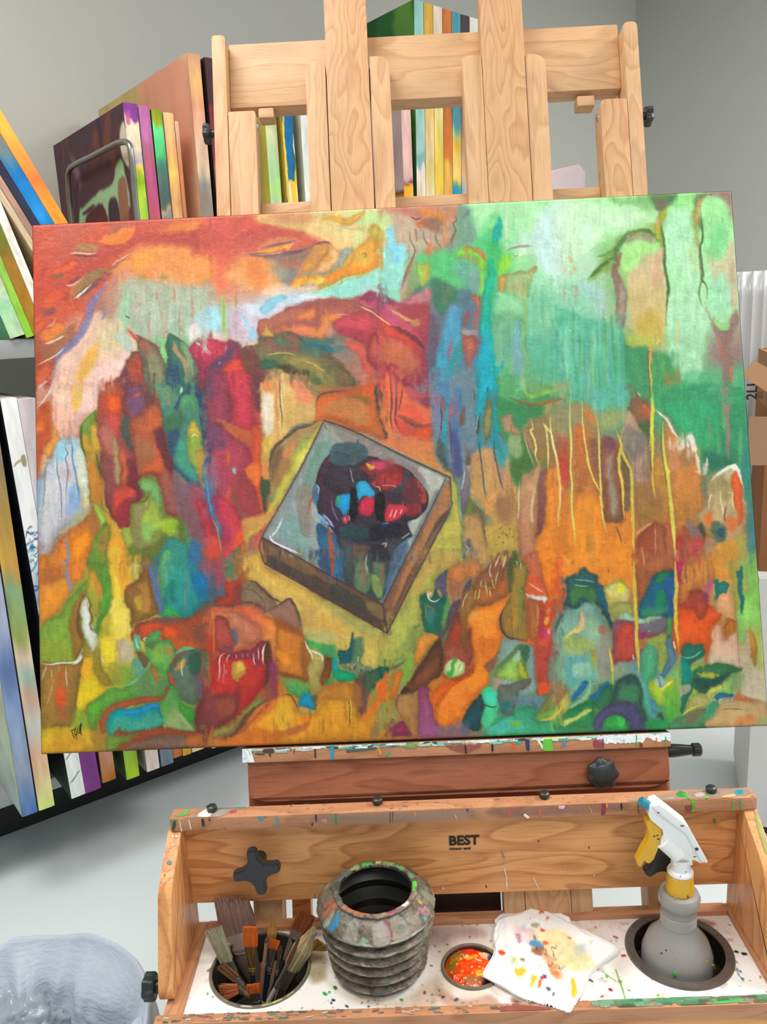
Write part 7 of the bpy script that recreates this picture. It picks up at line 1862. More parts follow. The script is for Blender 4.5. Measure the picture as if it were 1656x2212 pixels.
bm = bmesh.new(); H2 = zb2 - zb1
for lo, hi in (((0, 0, 0), (.45, .006, H2)), ((0, .304, 0), (.45, .31, H2)), ((0, .006, 0), (.006, .304, H2)), ((.444, .006, 0), (.45, .304, H2)), ((.006, .006, 0), (.444, .304, .005))): bbox(bm, lo, hi, 0)
put('carton', fin(bm, False), M_CARD, frame(K0 + KX*bx0 + KY*.05 + EXz*(zb1+.0005), KX, KY, EXz), b2)
fp = [onk(x, y, .04) for x, y in ((1604, 812), (1627, 778), (1690, 812), (1690, 870))]
prism('flap', [(p[0] - fp[0][0], p[1] - fp[0][1]) for p in fp[::-1]], .004, K0 + KX*fp[0][0] + KY*.044 + EXz*fp[0][1], KX, EXz, -KY, M_CARDL, b2, .0)
def text_mesh(s, size, bold=0.0):
    cu = bpy.data.curves.new('lettering', 'FONT'); cu.body = s; cu.size = size; cu.extrude = .0002; cu.offset = bold; cu.resolution_u = 3
    ob = bpy.data.objects.new('lettering', cu); C.objects.link(ob); dg = bpy.context.evaluated_depsgraph_get()
    me = bpy.data.meshes.new_from_object(ob.evaluated_get(dg)); bpy.data.objects.remove(ob); return me
def kp(x, y, d): a = onk(x, y, d); return K0 + KX*a[0] + KY*d + EXz*a[1]
put('printed_letters', text_mesh('2LU', .036, .0008), M_INK, frame(kp(1633, 864, .0495), EXz, -KX, -KY), b2)
for k in range(2): put('printed_letters', text_mesh('0000', .010), M_INK, frame(kp(1641 + 6*k, 862, .0495), EXz, -KX, -KY), b2)
Ys = .395; sa_ = onk(1575, 700, Ys); sb_ = onk(1620, 586, Ys); xa = max(sa_[0], -.2)
zs0 = ztop + .001; nx = 260; xs_ = np.linspace(0, .5, nx); P = np.zeros((12, nx, 3)); P[..., 0] = xs_; P[..., 1] = (.009 * np.abs(np.sin(xs_ / .03 * PI)) ** .4)[None]; P[..., 2] = np.linspace(0, sb_[1] - zs0, 12)[:, None]
sh = put('ribbed_sheet', grid_mesh(P), plain('ribbed_plastic', 'c4c6c8', .28, 0, .03, 30, .6), frame(K0 + KX*xa + KY*Ys + EXz*zs0, KX, KY, EXz))
sm = sh.modifiers.new('thickness', 'SOLIDIFY'); sm.thickness = .002
tag(sh, 'grey ribbed plastic sheet standing behind the cardboard boxes', 'plastic sheet')
# thin cable on the floor side right of the tray
ca_ = [onz(x, y, .0036) for x, y in ((1560, 1856), (1600, 1846), (1630, 1838), (1656, 1834), (1700, 1836))]
tag(tube('cable', [tuple(p) for p in spline(np.array(ca_), False, 4)], .0035, plain('dark_green_cable', '4c5c58', .5), None, 8), 'thin dark cable running past the white cabinet at the right', 'cable')
# ---------------------------------------------------------------- the easel
UX, UY, UZ = U, V, N
easel = thing('studio_easel', (E(.09, -1.0)[0], 1.2, 0), 'large oak studio easel with tool tray carrying the colourful painting', 'easel')
def upost(name, u0, u1, v0, v1, o, T, mat, top=None, rr=.006):
    """an upright whose front face is at offset o; top = corner cut radii (left, right)"""
    Lh = v1 - v0; w = u1 - u0; rl, rt = top or (.004, .004)
    # X of the board frame runs up the easel so the grain does too; Y to the left
    pts = rnd_poly([(0, 0, .002), (0, -w, .002), (Lh, -w, rt), (Lh, 0, rl)], .002)
    return prism(name, pts, T, E(u0, v0, o - T), V, -U, N, mat, easel, .003)
MB = -.95   # uprights end at the base, near the floor
def zbase(o): return (0.0 - (PC + N*o)[2]) / V[2]
upost('mast', -.0855, -.0090, -.80, 1.02, -.038, .034, OAK2)
upost('mast', .1965, .2730, -.80, 1.02, -.038, .034, OAK2)
upost('guide_rail', -.1240, -.0875, -1.2, .752, -.041, .032, OAK, (.022, .003))
upost('guide_rail', -.0070, .0290, -1.2, .757, -.041, .032, OAK, (.003, .022))
upost('guide_rail', .1605, .1958, -1.2, .749, -.041, .032, OAK, (.012, .003))
upost('guide_rail', .2745, .3105, -1.2, .746, -.041, .032, OAK, (.003, .024))
upost('side_post', -.2665, -.2172, -1.2, .667, -.041, .045, OAK, (.004, .006))
upost('side_post', .4045, .4525, -1.2, .655, -.041, .045, OAK2, (.012, .006))
upost('outer_batten', -.2925, -.2680, -.35, .812, -.041, .06, OAK, (.006, .008))
upost('outer_batten', .4535, .4790, -.35, .797, -.041, .06, OAK, (.010, .010))
# cross members behind the masts
def cross(name, u0, u1, v0, v1, o, T, mat=OAK):
    return plank(name, E((u0+u1)/2, (v0+v1)/2, o - T/2), U, V, N, u1-u0, v1-v0, T, mat, easel, .003)
cross('top_crossbar', -.2680, .4535, .692, .815, -.0735, .038)
cross('middle_crossbar', -.2172, .4045, .478, .509, -.0735, .03)
cross('stop_block', -.217, -.188, .672, .691, -.075, .03); cross('stop_block', .372, .404, .664, .683, -.075, .03)
cross('rear_panel', .030, .160, -.95, -.60, -.085, .018, plain('dark_stained_board', '3a1c10', .6, 0, .1)); cross('rear_panel', .197, .2735, -.95, -.60, -.085, .018, plain('blackened_board', '2a2220', .6, 0, .1))
cross('rear_leg', -.215, -.180, -1.1, -.55, -.14, .03, OAKD)
# base on the floor
bz = .035
for u in (-.2672, .4045): plank('floor_runner', (PC[0] + u + .025, 1.27, bz), EXy, EXx, EXz, .75, .06, .06, OAK, easel, .004)
plank('base_beam', (PC[0] + .093, 1.12, .10), EXx, EXz, EXy, .62, .07, .03, OAK, easel, .004)
# hardware: lobed knobs, coach bolts, crank
def lobed(name, c, ax, r, n, depth, th, mat, parent, rot=0., bev=.004, seg=96, sharp=1.):
    """lobed hand knob: its outline waves in and out n times"""
    az = Vector(ax).normalized(); q = az.to_track_quat('Z', 'Y').to_matrix().to_4x4()
    prof = [(r*(1 - depth*(.5 - .5*math.cos(n*(2*PI*i/seg)+rot))**sharp)*math.cos(2*PI*i/seg), r*(1 - depth*(.5 - .5*math.cos(n*(2*PI*i/seg)+rot))**sharp)*math.sin(2*PI*i/seg)) for i in range(seg)]
    bm = bmesh.new(); lv = []
    for s, z in ((1 - bev/r, 0), (1, bev), (1, th - bev), (1 - bev/r, th - bev*.25), (.55, th), (0, th)):
        lv.append([bm.verts.new((x*s, y*s, z)) for x, y in prof] if s else [bm.verts.new((0, 0, z))])
    bm.faces.new(lv[0][::-1])
    for a, b in zip(lv, lv[1:]):
        for i in range(seg):
            j = (i+1) % seg
            if len(b) == 1: bm.faces.new((a[i], a[j], b[0]))
            else: bm.faces.new((a[i], a[j], b[j], b[i]))
    return put(name, fin(bm, angle=45), mat, Matrix.Translation(Vector(c)) @ q, parent)
def star(name, c, ax, r, th, mat, parent, rot=0.):
    """four-armed knob with concave flanks"""
    az = Vector(ax).normalized(); q = az.to_track_quat('Z', 'Y').to_matrix().to_4x4(); pts = []
    for k in range(4):
        a = rot + k*PI/2; h = .21*r
        for s, rad in ((-1, .93), (-.6, 1.0), (.6, 1.0), (1, .93)): pts.append((math.cos(a)*rad*r - math.sin(a)*h*s, math.sin(a)*rad*r + math.cos(a)*h*s))
        for j in range(1, 6):
            t = j/6; b = a + PI/4; p0 = Vector((math.cos(a)*.93*r - math.sin(a)*h, math.sin(a)*.93*r + math.cos(a)*h)); a2 = a + PI/2; p2 = Vector((math.cos(a2)*.93*r + math.sin(a2)*h, math.sin(a2)*.93*r - math.cos(a2)*h)); p1 = Vector((math.cos(b)*.18*r, math.sin(b)*.18*r))
            pts.append(tuple(p0*(1-t)**2 + p1*2*t*(1-t) + p2*t*t))
    bm = bmesh.new(); vs = [bm.verts.new((x, y, 0)) for x, y in pts]; f = bm.faces.new(vs); r_ = bmesh.ops.extrude_face_region(bm, geom=[f]); bmesh.ops.translate(bm, vec=(0, 0, th), verts=[v for v in r_['geom'] if isinstance(v, bmesh.types.BMVert)])
    bmesh.ops.bevel(bm, geom=list(bm.edges), offset=.002, segments=2, affect='EDGES')
    return put(name, fin(bm, angle=40), mat, Matrix.Translation(Vector(c)) @ q, parent)
for s, (x, y), u in ((-1, (445, 290), -.2925), (1, (1408, 250), .4790)):
    _, v = Epx(x, y, -.07); c = E(u + s*.012, v, -.07)
    k = lobed('clamp_knob', c, tuple(U*s), .019, 5, .3, .014, M_BLACK, easel, .6, .003, 60)
    tube('knob_shank', [tuple(E(u, v, -.07)), tuple(E(u + s*.0125, v, -.07))], .007, M_BLACK, k, 12)
for u, (x, y) in ((-.2172, (559, 272)), (.4045, (1286, 254))):
    _, v = Epx(x, y, -.06); lathe('coach_bolt', [(.0065, 0), (.006, .002), (.003, .0035), (0, .004)], M_STEEL, E(u, v, -.062), easel, 16, tuple(U * (1 if u < 0 else -1)))
# painting ledge and its sliding block
L0 = Epx(528, 1620, 0.); L1 = Epx(1449, 1583, 0.); lv1 = -.4612; lv0 = -.4860
lu0, lu1 = -.2705, .4470
ledge = plank('painting_ledge', E((lu0+lu1)/2, (lv0+lv1)/2, -.035), U, V, N, lu1-lu0, lv1-lv0, .070, OAKT, easel, .004)
bl0, bl1 = -.2630, .4440
pts = rnd_poly([(0, -.060, .012), (.020, -.0665, .02), (bl1-bl0-.022, -.0665, .02), (bl1-bl0, -.056, .012), (bl1-bl0, 0, .001), (0, 0, .001)], .01)
prism('clamp_board', [(x, y) for x, y in pts], .022, E(bl0, lv0, -.032), U, V, N, OAKR, easel, .0025)
cross('slider_block', -.2675, .4470, -.62, -.487, -.034, .03, OAKR)
kn_c = Epx(1300, 1670, .0); kb = lobed('round_knob', E(kn_c[0], kn_c[1], -.006), tuple(N), .0265, 7, .14, .018, M_BLACK, easel, .3, .005)
lathe('knob_cap', [(.017, 0), (.017, .002), (.015, .0035), (0, .0045)], M_BLACK, E(kn_c[0], kn_c[1], .0118), kb, 32, tuple(N))
cr0 = Epx(1452, 1622, -.06); cv = cr0[1]
bm = bmesh.new(); bm2 = tube_bm(bm, [(0, 0, 0), (.004, 0, 0), (.010, 0, 0), (.026, 0, 0), (.040, 0, 0), (.044, 0, 0), (.046, 0, 0), (.0575, 0, 0), (.060, 0, 0)], [.010, .0115, .0118, .0105, .0088, .0086, .0115, .0115, .0095], 24)
put('crank_handle', fin(bm), M_BLACK, frame(E(.4560, cv, -.062), U, V, N), easel)
# ---- the tool tray: back board, top ledge, side panels, frame, white insert
YB = 1.215
zbt = .5 * (ony(392, 1802, YB)[2] + ony(1580, 1737, YB)[2]); zbb = .5 * (ony(414, 1958, YB)[2] + ony(1588, 1903, YB)[2])
XL = float(onx(371, 2100, 0)[0]); xl = .5*(ony(414, 1900, YB)[0] + ony(400, 1810, YB)[0]); xr = .5*(ony(1583, 1780, YB)[0] + ony(1589, 1900, YB)[0])
back = plank('back_board', ((xl+xr)/2, YB + .01, (zbt+zbb)/2), EXx, EXz, -EXy, xr - xl + .012, zbt - zbb, .02, OAKD, easel, .002)
YL = YB - .026
lz1 = .5*(ony(367, 1769, YL)[2] + ony(1634, 1723, YL)[2]); lz0 = .5*(ony(367, 1797, YL)[2] + ony(1634, 1750, YL)[2])
lx0 = ony(366, 1780, YL)[0]; lx1 = ony(1635, 1736, YL)[0]; lyb = onz(430, 1745, lz1)[1]
top = plank('top_ledge', ((lx0+lx1)/2, (YL+lyb)/2, (lz0+lz1)/2), EXx, EXy, EXz, lx1-lx0, lyb-YL, lz1-lz0, OAKT, easel, .003)
for i, (x, y) in enumerate(((458, 1752), (815, 1736), (1175, 1723), (1535, 1711))):
    p = onz(x, y, lz1); lobed('ledge_stud', (p[0], p[1], lz1), (0, 0, 1), .0085, 6, .1, .011, M_BLACK2, easel, i, .002, 36)
PT = .021
def panel(x0, inner):
    A = [onx(x, y, inner) for x, y in ((392, 1801), (370, 1923), (371, 2156))] if x0 < 0 else None
    return A
xi_l = float(xl) + .0; 
P1 = onx(392, 1801, xi_l); P2 = onx(370, 1923, xi_l); P3 = onx(371, 2150, xi_l)
ZT = .5
fy0, fy1, fy2 = float(P1[1]), float(P2[1]), float(P3[1]); zz1 = float(P2[2])
prof = lambda: rnd_poly([(YB + .021, ZT + .004, .002), (YB + .021, lz0, .002), (fy0, lz0, .004), (fy1, zz1, .02), (fy2, ZT + .02, .012), (fy2 + .012, ZT + .004, .010)], .01)
for nm, x0 in (('side_panel', xi_l - PT), ('side_panel', float(xr))):
    pts = prof(); c0 = Vector((x0, pts[0][0], pts[0][1]))
    # the grain runs up the panel
    prism(nm, [(z - c0.z, y - c0.y) for y, z in pts], PT, c0, EXz, EXy, EXx, OAKD, easel, .003)
# frame round the white insert
fx0 = float(onz(352, 2198, ZT)[0]); fx0b = float(onz(392, 2198, ZT)[0]); frY0 = float(onz(700, 2202, ZT + .005)[1]); frY1 = float(onz(700, 2181, ZT + .005)[1]); byk = float(onz(700, 1986, ZT)[1])
fxr0 = float(onz(1565, 1972, ZT)[0]) + .004; fxr1 = xi_l*0 + float(xr) + .012
bkY = byk - .022
plank('side_rail', ((fx0+fx0b)/2, (frY1+bkY)/2 + .011, ZT - .012), EXy, EXx, EXz, bkY-frY1 + .022, fx0b-fx0, .034, OAKT, easel, .002)
plank('side_rail', ((fxr0+fxr1)/2, (frY1+bkY)/2 + .011, ZT - .012), EXy, EXx, EXz, bkY-frY1 + .022, fxr1-fxr0, .034, OAKT, easel, .002)
plank('back_rail', ((fx0b+fxr0)/2, bkY + .011, ZT - .010), EXx, EXy, EXz, fxr0-fx0b, .022, .032, OAKT, easel, .002)
front = plank('front_rail', ((fx0+fxr1)/2, (frY0+frY1)/2, ZT - .006), EXx, EXy, EXz, fxr1-fx0 + .02, frY1-frY0, .024, OAKT, easel, .003)
plank('front_apron', ((fx0+fxr1)/2, frY0 + .016, ZT - .06), EXx, EXz, EXy, fxr1-fx0, .085, .018, OAKD, easel, .002)
plank('tray_bottom', ((fx0+fxr1)/2, (frY0+bkY)/2 + .01, ZT - .135), EXx, EXy, EXz, fxr1-fx0, .16, .012, OAKD, easel, .002)
# white insert with three round holes
HOLES = {'can': (-.2490, 1.1530, .0755), 'well': (.4205, 1.1290, .0785), 'dish': (.0878, 1.1220, .0465)}
_c = onz(466, 2060, ZT), onz(672, 2050, ZT), onz(570, 2174, ZT)
HOLES['can'] = (float(_c[0][0]+_c[1][0])/2, float(_c[2][1]) + .0785, .0785)
_c = onz(1361, 2065, ZT), onz(1583, 2060, ZT), onz(1475, 2137, ZT)
HOLES['well'] = (float(_c[0][0]+_c[1][0])/2, float(_c[2][1]) + .081, .081)
ix0, ix1, iy0, iy1 = fx0b, fxr0, frY1, bkY; iz = ZT - .002
INS = Painter(0, 0, (ix1-ix0)*1000, (iy1-iy0)*1000, 1.0, 21, .5)
INS.img[:] = hx('f4f2ec'); rs = random.Random(5)
W_, H_ = (ix1-ix0)*1000, (iy1-iy0)*1000
def ipx(x, y): p = onz(x, y, iz); return (p[0]-ix0)*1000, (iy1-p[1])*1000
def insP(h, soft, al, pts): INS.fill(np.array([ipx(*p) for p in pts]), hx(h), soft, al)
insP('d8c4b4', 30, .8, [(690, 1985), (1000, 1975), (1100, 2100), (1000, 2200), (900, 2170), (930, 2060), (700, 2010)])
insP('dcccc4', 26, .8, [(1200, 1985), (1400, 1960), (1560, 1960), (1600, 2040), (1560, 2020), (1400, 2000), (1360, 2060), (1340, 2140), (1300, 2060)])
insP('c8b49c', 14, .8, [(690, 2100), (760, 2160), (900, 2185), (960, 2150), (940, 2110), (860, 2160), (740, 2140)])
insP('a08c68', 10, .8, [(655, 2060), (700, 2050), (705, 2110), (670, 2120)])
insP('b89080', 7, .8, [(940, 2130), (1000, 2160), (1060, 2150), (1090, 2190), (1020, 2185), (960, 2170)])
insP('a8543c', 6, .8, [(1110, 2150), (1130, 2160), (1120, 2172), (1105, 2165)])
insP('a86c68', 6, .8, [(1510, 1985), (1545, 1995), (1535, 2004), (1510, 1998)])
insP('b89c90', 12, .8, [(920, 2005), (1010, 2000), (1050, 2020), (990, 2030), (930, 2040)])
pal = ['2c3c30', '30302c', '2c8c40', '50b040', '405850', '803030', 'c05038', '907058', '88a8a8', 'd8b848', 'b88888', '303438', 'a09080']
for _ in range(620):
    x = rs.uniform(0, W_); y = rs.uniform(0, H_); r = abs(rs.gauss(0, 1)) * 1.1 + .35
    if x < 280 and rs.random() < .5: continue
    INS.stroke([(x, y), (x + rs.uniform(-1, 1)*r*1.6, y + rs.uniform(-1, 1)*r*1.6)], hx(rs.choice(pal)), r*1.5, .8, rs.uniform(.5, 1))
for _ in range(60):
    x = rs.uniform(300, W_); y = rs.uniform(0, H_); r = rs.uniform(3, 9)
    INS.stroke([(x, y), (x + rs.uniform(-9, 9), y + rs.uniform(-5, 5))], hx(rs.choice(['c8a8a0', 'c0b0a0', 'd8b8a0', 'b0b8a8', 'b07068', 'c8b070', 'a89888'])), r, 5, .45)
for x, y, r, h in ((898, 2178, 4, 'c82818'), (700, 2146, 5, '30a048'), (711, 2143, 4, '38b050'), (725, 2135, 5, '2c6c28'), (462, 2092, 6, '2c4848'), (450, 2097, 5, 'b07850'), (530, 2176, 4, '30b048'), (1320, 2138, 5, 'a02028'), (1360, 2030, 4, '405048'), (1588, 2055, 5, '182020'), (1605, 2060, 6, '182020'), (1345, 2065, 5, 'b83040'), (715, 2168, 3, '1c2420'), (721, 2161, 4, '243028'), (748, 2172, 3, '203028'), (795, 2175, 3, '242c28'), (1340, 2120, 5, '68a838'), (1310, 2108, 4, '60b040'), (1420, 2150, 4, '70a848'), (1530, 2010, 3, '30983c'), (983, 2160, 5, '485058'), (955, 2155, 4, '303830'), (1600, 2100, 3, '4070a0'), (1605, 2115, 3, '305878')):
    q = ipx(x, y); INS.stroke([q, (q[0] + rs.uniform(-3, 3), q[1] + rs.uniform(-3, 3))], hx(h), r*1.1, 1, 1)
INS.stroke([ipx(1330, 2095), ipx(1345, 2140), ipx(1355, 2175)], hx('50a030'), 2.4, 1, .9); INS.stroke([ipx(1300, 2098), ipx(1330, 2120)], hx('60a838'), 2, 1, .9)
INS.stroke([ipx(1592, 2090), ipx(1595, 2105), ipx(1606, 2120)], hx('305880'), 1.6, .8, .9)
n_x, n_y = int(W_/1.6), int(H_/1.6); gx = np.linspace(ix0, ix1, n_x); gy = np.linspace(iy1, iy0, n_y)
PG = np.zeros((n_y, n_x, 3)); PG[..., 0] = gx[None]; PG[..., 1] = gy[:, None]; PG[..., 2] = iz
for cx, cy, r in HOLES.values():      # snap the grid to each hole's edge
    d = np.hypot(PG[..., 0]-cx, PG[..., 1]-cy); near = np.abs(d - r) < .0013
    PG[..., 0] = np.where(near, cx + (PG[..., 0]-cx)*r/np.maximum(d, 1e-6), PG[..., 0]); PG[..., 1] = np.where(near, cy + (PG[..., 1]-cy)*r/np.maximum(d, 1e-6), PG[..., 1])
ci = sample(INS.img, (PG[..., 0]-ix0)*1000, (iy1-PG[..., 1])*1000)
me = grid_mesh(PG, ci); bm = bmesh.new(); bm.from_mesh(me)
kill = [f for f in bm.faces if any(math.hypot(f.calc_center_median().x-cx, f.calc_center_median().y-cy) < r for cx, cy, r in HOLES.values())]
bmesh.ops.delete(bm, geom=kill, context='FACES'); bm.to_mesh(me); bm.free()
ins = put('white_insert', me, vcol('spattered_board', .4, .45, .3, 300), None, easel); sm = ins.modifiers.new('thickness', 'SOLIDIFY'); sm.thickness = .003; sm.offset = -1
# star knobs through the back board and the side knobs
p = ony(556, 1878, YB - .030); st = star('star_knob', (p[0], p[1] + .004, p[2]), (0, -1, .12), .0385, .017, M_BLACK, easel, math.radians(11)); lathe('knob_boss', [(.011, 0), (.012, .026), (.013, .03)], M_BLACK2, (p[0], YB, p[2] + .003), st, 24, (0, -1, .0))
p = ony(1428, 1852, YB - .030); st = star('star_knob', (p[0], p[1] + .004, p[2]), (0, -1, .12), .036, .017, M_BLACK, easel, math.radians(40)); lathe('knob_boss', [(.011, 0), (.012, .026), (.013, .03)], M_BLACK2, (p[0], YB, p[2] + .003), st, 24, (0, -1, .0))
xk = xi_l - PT; p = onx(330, 2131, xk - .02)
sk = lobed('clamp_knob', (xk - .014, p[1], p[2]), (-1, 0, 0), .0215, 6, .16, .020, M_BLACK2, easel, 0, .003, 60); tube('knob_shank', [(xk, p[1], p[2]), (xk - .0145, p[1], p[2])], .0095, M_BLACK2, sk, 16)
# printed maker's stamp
M_INK2 = plain('stamp_ink', '1c1612', .6, 0, .05)
p = ony(969, 1826, YB - .0012); put('stamp_lettering', text_mesh('BEST', .0235, .0009), M_INK2, frame((p[0], YB - .0008, p[2]), EXx, EXz, -EXy), back)
p = ony(970, 1836.5, YB - .0012); put('stamp_lettering', text_mesh('richeson easel', .0062, .0002), M_INK2, frame((p[0], YB - .0008, p[2]), EXx, EXz, -EXy), back)
# ---- dried paint on the woodwork
rs = random.Random(8)
def dots(n, pal, r0, r1, al=1., sx=1.):
    def f(p, W_, H_):
        for _ in range(n):
            x, y, r = rs.uniform(0, W_), rs.uniform(0, H_), rs.uniform(r0, r1)*rs.random() + r0
            p.stroke([(x, y), (x + rs.uniform(-1, 1)*r*2*sx, y + rs.uniform(-1, 1)*r)], hx(rs.choice(pal)), r, .9, al*rs.uniform(.5, 1))
    return f
MIX = ['8c5048', 'c8b8a8', '486c60', '3c8c70', 'a89888', 'd8c8b8', 'c06050', '506860', 'b89078', 'e8d8c0', '2c4844', '6c4438', '405850']
def crust(p, W_, H_):
    for _ in range(420):
        x = rs.uniform(0, W_); f = x/W_; y = abs(rs.gauss(0, 3.5)) + 0.5
        c = rs.choice(['e8ece8', 'c8d8d0', '5c8c78', '38686c', 'a0b0b0', 'b89888', '48a8a0', 'd8c8b0', '2c4840'] if rs.random() > f*.8 else ['f4f8f8', 'e8f4f4', 'c8e0e0', '60b098', '80c8b0', 'f0f0e0'])
        p.stroke([(x, y), (x + rs.uniform(6, 30), y + rs.uniform(-2, 2))], hx(c), rs.uniform(2, 5 + 3*f), 1, 1)
    for _ in range(90): x = W_*rs.uniform(.83, 1); p.stroke([(x, rs.uniform(2, 16)), (x + rs.uniform(4, 16), rs.uniform(2, 18))], hx(rs.choice(['f8fcfc', 'eef6f8', 'dcecee'])), rs.uniform(5, 9), 1.2, 1)
    for _ in range(44): x = rs.uniform(0, 18); p.stroke([(x, rs.uniform(0, 30)), (x + rs.uniform(-4, 6), rs.uniform(4, 32))], hx(rs.choice(['e8f0f4', 'd8e4ea', 'eef2f4', 'f4f8f8', 'a8ccc8'])), rs.uniform(5, 9), 1.5, 1)
    dots(70, MIX, .8, 1.6, .8)(p, W_, H_)
film('paint_crust', E(0, 0, .0002), U, V, lu0 + .001, lv0 + .002, lu1 - .001, lv1 - .0005, lambda x, y: hit(x, y, E(0, 0, 0), N), """
S 1898b8 8 1 1 : 718 1608 717 1640
S 504030 9 1 1 12 : 572 1622 588 1622
T 504030 5 1 1 : 582 1622 584 1636
T 302c2c 4 1 1 : 680 1616 681 1640
T b03030 3 1 1 : 636 1617 634 1628
S 505850 7 2 .9 : 750 1622 780 1620 810 1616
T d8c030 3 1 1 : 816 1612 824 1632
P 38a058 1 1 : 832 1634 842 1630 844 1622 836 1628
P a04838 6 .7 : 960 1608 1010 1606 1040 1610 1010 1626 980 1622
T 281c28 4 1 1 : 1004 1606 1006 1632
T 202424 5 1 1 : 1062 1604 1064 1628
S e06020 4 1 1 : 1108 1604 1110 1622
S 303c60 9 1 1 : 1139 1600 1140 1618
T e8a020 5 1 1 : 1164 1596 1160 1612
S d8f0d8 6 1 1 : 1162 1596 1172 1616
P 68c040 1.5 1 : 1176 1594 1190 1594 1194 1618 1184 1622 1172 1618
S e0f090 9 2 1 : 1178 1592 1208 1592
T 5890a0 8 2 .9 : 1222 1598 1212 1616
P a03848 3 .8 : 1280 1600 1300 1598 1300 1614 1284 1614
S 303048 2 .8 1 : 1301 1596 1302 1616
S 38a848 3 .8 1 : 1373 1590 1374 1612
P 8c2818 1 1 : 1380 1606 1387 1606 1386 1616 1381 1616
S e07030 3 1 1 : 1417 1594 1419 1610
S 30b050 3 .8 1 : 1437 1592 1436 1612
P 88a050 4 .8 : 870 1610 900 1606 900 1616 876 1618
""", easel, 3, 1.6, crust)
film('paint_drips', (0, YL - .0002, 0), EXx, EXz, lx0 + .001, lz0 + .001, lx1 - .001, lz1 - .001, lambda x, y: ony(x, y, YL), """
P c0a8a0 14 .45 : 700 1756 900 1746 1000 1742 1000 1770 700 1780
P a86858 14 .5 : 1080 1742 1330 1730 1330 1752 1080 1764
S 40c040 9 1 1 : 371 1770 384 1768 410 1764
T 1c5048 7 1 1 : 378 1770 374 1795
S e8e4e0 3 .8 1 : 388 1772 394 1797
S e8e4dc 3 .8 1 : 408 1768 413 1790
T 14302c 7 1 1 : 436 1764 438 1776 439 1785
T 143430 4 1 1 : 452 1765 453 1774
P 18a8c8 1 1 : 556 1760 571 1758 570 1768 563 1772
P c84050 1 1 : 572 1758 578 1758 574 1768
T 38a0b8 5 1 1 : 595 1760 601 1786
T 2c1c1c 4 1 1 : 681 1754 682 1776
T 6c1818 4 1 1 : 674 1776 675 1784
S 18a030 4 .8 1 : 725 1753 725 1784
P d89080 3 .8 : 690 1772 704 1768 704 1780
S 9c8840 3 1 .9 : 792 1756 793 1775
S 403838 4 1 1 : 841 1750 854 1749
S 302838 1.6 .7 1 : 843 1752 842 1776
S 303040 1.6 .7 1 : 849 1752 847 1776
T e8c040 2 .7 1 : 894 1752 897 1762
T e8b830 2.4 .7 1 : 982 1758 986 1770
P 484050 1 1 : 1005 1744 1014 1743 1010 1754
T e04828 5 1 1 : 1100 1746 1098 1764
S f4f4f0 6 1 1 : 1133 1760 1140 1765
T e86028 3 1 1 : 1164 1744 1165 1764
P e8c8d0 1.5 1 : 1206 1738 1218 1736 1216 1746 1206 1745
P 902838 2 .95 : 1294 1732 1308 1730 1306 1760 1298 1760 1300 1740
T e8a050 2 .7 1 : 1272 1740 1280 1760
T e8a830 3 .8 1 : 1309 1732 1311 1745
T 1c1c20 4 1 1 : 1340 1732 1341 1750
S 2c7c38 3 .8 1 : 1376 1732 1378 1756
S 38b830 6 1 1 : 1493 1724 1496 1752
P 50d840 1 1 : 1488 1722 1500 1721 1498 1732 1490 1732
S 40b838 4 1 1 : 1582 1732 1582 1752
S 38a838 3.6 1 1 : 1598 1728 1600 1750
P 8c3830 2 .85 : 1478 1740 1492 1739 1492 1752 1480 1753
S f0c060 5 2 .8 : 1558 1726 1580 1724
S e8d0a0 4 2 .6 : 640 1757 760 1750
""", easel, 4, 1.6, dots(240, MIX + ['c89870', '303030', 'b07068'], .6, 1.5, .85))
film('paint_spatter', (0, 0, lz1 + .0002), EXx, EXy, lx0 + .002, YL + .001, lx1 - .002, lyb - .001, lambda x, y: onz(x, y, lz1), """
P a8a49c 6 .8 : 395 1768 470 1750 500 1752 470 1766 420 1770
P e8ecea 3 1 : 428 1762 446 1748 456 1752 452 1764
P 60c058 3 .8 : 380 1764 410 1748 400 1762
S 2c8c78 4 1 .9 : 470 1747 530 1744
P c04858 2 .9 : 496 1752 510 1750 508 1756 498 1757
P b0a898 9 .6 : 1380 1724 1600 1702 1610 1718 1390 1734
P 2090a8 1.5 1 : 1584 1712 1592 1707 1604 1709 1602 1716 1590 1718
P 2c8c38 2 1 : 1460 1716 1470 1710 1480 1714 1478 1722 1466 1722
S 38a840 6 1 1 : 1476 1716 1488 1727
P e0b080 2 1 : 1560 1720 1584 1716 1586 1722 1562 1724
P b8b4ac 2 1 : 1500 1716 1520 1712 1520 1720 1504 1722
P 48c850 1 1 : 1522 1720 1529 1720 1528 1726 1522 1725
""", easel, 5, 1.4, dots(230, MIX, .8, 3, .8, 2))
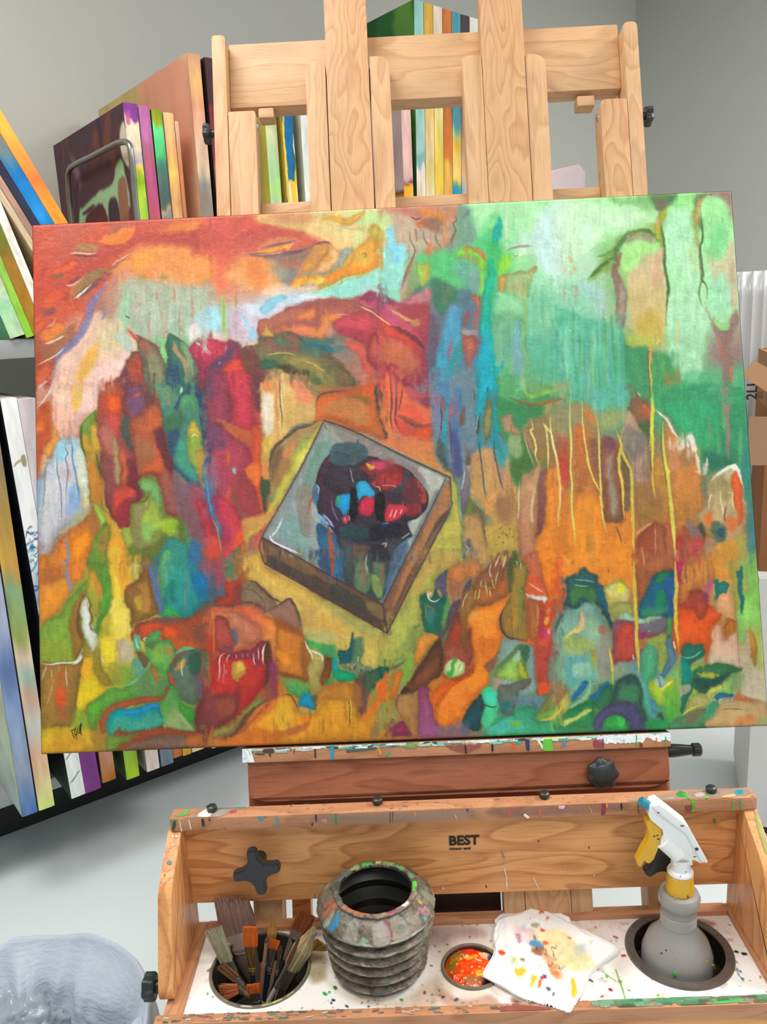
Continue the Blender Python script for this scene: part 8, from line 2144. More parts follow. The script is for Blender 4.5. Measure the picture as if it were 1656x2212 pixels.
film('paint_specks', (0, YB - .0004, 0), EXx, EXz, -.30, zbb + .004, .52, zbt - .01, lambda x, y: ony(x, y, YB), """
S ece8e0 3 .7 1 : 1087 1870 1092 1885 1095 1918
S ece8e0 2.4 .7 1 : 1152 1893 1158 1908 1166 1928
S f0ece8 2 .7 1 : 1281 1886 1282 1893
S e8b838 2.5 .7 1 : 1220 1862 1222 1868
S 201818 3 .7 1 : 1163 1815 1163 1817
S 181414 3 .7 1 : 1272 1829 1272 1831
S 28803c 5 .7 1 : 1542 1771 1543 1775
S 48c848 3 .7 1 : 964 1899 964 1901
S e8e4e0 4 .7 1 : 956 1916 957 1919
S a8a468 6 3 .6 : 1084 1840 1088 1852
S 8c8c98 3 1 .8 : 476 1890 486 1894
S 602418 4 .8 .9 : 1049 1913 1050 1916
S 787878 4 2 .5 : 680 1930 680 1942
""", easel, 6, .9)
zf = ZT + .006
def smear(p, W_, H_):
    for _ in range(260):
        x = rs.uniform(0, W_); far = x > W_*.68
        if not far and rs.random() < .35: continue
        c = rs.choice(['2c6c4c', '5c9878', '48885c', '80a888', '405c44', '4c9868', '889c80', '6c8868'] if far else MIX + ['c08868', 'b87c5c'])
        y = rs.uniform(0, H_); l = rs.uniform(6, 46 if far else 16); p.stroke([(x, y), (x + l, y + rs.uniform(-2, 2))], hx(c), rs.uniform(3, 14 if far else 5), 3 if far else 1, .75)
    dots(200, MIX, .7, 1.8, .9)(p, W_, H_)
film('paint_smears', (0, 0, zf + .0003), EXx, EXy, fx0 - .006, frY0 + .002, fxr1 + .006, frY1 - .001, lambda x, y: onz(x, y, zf), """
P 985048 5 .85 : 1090 2172 1180 2176 1200 2196 1120 2194 1080 2184
S f4f4f4 9 1 1 : 1070 2194 1077 2193
P 182c24 1 1 : 766 2200 772 2195 778 2200 772 2204
P e8e8e0 1 1 : 848 2198 854 2195 860 2199 854 2202
P 246050 1.5 1 : 350 2212 360 2206 366 2212
S 40c050 5 1 1 : 1540 2166 1600 2162
""", easel, 7, 1.3, smear)
oS = np.array([0, fy0, lz0]); nS = np.array([0, -abs(zz1-lz0), abs(fy1-fy0)]); nS = nS / np.linalg.norm(nS); tS = np.array([0, fy0-fy1, lz0-zz1]); Ls = float(np.linalg.norm(tS)); tS = tS/Ls
for k_, (xa_, tx_) in enumerate(((xi_l - PT + .002, """
S 407c70 8 1 1 : 364 1862 366 1864
S f0f0ec 4 .8 1 : 380 1805 381 1806
S e8e8e4 4 .8 1 : 372 1806 372 1808
S e8e4e0 3 .8 1 : 372 1825 372 1827
S 48804c 3 .8 1 : 355 1890 355 1892
S 58a088 4 1 1 : 347 1905 346 1918
"""), (float(xr) + .002, """
P a0a848 6 .9 : 1628 1760 1636 1762 1656 1830 1650 1840
S e87828 6 1 1 : 1632 1757 1636 1760
S 30a048 3 .8 1 : 1650 1860 1651 1863
"""))): film('paint_specks', oS + nS*.0004, EXx, tS, xa_, -Ls + .012, xa_ + PT - .004, -.004, lambda x, y: hit(x, y, oS, nS), tx_, easel, 8 + k_, 1.6, dots(46, ['e8e4e0', 'f0f0ec', 'c8a898', '9c8878', 'e0b070', '607870'], .6, 1.1, .9))
# ---------------------------------------------------------------- the painting on the easel
art = Painter(60, 400, 1670, 1640, .8, 1)
art.base(PAINT_ROWS, [80, 158] + [0]*19, [430, 508] + [0]*14)
art.mod = .30; art.only = False
for tx in (PAINT, PAINT2, PAINT3): art.run(tx)
for bx_ in ((95, 815, 560, 850), (560, 805, 940, 830), (840, 792, 1220, 815), (1200, 830, 1590, 862), (95, 1205, 560, 1235), (560, 1190, 1200, 1212), (1200, 1192, 1640, 1215), (436, 470, 460, 830), (436, 830, 462, 1620), (816, 460, 838, 900), (826, 1320, 850, 1600), (1190, 440, 1216, 1570)): art.smudge(*bx_, int((bx_[2]-bx_[0])*(bx_[3]-bx_[1])/45))
art.brushwork(15000); art.only = True; art.T = (0, 0, 1.); art.wf, art.wl, art.sk = .8, .3, 1.6
for tx in (PAINT, PAINT2, PAINT3): art.run(tx)
art.grain(.03)
CW, CH = 1.2192, .9144; gw, gh = 1100, 825
uu, vv = np.meshgrid(np.linspace(-CW/2, CW/2, gw), np.linspace(CH/2, -CH/2, gh))
Pw = PC + uu[..., None]*U + vv[..., None]*V; dd = Pw - CAM; zz = dd @ CF
pxs = 828 + F_PX * (dd @ CR) / zz; pys = 1106 - F_PX * (dd @ CU) / zz
ci = sample(art.img, (pxs-60)*.8, (pys-400)*.8)
root = thing('abstract_painting', E(0, -CH/2, -.019), 'big colourful abstract landscape painting with a grey box, on the easel', 'painting')
edge = np.zeros((gh, gw, 3)); edge[..., 0] = uu; edge[..., 1] = vv
er = np.minimum(CW/2 - np.abs(uu), CH/2 - np.abs(vv)); relief = (vnoise(gh, gw, 7, 5) + vnoise(gh, gw, 3, 6) - 1) * .00035
edge[..., 2] = .0006 - .0022 * np.clip(1 - er/.004, 0, 1)**2 + relief * np.clip(er/.006, 0, 1)
put('painted_canvas', grid_mesh(edge, ci, PAINT_K), M_BIG, frame(PC, U, V, N), root)
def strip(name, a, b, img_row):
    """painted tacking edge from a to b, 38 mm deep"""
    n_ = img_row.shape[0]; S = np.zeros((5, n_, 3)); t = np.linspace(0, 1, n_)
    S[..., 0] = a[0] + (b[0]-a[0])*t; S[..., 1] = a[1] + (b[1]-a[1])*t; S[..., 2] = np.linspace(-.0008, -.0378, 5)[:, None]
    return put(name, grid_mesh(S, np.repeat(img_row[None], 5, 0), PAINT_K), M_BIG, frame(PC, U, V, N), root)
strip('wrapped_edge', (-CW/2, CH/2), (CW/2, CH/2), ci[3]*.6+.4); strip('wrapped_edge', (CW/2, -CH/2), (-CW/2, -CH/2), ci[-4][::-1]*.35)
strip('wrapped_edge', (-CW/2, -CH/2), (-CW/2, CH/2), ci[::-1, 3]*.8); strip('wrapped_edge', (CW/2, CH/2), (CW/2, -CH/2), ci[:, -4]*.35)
bm = bmesh.new(); bbox(bm, (-CW/2 + .001, -CH/2 + .001, -.0375), (CW/2 - .001, CH/2 - .001, -.002), 0); put('stretcher_frame', fin(bm, False), plain('stretcher_wood', 'c8b088', .7, 0, .1), frame(PC, U, V, N), root)
# ---------------------------------------------------------------- on the tray
M_CANW = plain('paint_smeared_tin', '5c564c', .35, .6, .4, 70)
def cup(name, key, depth, label, cat, mat, rimw=.0035, rimh=.0025, closed=True, flare=0.):
    cx, cy, r = HOLES[key]; t = thing(name, (cx, cy, iz - depth), label, cat)
    lathe('cup', [(0, 0), (r-.006, 0), (r-.001, .004), (r-.001, depth - .0005), (r-.001, depth)] + [(r-.0028, depth), (r-.0028, .006), (r-.008, .0025), (0, .0025)], mat, (cx, cy, iz - depth), t, 64)
    lathe('rim', [(r - rimw, 0), (r - rimw, rimh), (r + .001, rimh + .0006), (r + .0026, .0006), (r + .0026, 0.0001)], plain('worn_tin_rim_' + key, '8a8478' if key != 'well' else '6e6660', .4, .5, .4, 80), (cx, cy, iz), t, 64)
    return t, cx, cy, r
tcan, cx, cy, rc = cup('brush_can', 'can', .115, 'dull metal can sunk in the tray holding the paintbrushes', 'can', M_CANW, .0024)
splats('rim_paint', [(rc*math.cos(a), rc*math.sin(a), .02, .004, h, a + PI/2) for a, h in ((-1.1, 'b8c860'), (-1.3, '98b050'), (-1.7, 'a8a898'), (-2.2, '787060'), (-.8, '8ca060'))], (cx, cy, iz + .0027), EXx, EXy, EXz, tcan)
twell, wx, wy, rw = cup('tin_well', 'well', .06, 'round tin cup sunk in the tray holding the spray bottle', 'can', M_TIN, .012, .003)
tdish, dx, dy, rd = cup('paint_cup', 'dish', .014, 'shallow round cup full of wet orange and red paint', 'cup', M_TIN, .003, .0025)
# wet paint in the cup
n_ = 90; g = np.linspace(-1, 1, n_); GX, GY = np.meshgrid(g, -g)
dp = Painter(0, 0, 200, 200, .5, 9, 1.); dp.img[:] = hx('e84010')
dp.run("""
P c05008 6 1 : 0 60 50 20 90 60 60 130 10 140
P a87818 6 .9 : 30 30 70 20 80 60 50 90 24 80
P ff5010 5 1 : 60 60 150 50 160 120 110 150 50 140
P f83808 4 1 : 90 10 140 10 150 50 110 60 90 40
P f8a838 3 1 : 80 50 120 44 124 60 90 64
P f0b888 3 1 : 130 36 170 30 176 60 140 60
P 681828 4 1 : 120 0 200 0 200 30 130 24
P 204878 3 1 : 160 50 190 40 200 80 170 74
P f8c020 3 1 : 110 130 140 116 150 150 120 156
P b86838 4 1 : 60 150 140 150 150 180 80 190
P 301c20 3 1 : 130 170 180 160 180 190 140 196
P 508828 3 1 : 10 90 30 86 30 100 12 104
T f0f0e8 5 2 1 : 120 70 130 76 140 72
B ff6818/e83008/f87820 24 8 24 .8 10 : 40 70 150 150
""")
hh = (vnoise(n_, n_, 9, 3) + .6*vnoise(n_, n_, 4, 4)) * .0045; R = np.hypot(GX, GY); sc_ = np.where(R > 1, 1/np.maximum(R, 1e-6), 1)
PP = np.stack([GX*sc_*(rd-.004), GY*sc_*(rd-.004), hh*np.clip((1-R)*6, 0, 1)], -1)
put('wet_paint', grid_mesh(PP, sample(dp.img, (GX+1)*50, (1-GY)*50)), vcol('wet_paint', .15, .6, 0, 1, .4), Matrix.Translation((dx, dy, iz - .0035)), tdish)
# ---- ribbed jar crusted with paint
jc = onz(822, 2162, iz); JR = .0755; jx, jy = float(jc[0]), float(jc[1]) + JR
jx = float(ony(820, 2100, jy)[0]); jz = iz + .0006
ztop_j = float(ony(816, 1920, jy)[2]) - jz
H_ = ztop_j; RM = .0935
jar = thing('ribbed_jar', (jx, jy, jz), 'ribbed jar crusted with dried paint standing in the middle of the tray', 'jar')
pr = [(.064, 0), (.069, .002), (.071, .008)]
for k in range(5):
    z0_, z1_ = H_*(.09 + .142*k), H_*(.09 + .142*(k+1)); r_ = .0775 + .0032*k
    for f in np.linspace(0, 1, 9)[:-1]: pr.append((r_ - .0105*(1 - math.cos(2*PI*f))/2*(1 if f < .5 else 1) + .0032*f, z0_ + (z1_-z0_)*(f**.85)))
pr += [(RM - .003, H_*.79), (RM, H_*.815), (RM - .002, H_*.84), (.0845, H_*.895), (.074, H_*.955), (.0665, H_*.985), (.0672, H_*1.003), (.0655, H_*1.018), (.0610, H_*1.024), (.0575, H_*1.012), (.0562, H_*.99)]
pr = spline(np.array(pr), False, 3); seg = np.r_[0, np.cumsum(np.hypot(*np.diff(pr, axis=0).T))]; nv_ = 210; tt = np.linspace(0, seg[-1], nv_); pr_r = np.interp(tt, seg, pr[:, 0]); pr_z = np.interp(tt, seg, pr[:, 1])
nu_ = 420; LW, LH = 560., seg[-1]*1000      # painter: x = bearing (0..560 mm round, front at 280), y = mm up the profile from the mouth
jp = Painter(0, 0, LW, LH, .75, 61, .8); q_ = vnoise(jp.h, jp.w, 12, 5, 8) + .7*vnoise(jp.h, jp.w, 5, 6, 4)
pal_ = np.array([hx(c) for c in ('383027', '504638', '584c3c', '6c5f4a', '60523f', '786a54', '8a7e68')]); jp.img[:] = pal_[np.clip((q_ - .2)/1.3*7, 0, 6).astype(int)]
jp.wf, jp.wl, jp.sk = 1.4, 1., 1.6
for _ in range(900):
    x, y = rs.uniform(0, LW), rs.uniform(0, LH); c = rs.choice(['8c8478', '706a60', '4c4c44', '6a5a50', '7c5c50', '5c6c60', '948c74', '6c4840', '48504c', '8c7460', '5a5c50', '7c7464']); l = rs.uniform(3, 15)
    jp.stroke([(x, y), (x + l, y + rs.uniform(-2, 2))], hx(c), rs.uniform(2, 7), 4, rs.uniform(.3, .75))
jp.img = jp.img * .8 + .2 * np.stack([vnoise(jp.h, jp.w, 18, 15)*.3 + .3]*3, -1)
ys_ = seg[-1]*1000
def shp(f): return float(ys_ - 1000*np.interp(f*H_, pr[:, 1][:-8], seg[:-8]))
def sm_(a, f): return 280 + a*89, shp(f)
for k in range(5):      # lighter crust caught on each rib
    yy = ys_ - 1000*float(np.interp(H_*(.09 + .142*k), pr[:, 1], seg))
    for _ in range(110): x = rs.uniform(0, LW); jp.stroke([(x, yy + rs.uniform(-2, 2)), (x + rs.uniform(4, 16), yy + rs.uniform(-2, 2))], hx(rs.choice(['a49a8c', '9a9084', 'b4a07c', '8c9488', 'a8705c', 'c0bcb0', '78887c', 'a0907c', 'b09484', '887c70'])), rs.uniform(1.5, 3.4), 1.6, .7)
yy = shp(.815)
for _ in range(150): x = rs.uniform(0, LW); jp.stroke([(x, yy + rs.uniform(-2, 3)), (x + rs.uniform(3, 12), yy + rs.uniform(-1, 2))], hx(rs.choice(['b8b4a4', 'a8a090', 'c8ccb8', '90a898', 'b0a890', '9cb0b0', 'c8b8a0'])), rs.uniform(1.5, 4), 1.5, .75)
def jt(a, f): return tuple(sm_(a, f))
for a, f0, f1, w_, h, al in ((-.86, .96, .87, 7, '2c7cac', 1), (-.8, .93, .86, 6, '3484b8', .9), (-1.0, .95, .84, 8, '8ca090', .8), (-1.12, .99, .9, 12, 'a86040', .85), (-1.3, .97, .93, 12, 'a85c40', .7), (-1.5, .95, .85, 14, '5c6460', .8), (.22, .97, .88, 4.5, '8c3058', .95), (.26, .9, .86, 5, '8c3058', .9), (1.05, .93, .9, 8, 'a86c78', .9), (1.15, .91, .87, 7, 'b08088', .8), (.98, .875, .865, 6, '38a0b0', 1), (1.2, .965, .96, 6, 'c8a838', .9), (.1, .93, .86, 26, '9c968a', .8), (.45, .93, .86, 28, '968e80', .7), (-.45, .93, .85, 22, '8e8a7e', .8), (.75, .94, .87, 18, '8c8474', .7), (-.2, .86, .84, 10, '88b098', .7), (1.5, .93, .86, 20, '88907e', .7)):
    jp.stroke([jt(a, f0), jt(a + .02, (f0+f1)/2), jt(a, f1)], hx(h), w_, 3.5, al)
for x, w_, h in ((280, 40, '8c7460'), (250, 20, 'a87050'), (225, 26, 'b06840'), (205, 20, 'a86850'), (300, 30, '9c8c64'), (312, 14, '983c68'), (335, 22, 'a88870'), (350, 14, 'f0e8e4'), (372, 18, '8c7458'), (410, 16, '60b048'), (425, 12, '50c840'), (455, 20, '609860'), (490, 26, '60a858'), (520, 24, '90b060'), (548, 20, 'd8d890'), (12, 26, '48c048'), (45, 26, '9ca868'), (80, 30, '4c5c54'), (120, 30, '384440'), (160, 26, '485450')):
    y_ = (seg[-1] - np.interp(len(pr)-1-16, np.arange(len(pr)), seg))*1000; jp.stroke([(x, y_*.3), (x + w_*.7, y_*.35)], hx(h), 9, 3, .9)
for x, y, r, h in ((296, shp(.34), 7, 'ececE4'), (372, shp(.5), 4, 'e4dce4'), (205, shp(.35), 9, 'c8a040'), (172, shp(.42), 6, '58b850'), (196, shp(.52), 5, '2c8cac'), (330, shp(.2), 3, 'e0e0e0'), (270, shp(.08), 3, 'd0d0c0')): jp.stroke([(x, y), (x + 1, y)], hx(h), r, 1, 1)
AN = -PI/2 + np.linspace(-PI, PI, nu_); rel = vnoise(nv_, nu_, 9, 91) + .5*vnoise(nv_, nu_, 3, 92); rel[:, -1] = rel[:, 0]; kk = np.linspace(0, 1, 20); rel[:, -20:] = rel[:, -20:]*(1-kk) + rel[:, :1]*kk
RR_ = pr_r[:, None]*(1 + .007*np.sin(3*AN)[None] + .004*np.sin(7*AN)[None]*1) + (rel - .75)*.0022; RR_[:, -1] = RR_[:, 0]
PJ = np.stack([RR_*np.cos(AN)[None], RR_*np.sin(AN)[None], np.broadcast_to(pr_z[:, None], RR_.shape) + (rel - .75)*.0008], -1)[::-1]
cj = sample(jp.img, np.broadcast_to(np.linspace(0, LW, nu_)[None]*.75, RR_.shape), np.broadcast_to(np.linspace(0, LH, nv_)[:, None]*.75, RR_.shape))
put('jar_body', grid_mesh(PJ, cj), vcol('crusted_jar', .42, .4, .5, 260), Matrix.Translation((jx, jy, jz)), jar)
lathe('jar_inside', [(.0575, H_*1.012), (.0555, H_*.985), (.063, H_*.93), (.080, H_*.82), (.070, H_*.74), (.076, H_*.62), (.066, H_*.5), (.070, H_*.38), (.060, H_*.25), (.058, .006), (0, .006)], plain('blackened_inside', '26241e', .45, 0, .3, 40), (jx, jy, jz), jar, 64)
lathe('dirty_water', [(0, 0), (.0585, 0)], plain('dark_water', '0a0a08', .1, 0, .1), (jx, jy, jz + .03), jar, 48)
# ---- brushes
M_BR = {k: plain('bristle_' + k, h, .75, 0, .25, 160, .2) for k, h in dict(brown='9a7a6e', grey='aeaa8e', orange='d06828', ochre='b08440', tan='b8a67e', rust='a86038', dark='6c4830').items()}
M_GOLD = plain('brass_ferrule', 'd8b878', .22, .9, .05); M_NICK = plain('nickel_ferrule', 'b0a8a0', .25, .9, .1); M_DULLF = plain('dull_ferrule', '807868', .45, .6, .2)
M_HN = plain('navy_handle', '1c2c44', .25); M_HW = plain('worn_white_handle', 'a8aca8', .35, 0, .1); M_HB = plain('bare_wood_handle', '907058', .5, 0, .15, 60); M_HD = plain('dark_handle', '3c2c28', .35, 0, .2); M_HC = plain('smoky_clear_handle', '8c7c70', .2, 0, .15, 30)
def rounded_quad(w0, w1, t0, t1, L, segs=8, power=2.6, n=16, prof=None):
    """tapering body of superelliptic section from x=0 to x=L; prof adds a width factor along it"""
    bm = bmesh.new(); rings = []
    for i in range(segs+1):
        s = i/segs; k = prof(s) if prof else 1; w = (w0 + (w1-w0)*s)*k; t = (t0 + (t1-t0)*s)*(k if prof else 1); ring = []
        for j in range(n):
            a = 2*PI*j/n; c_, s_ = math.cos(a), math.sin(a); ring.append(bm.verts.new((L*s, w/2*math.copysign(abs(c_)**(2/power), c_), t/2*math.copysign(abs(s_)**(2/power), s_))))
        rings.append(ring)
    for a, b in zip(rings, rings[1:]):
        for j in range(n): bm.faces.new((a[j], a[(j+1) % n], b[(j+1) % n], b[j]))
    bm.faces.new(rings[0][::-1]); bm.faces.new(rings[-1]); return bm
def bristles(w0, w1, t0, t1, L, seed, ragged=.1, nb=170, round_=False, slant=0.):
    """a bundle of separate tapering hairs"""
    rs = random.Random(seed); bm = bmesh.new()
    for _ in range(nb):
        a, b = rs.uniform(-1, 1), rs.uniform(-1, 1)
        if round_:
            while a*a + b*b > 1: a, b = rs.uniform(-1, 1), rs.uniform(-1, 1)
        k = (1 - .55*(a*a + b*b)) if round_ else 1
        l = L*(k*.35 + .65 if round_ else 1)*(1 - ragged*rs.random() + slant*a)
        tip = .35 if round_ else 1
        p0 = Vector((-.002, a*w0/2, b*t0/2)); p1 = Vector((l*.55, a*(w0+w1)/4*(1.05), b*(t0+t1)/4)); p2 = Vector((l, a*w1/2*(tip if round_ else 1) + rs.gauss(0, .0006), b*t1/2*tip + rs.gauss(0, .0004)))
        hw = max(w0, t0) * .045 + .0004
        up = Vector((0, rs.uniform(-1, 1), rs.uniform(-1, 1))).normalized()
        sd = Vector((1, 0, 0)).cross(up).normalized()
        q = []
        for p, h_ in ((p0, hw), (p1, hw), (p2, hw*.35)): q.append([bm.verts.new(p + sd*h_), bm.verts.new(p - sd*h_*.5 + up*h_*.8), bm.verts.new(p - sd*h_*.5 - up*h_*.8)])
        for x, y in zip(q, q[1:]):
            for j in range(3): bm.faces.new((x[j], x[(j+1) % 3], y[(j+1) % 3], y[j]))
        bm.faces.new(q[-1])
    return bm
CAN_BOT = iz - .112
def brush(label, tip, fer, foot, Y, bw, bt, fl, hw, mb, mf, mh, seed, kind='flat', spread=1.1, dY=0., roll=0., hw2=None, ragged=.1, nb=170, slant=0.):
    """tip, ferrule mouth and a point low on the handle as seen; Y = depth of the tip plane"""
    T = ony(tip[0], tip[1], Y + dY); Fm = ony(fer[0], fer[1], Y + dY*.5); ax = Vector(T - Fm); bl = ax.length; ax.normalize()
    Z = Vector((0, -1, .35)); Z = (Z - ax*Z.dot(ax)).normalized(); Yv = Z.cross(ax)
    if roll: Zr = Z*math.cos(roll) + Yv*math.sin(roll); Yv = Yv*math.cos(roll) - Z*math.sin(roll); Z = Zr
    # the handle runs on down to the bottom of the can
    Ft = ony(foot[0], foot[1], Y - dY*.3); d2 = Vector(Fm - Ft).normalized(); n2 = (Vector(Fm).z - CAN_BOT) / max(d2.z, .3)
    foot3 = Vector(Fm) - d2*n2
    # keep the foot inside the can
    c = Vector((cx, cy, foot3.z)); r = foot3 - c; r.z = 0
    if r.length > rc - .016: foot3 = c + r.normalized()*(rc - .016)
    hd = (Vector(Fm) - foot3); HL = hd.length; hd.normalize()
    root = thing('paintbrush', foot3, label, 'paintbrush', 'paintbrushes in the can')
    Z2 = (Z - hd*Z.dot(hd)).normalized(); Y2 = Z2.cross(hd)
    if kind == 'round': bmb = bristles(bw, bw*spread, bw*.9, bw*spread*.9, bl, seed, .06, nb, True)
    else: bmb = bristles(bw, bw*spread, bt, bt*.6, bl, seed, ragged, nb, False, slant)
    put('bristles', fin(bmb, False), mb, frame(Fm, ax, Yv, Z), root)
    fr_ = rounded_quad(hw, bw*1.05, hw, (bw if kind == 'round' else bt)*1.15, fl, 8); F0 = Vector(Fm) - hd*fl
    fo = put('ferrule', fin(fr_), mf, frame(F0, hd, Y2, Z2), root)
    for s in (.12, .2): bmr = rounded_quad(hw + (bw-hw)*s + .0012, hw + (bw-hw)*s + .0012, hw + (bt-hw)*s*.9 + .0012, hw + (bt-hw)*s*.9 + .0012, .0015, 2); put('crimp', fin(bmr), mf, frame(Vector(F0) + hd*fl*s, hd, Y2, Z2), fo)
    h0 = hw2 or hw
    put('handle', fin(rounded_quad(h0*.6, hw*.95, h0*.6, hw*.95, HL - fl + .002, 12, 2, 14, lambda s: 1 + .25*math.sin(PI*min(1, max(0, (s-.35)/.65))))), mh, frame(foot3, hd, Y2, Z2), root)
    return root
brush('widest brush with ragged mauve brown bristles and clear handle', (498, 1940), (517, 2010), (548, 2120), 1.20, .052, .010, .030, .040, M_BR['brown'], M_HC, M_HC, 1, spread=1.05, ragged=.35, nb=420, hw2=.02, slant=.12)
brush('brush with splayed grey green bristles, leftmost in the can', (459, 2006), (489, 2074), (548, 2160), 1.155, .018, .010, .028, .010, M_BR['grey'], M_DULLF, M_HD, 2, spread=1.5, nb=240)
brush('flat brush with bright orange bristles and brass ferrule', (540, 2002), (541, 2040), (546, 2120), 1.14, .0205, .006, .055, .008, M_BR['orange'], M_GOLD, M_HN, 3, ragged=.03, nb=260, spread=1.02)
brush('brush with an ochre round tip and nickel ferrule in the middle of the can', (590, 1984), (585, 2034), (572, 2130), 1.17, .013, .008, .045, .007, M_BR['ochre'], M_NICK, M_HN, 4, 'round', nb=200, spread=1.3)
brush('short brush with orange bristles behind the ochre round one', (594, 2030), (590, 2046), (576, 2130), 1.16, .014, .005, .05, .007, M_BR['orange'], M_NICK, M_HN, 5, nb=140)
brush('thin brush with bare wood handle standing beside the ochre one', (578, 2022), (575, 2036), (563, 2150), 1.13, .005, .005, .05, .006, M_BR['dark'], M_HB, M_HB, 6, 'round', nb=60)
brush('flat brush with translucent rust red bristles and clear handle', (664, 1972), (646, 2008), (596, 2120), 1.20, .026, .006, .06, .012, M_BR['rust'], M_HC, M_HD, 7, nb=240, spread=1.1, ragged=.08)
brush('large round brush with tan grey bristles leaning right', (682, 2000), (632, 2086), (606, 2150), 1.15, .025, .014, .045, .011, M_BR['tan'], M_DULLF, M_HD, 8, 'round', nb=330, spread=1.35)
brush('orange brown brush leaning furthest right behind the large round one', (695, 2034), (668, 2078), (630, 2140), 1.17, .016, .007, .04, .009, M_BR['ochre'], M_DULLF, M_HD, 9, nb=180, spread=1.3)
brush('brush with white painted handle low at the front of the can', (648, 2022), (622, 2080), (592, 2140), 1.12, .006, .006, .05, .007, M_BR['dark'], M_DULLF, M_HW, 10, 'round', nb=60, hw2=.009)
brush('small brush with brown bristles pointing up left at the can rim', (474, 2084), (508, 2112), (548, 2160), 1.115, .011, .007, .02, .009, M_BR['dark'], M_DULLF, M_DULLF, 11, nb=160, spread=1.2)
brush('worn brush with splayed rust brown bristles at the left of the rim', (474, 2146), (512, 2136), (560, 2150), 1.105, .012, .006, .012, .008, M_BR['rust'], M_DULLF, M_HB, 12, nb=200, spread=2.2, ragged=.3)
brush('short flat brush with orange tip low at the front of the can', (546, 2126), (549, 2142), (556, 2165), 1.10, .017, .006, .02, .013, M_BR['orange'], M_NICK, M_NICK, 13, nb=160, ragged=.03)
brush('brush with navy handle and thin ferrule near the can centre', (607, 2042), (604, 2060), (590, 2150), 1.15, .006, .005, .04, .006, M_BR['dark'], M_NICK, M_HN, 14, 'round', nb=60)
# ---- spray bottle
bx, by = wx - .003, wy; bb = iz - .0565
def zat(x, y): return float(ony(x, y, by)[2]) - bb
def clear(name, h, rough, tr, ior=1.35):
    m, t, b, n, l = nt(name); b.inputs['Base Color'].default_value = lin(h); b.inputs['Roughness'].default_value = rough; b.inputs['Transmission Weight'].default_value = tr; b.inputs['IOR'].default_value = ior; return m
spray = thing('spray_bottle', (bx, by, bb), 'clear plastic spray bottle of grey water with white and yellow trigger head', 'spray bottle')
R1 = .0545; zc = zat(1468, 1905)
z_sh = zat(1468, 2046); z_nk = zat(1468, 1990); z_n2 = zat(1468, 1945); zcap0 = zat(1468, 1922); zcap1 = zat(1468, 1884); zcol = zat(1468, 1858)
outer = [(R1-.004, 0), (R1, .004), (R1, z_sh - .006), (R1 - .002, z_sh), (R1*.86, z_sh + .016), (.035, (z_sh+z_nk)/2 + .006), (.0275, z_nk - .004), (.0268, z_nk + .004), (.0262, z_n2 - .014), (.0285, z_n2 - .006), (.0312, z_n2), (.0318, z_n2 + .010), (.029, z_n2 + .016), (.022, z_n2 + .018), (.0165, zcap0 - .002), (.0165, zcap0 + .006)]
zz_ = [p for p in outer]
shell = [(0, 0)] + outer + [(.0150, outer[-1][1])] + [(max(r - .0014, .014), z + (0.0014 if i == 0 else 0)) for i, (r, z) in reversed(list(enumerate(outer)))][1:] + [(0, .0014)]
lathe('bottle_body', shell, clear('clear_plastic', 'cccac4', .14, .55, 1.3), (bx, by, bb), spray, 56)
lq = [(0, .003)] + [(r - .0022, max(z, .003)) for r, z in outer if z < z_sh - .012]; lq.append((0, lq[-1][1]))
lathe('grey_water', lq, plain('grey_paint_water', '6c6c6a', .3, 0, .15, 30), (bx, by, bb), spray, 48)
grip = []
for i in range(7): z = z_nk + (z_n2 - .02 - z_nk)*i/7; grip += [(.0266, z), (.0276, z + .0015), (.0266, z + .003)]
lathe('grip_rings', grip, clear('clear_plastic_ridge', 'cac8c2', .2, .4, 1.3), (bx, by, bb), spray, 48)
M_YEL = plain('yellow_plastic', 'dca81c', .35, 0, .06, 80); M_WPL = plain('white_plastic', 'eceeec', .38, 0, .03, 60)
cap = lathe('yellow_collar', [(.016, 0), (.0212, 0), (.0212, .004), (.0198, zcap1-zcap0 - .002), (.017, zcap1-zcap0)], M_YEL, (bx, by, bb + zcap0), spray, 48)
for v in cap.data.vertices:
    a = math.atan2(v.co.y, v.co.x); k = 1 + .012*math.sin(30*a); v.co.x *= k; v.co.y *= k
lathe('white_neck', [(.0195, 0), (.0198, .003), (.0182, .006), (.0148, .0075), (.0145, zcol - zcap1 + .006)], M_WPL, (bx, by, bb + zcap1), spray, 40)
def hp(x, y): p = ony(x, y, by); return (float(p[0]) - bx, float(p[2]) - bb)
def flat(name, px, w_, mat, parent=spray, bev=.003, dy=0., rr=0.):
    pts = [hp(*p) for p in px]; pts = pts[::-1]
    if rr: pts = rnd_poly([(a, b, rr) for a, b in pts], rr)
    return prism(name, pts, w_, (bx, by - dy + w_/2, bb), EXx, EXz, -EXy, mat, parent, bev)
flat('spray_head', [(1399, 1735), (1412, 1727), (1428, 1733), (1478, 1776), (1484, 1786), (1520, 1846), (1519, 1854), (1508, 1857), (1494, 1848), (1488, 1850), (1491, 1860), (1450, 1860), (1449, 1850), (1430, 1832), (1421, 1818), (1424, 1803), (1428, 1796), (1426, 1784), (1400, 1762), (1396, 1754)], .021, M_WPL, rr=.002)
flat('top_fin', [(1403, 1731), (1418, 1726), (1480, 1774), (1522, 1850), (1517, 1856), (1508, 1850), (1474, 1790), (1410, 1742)], .028, M_WPL, bev=.002)
tube('pump_barrel', [(hp(1428, 1812)[0]+bx, by - .004, hp(1428, 1812)[1]+bb), (hp(1462, 1842)[0]+bx, by - .004, hp(1462, 1842)[1]+bb)], .0125, M_WPL, spray, 24)
q = hp(1398, 1740); q2 = hp(1383, 1730)
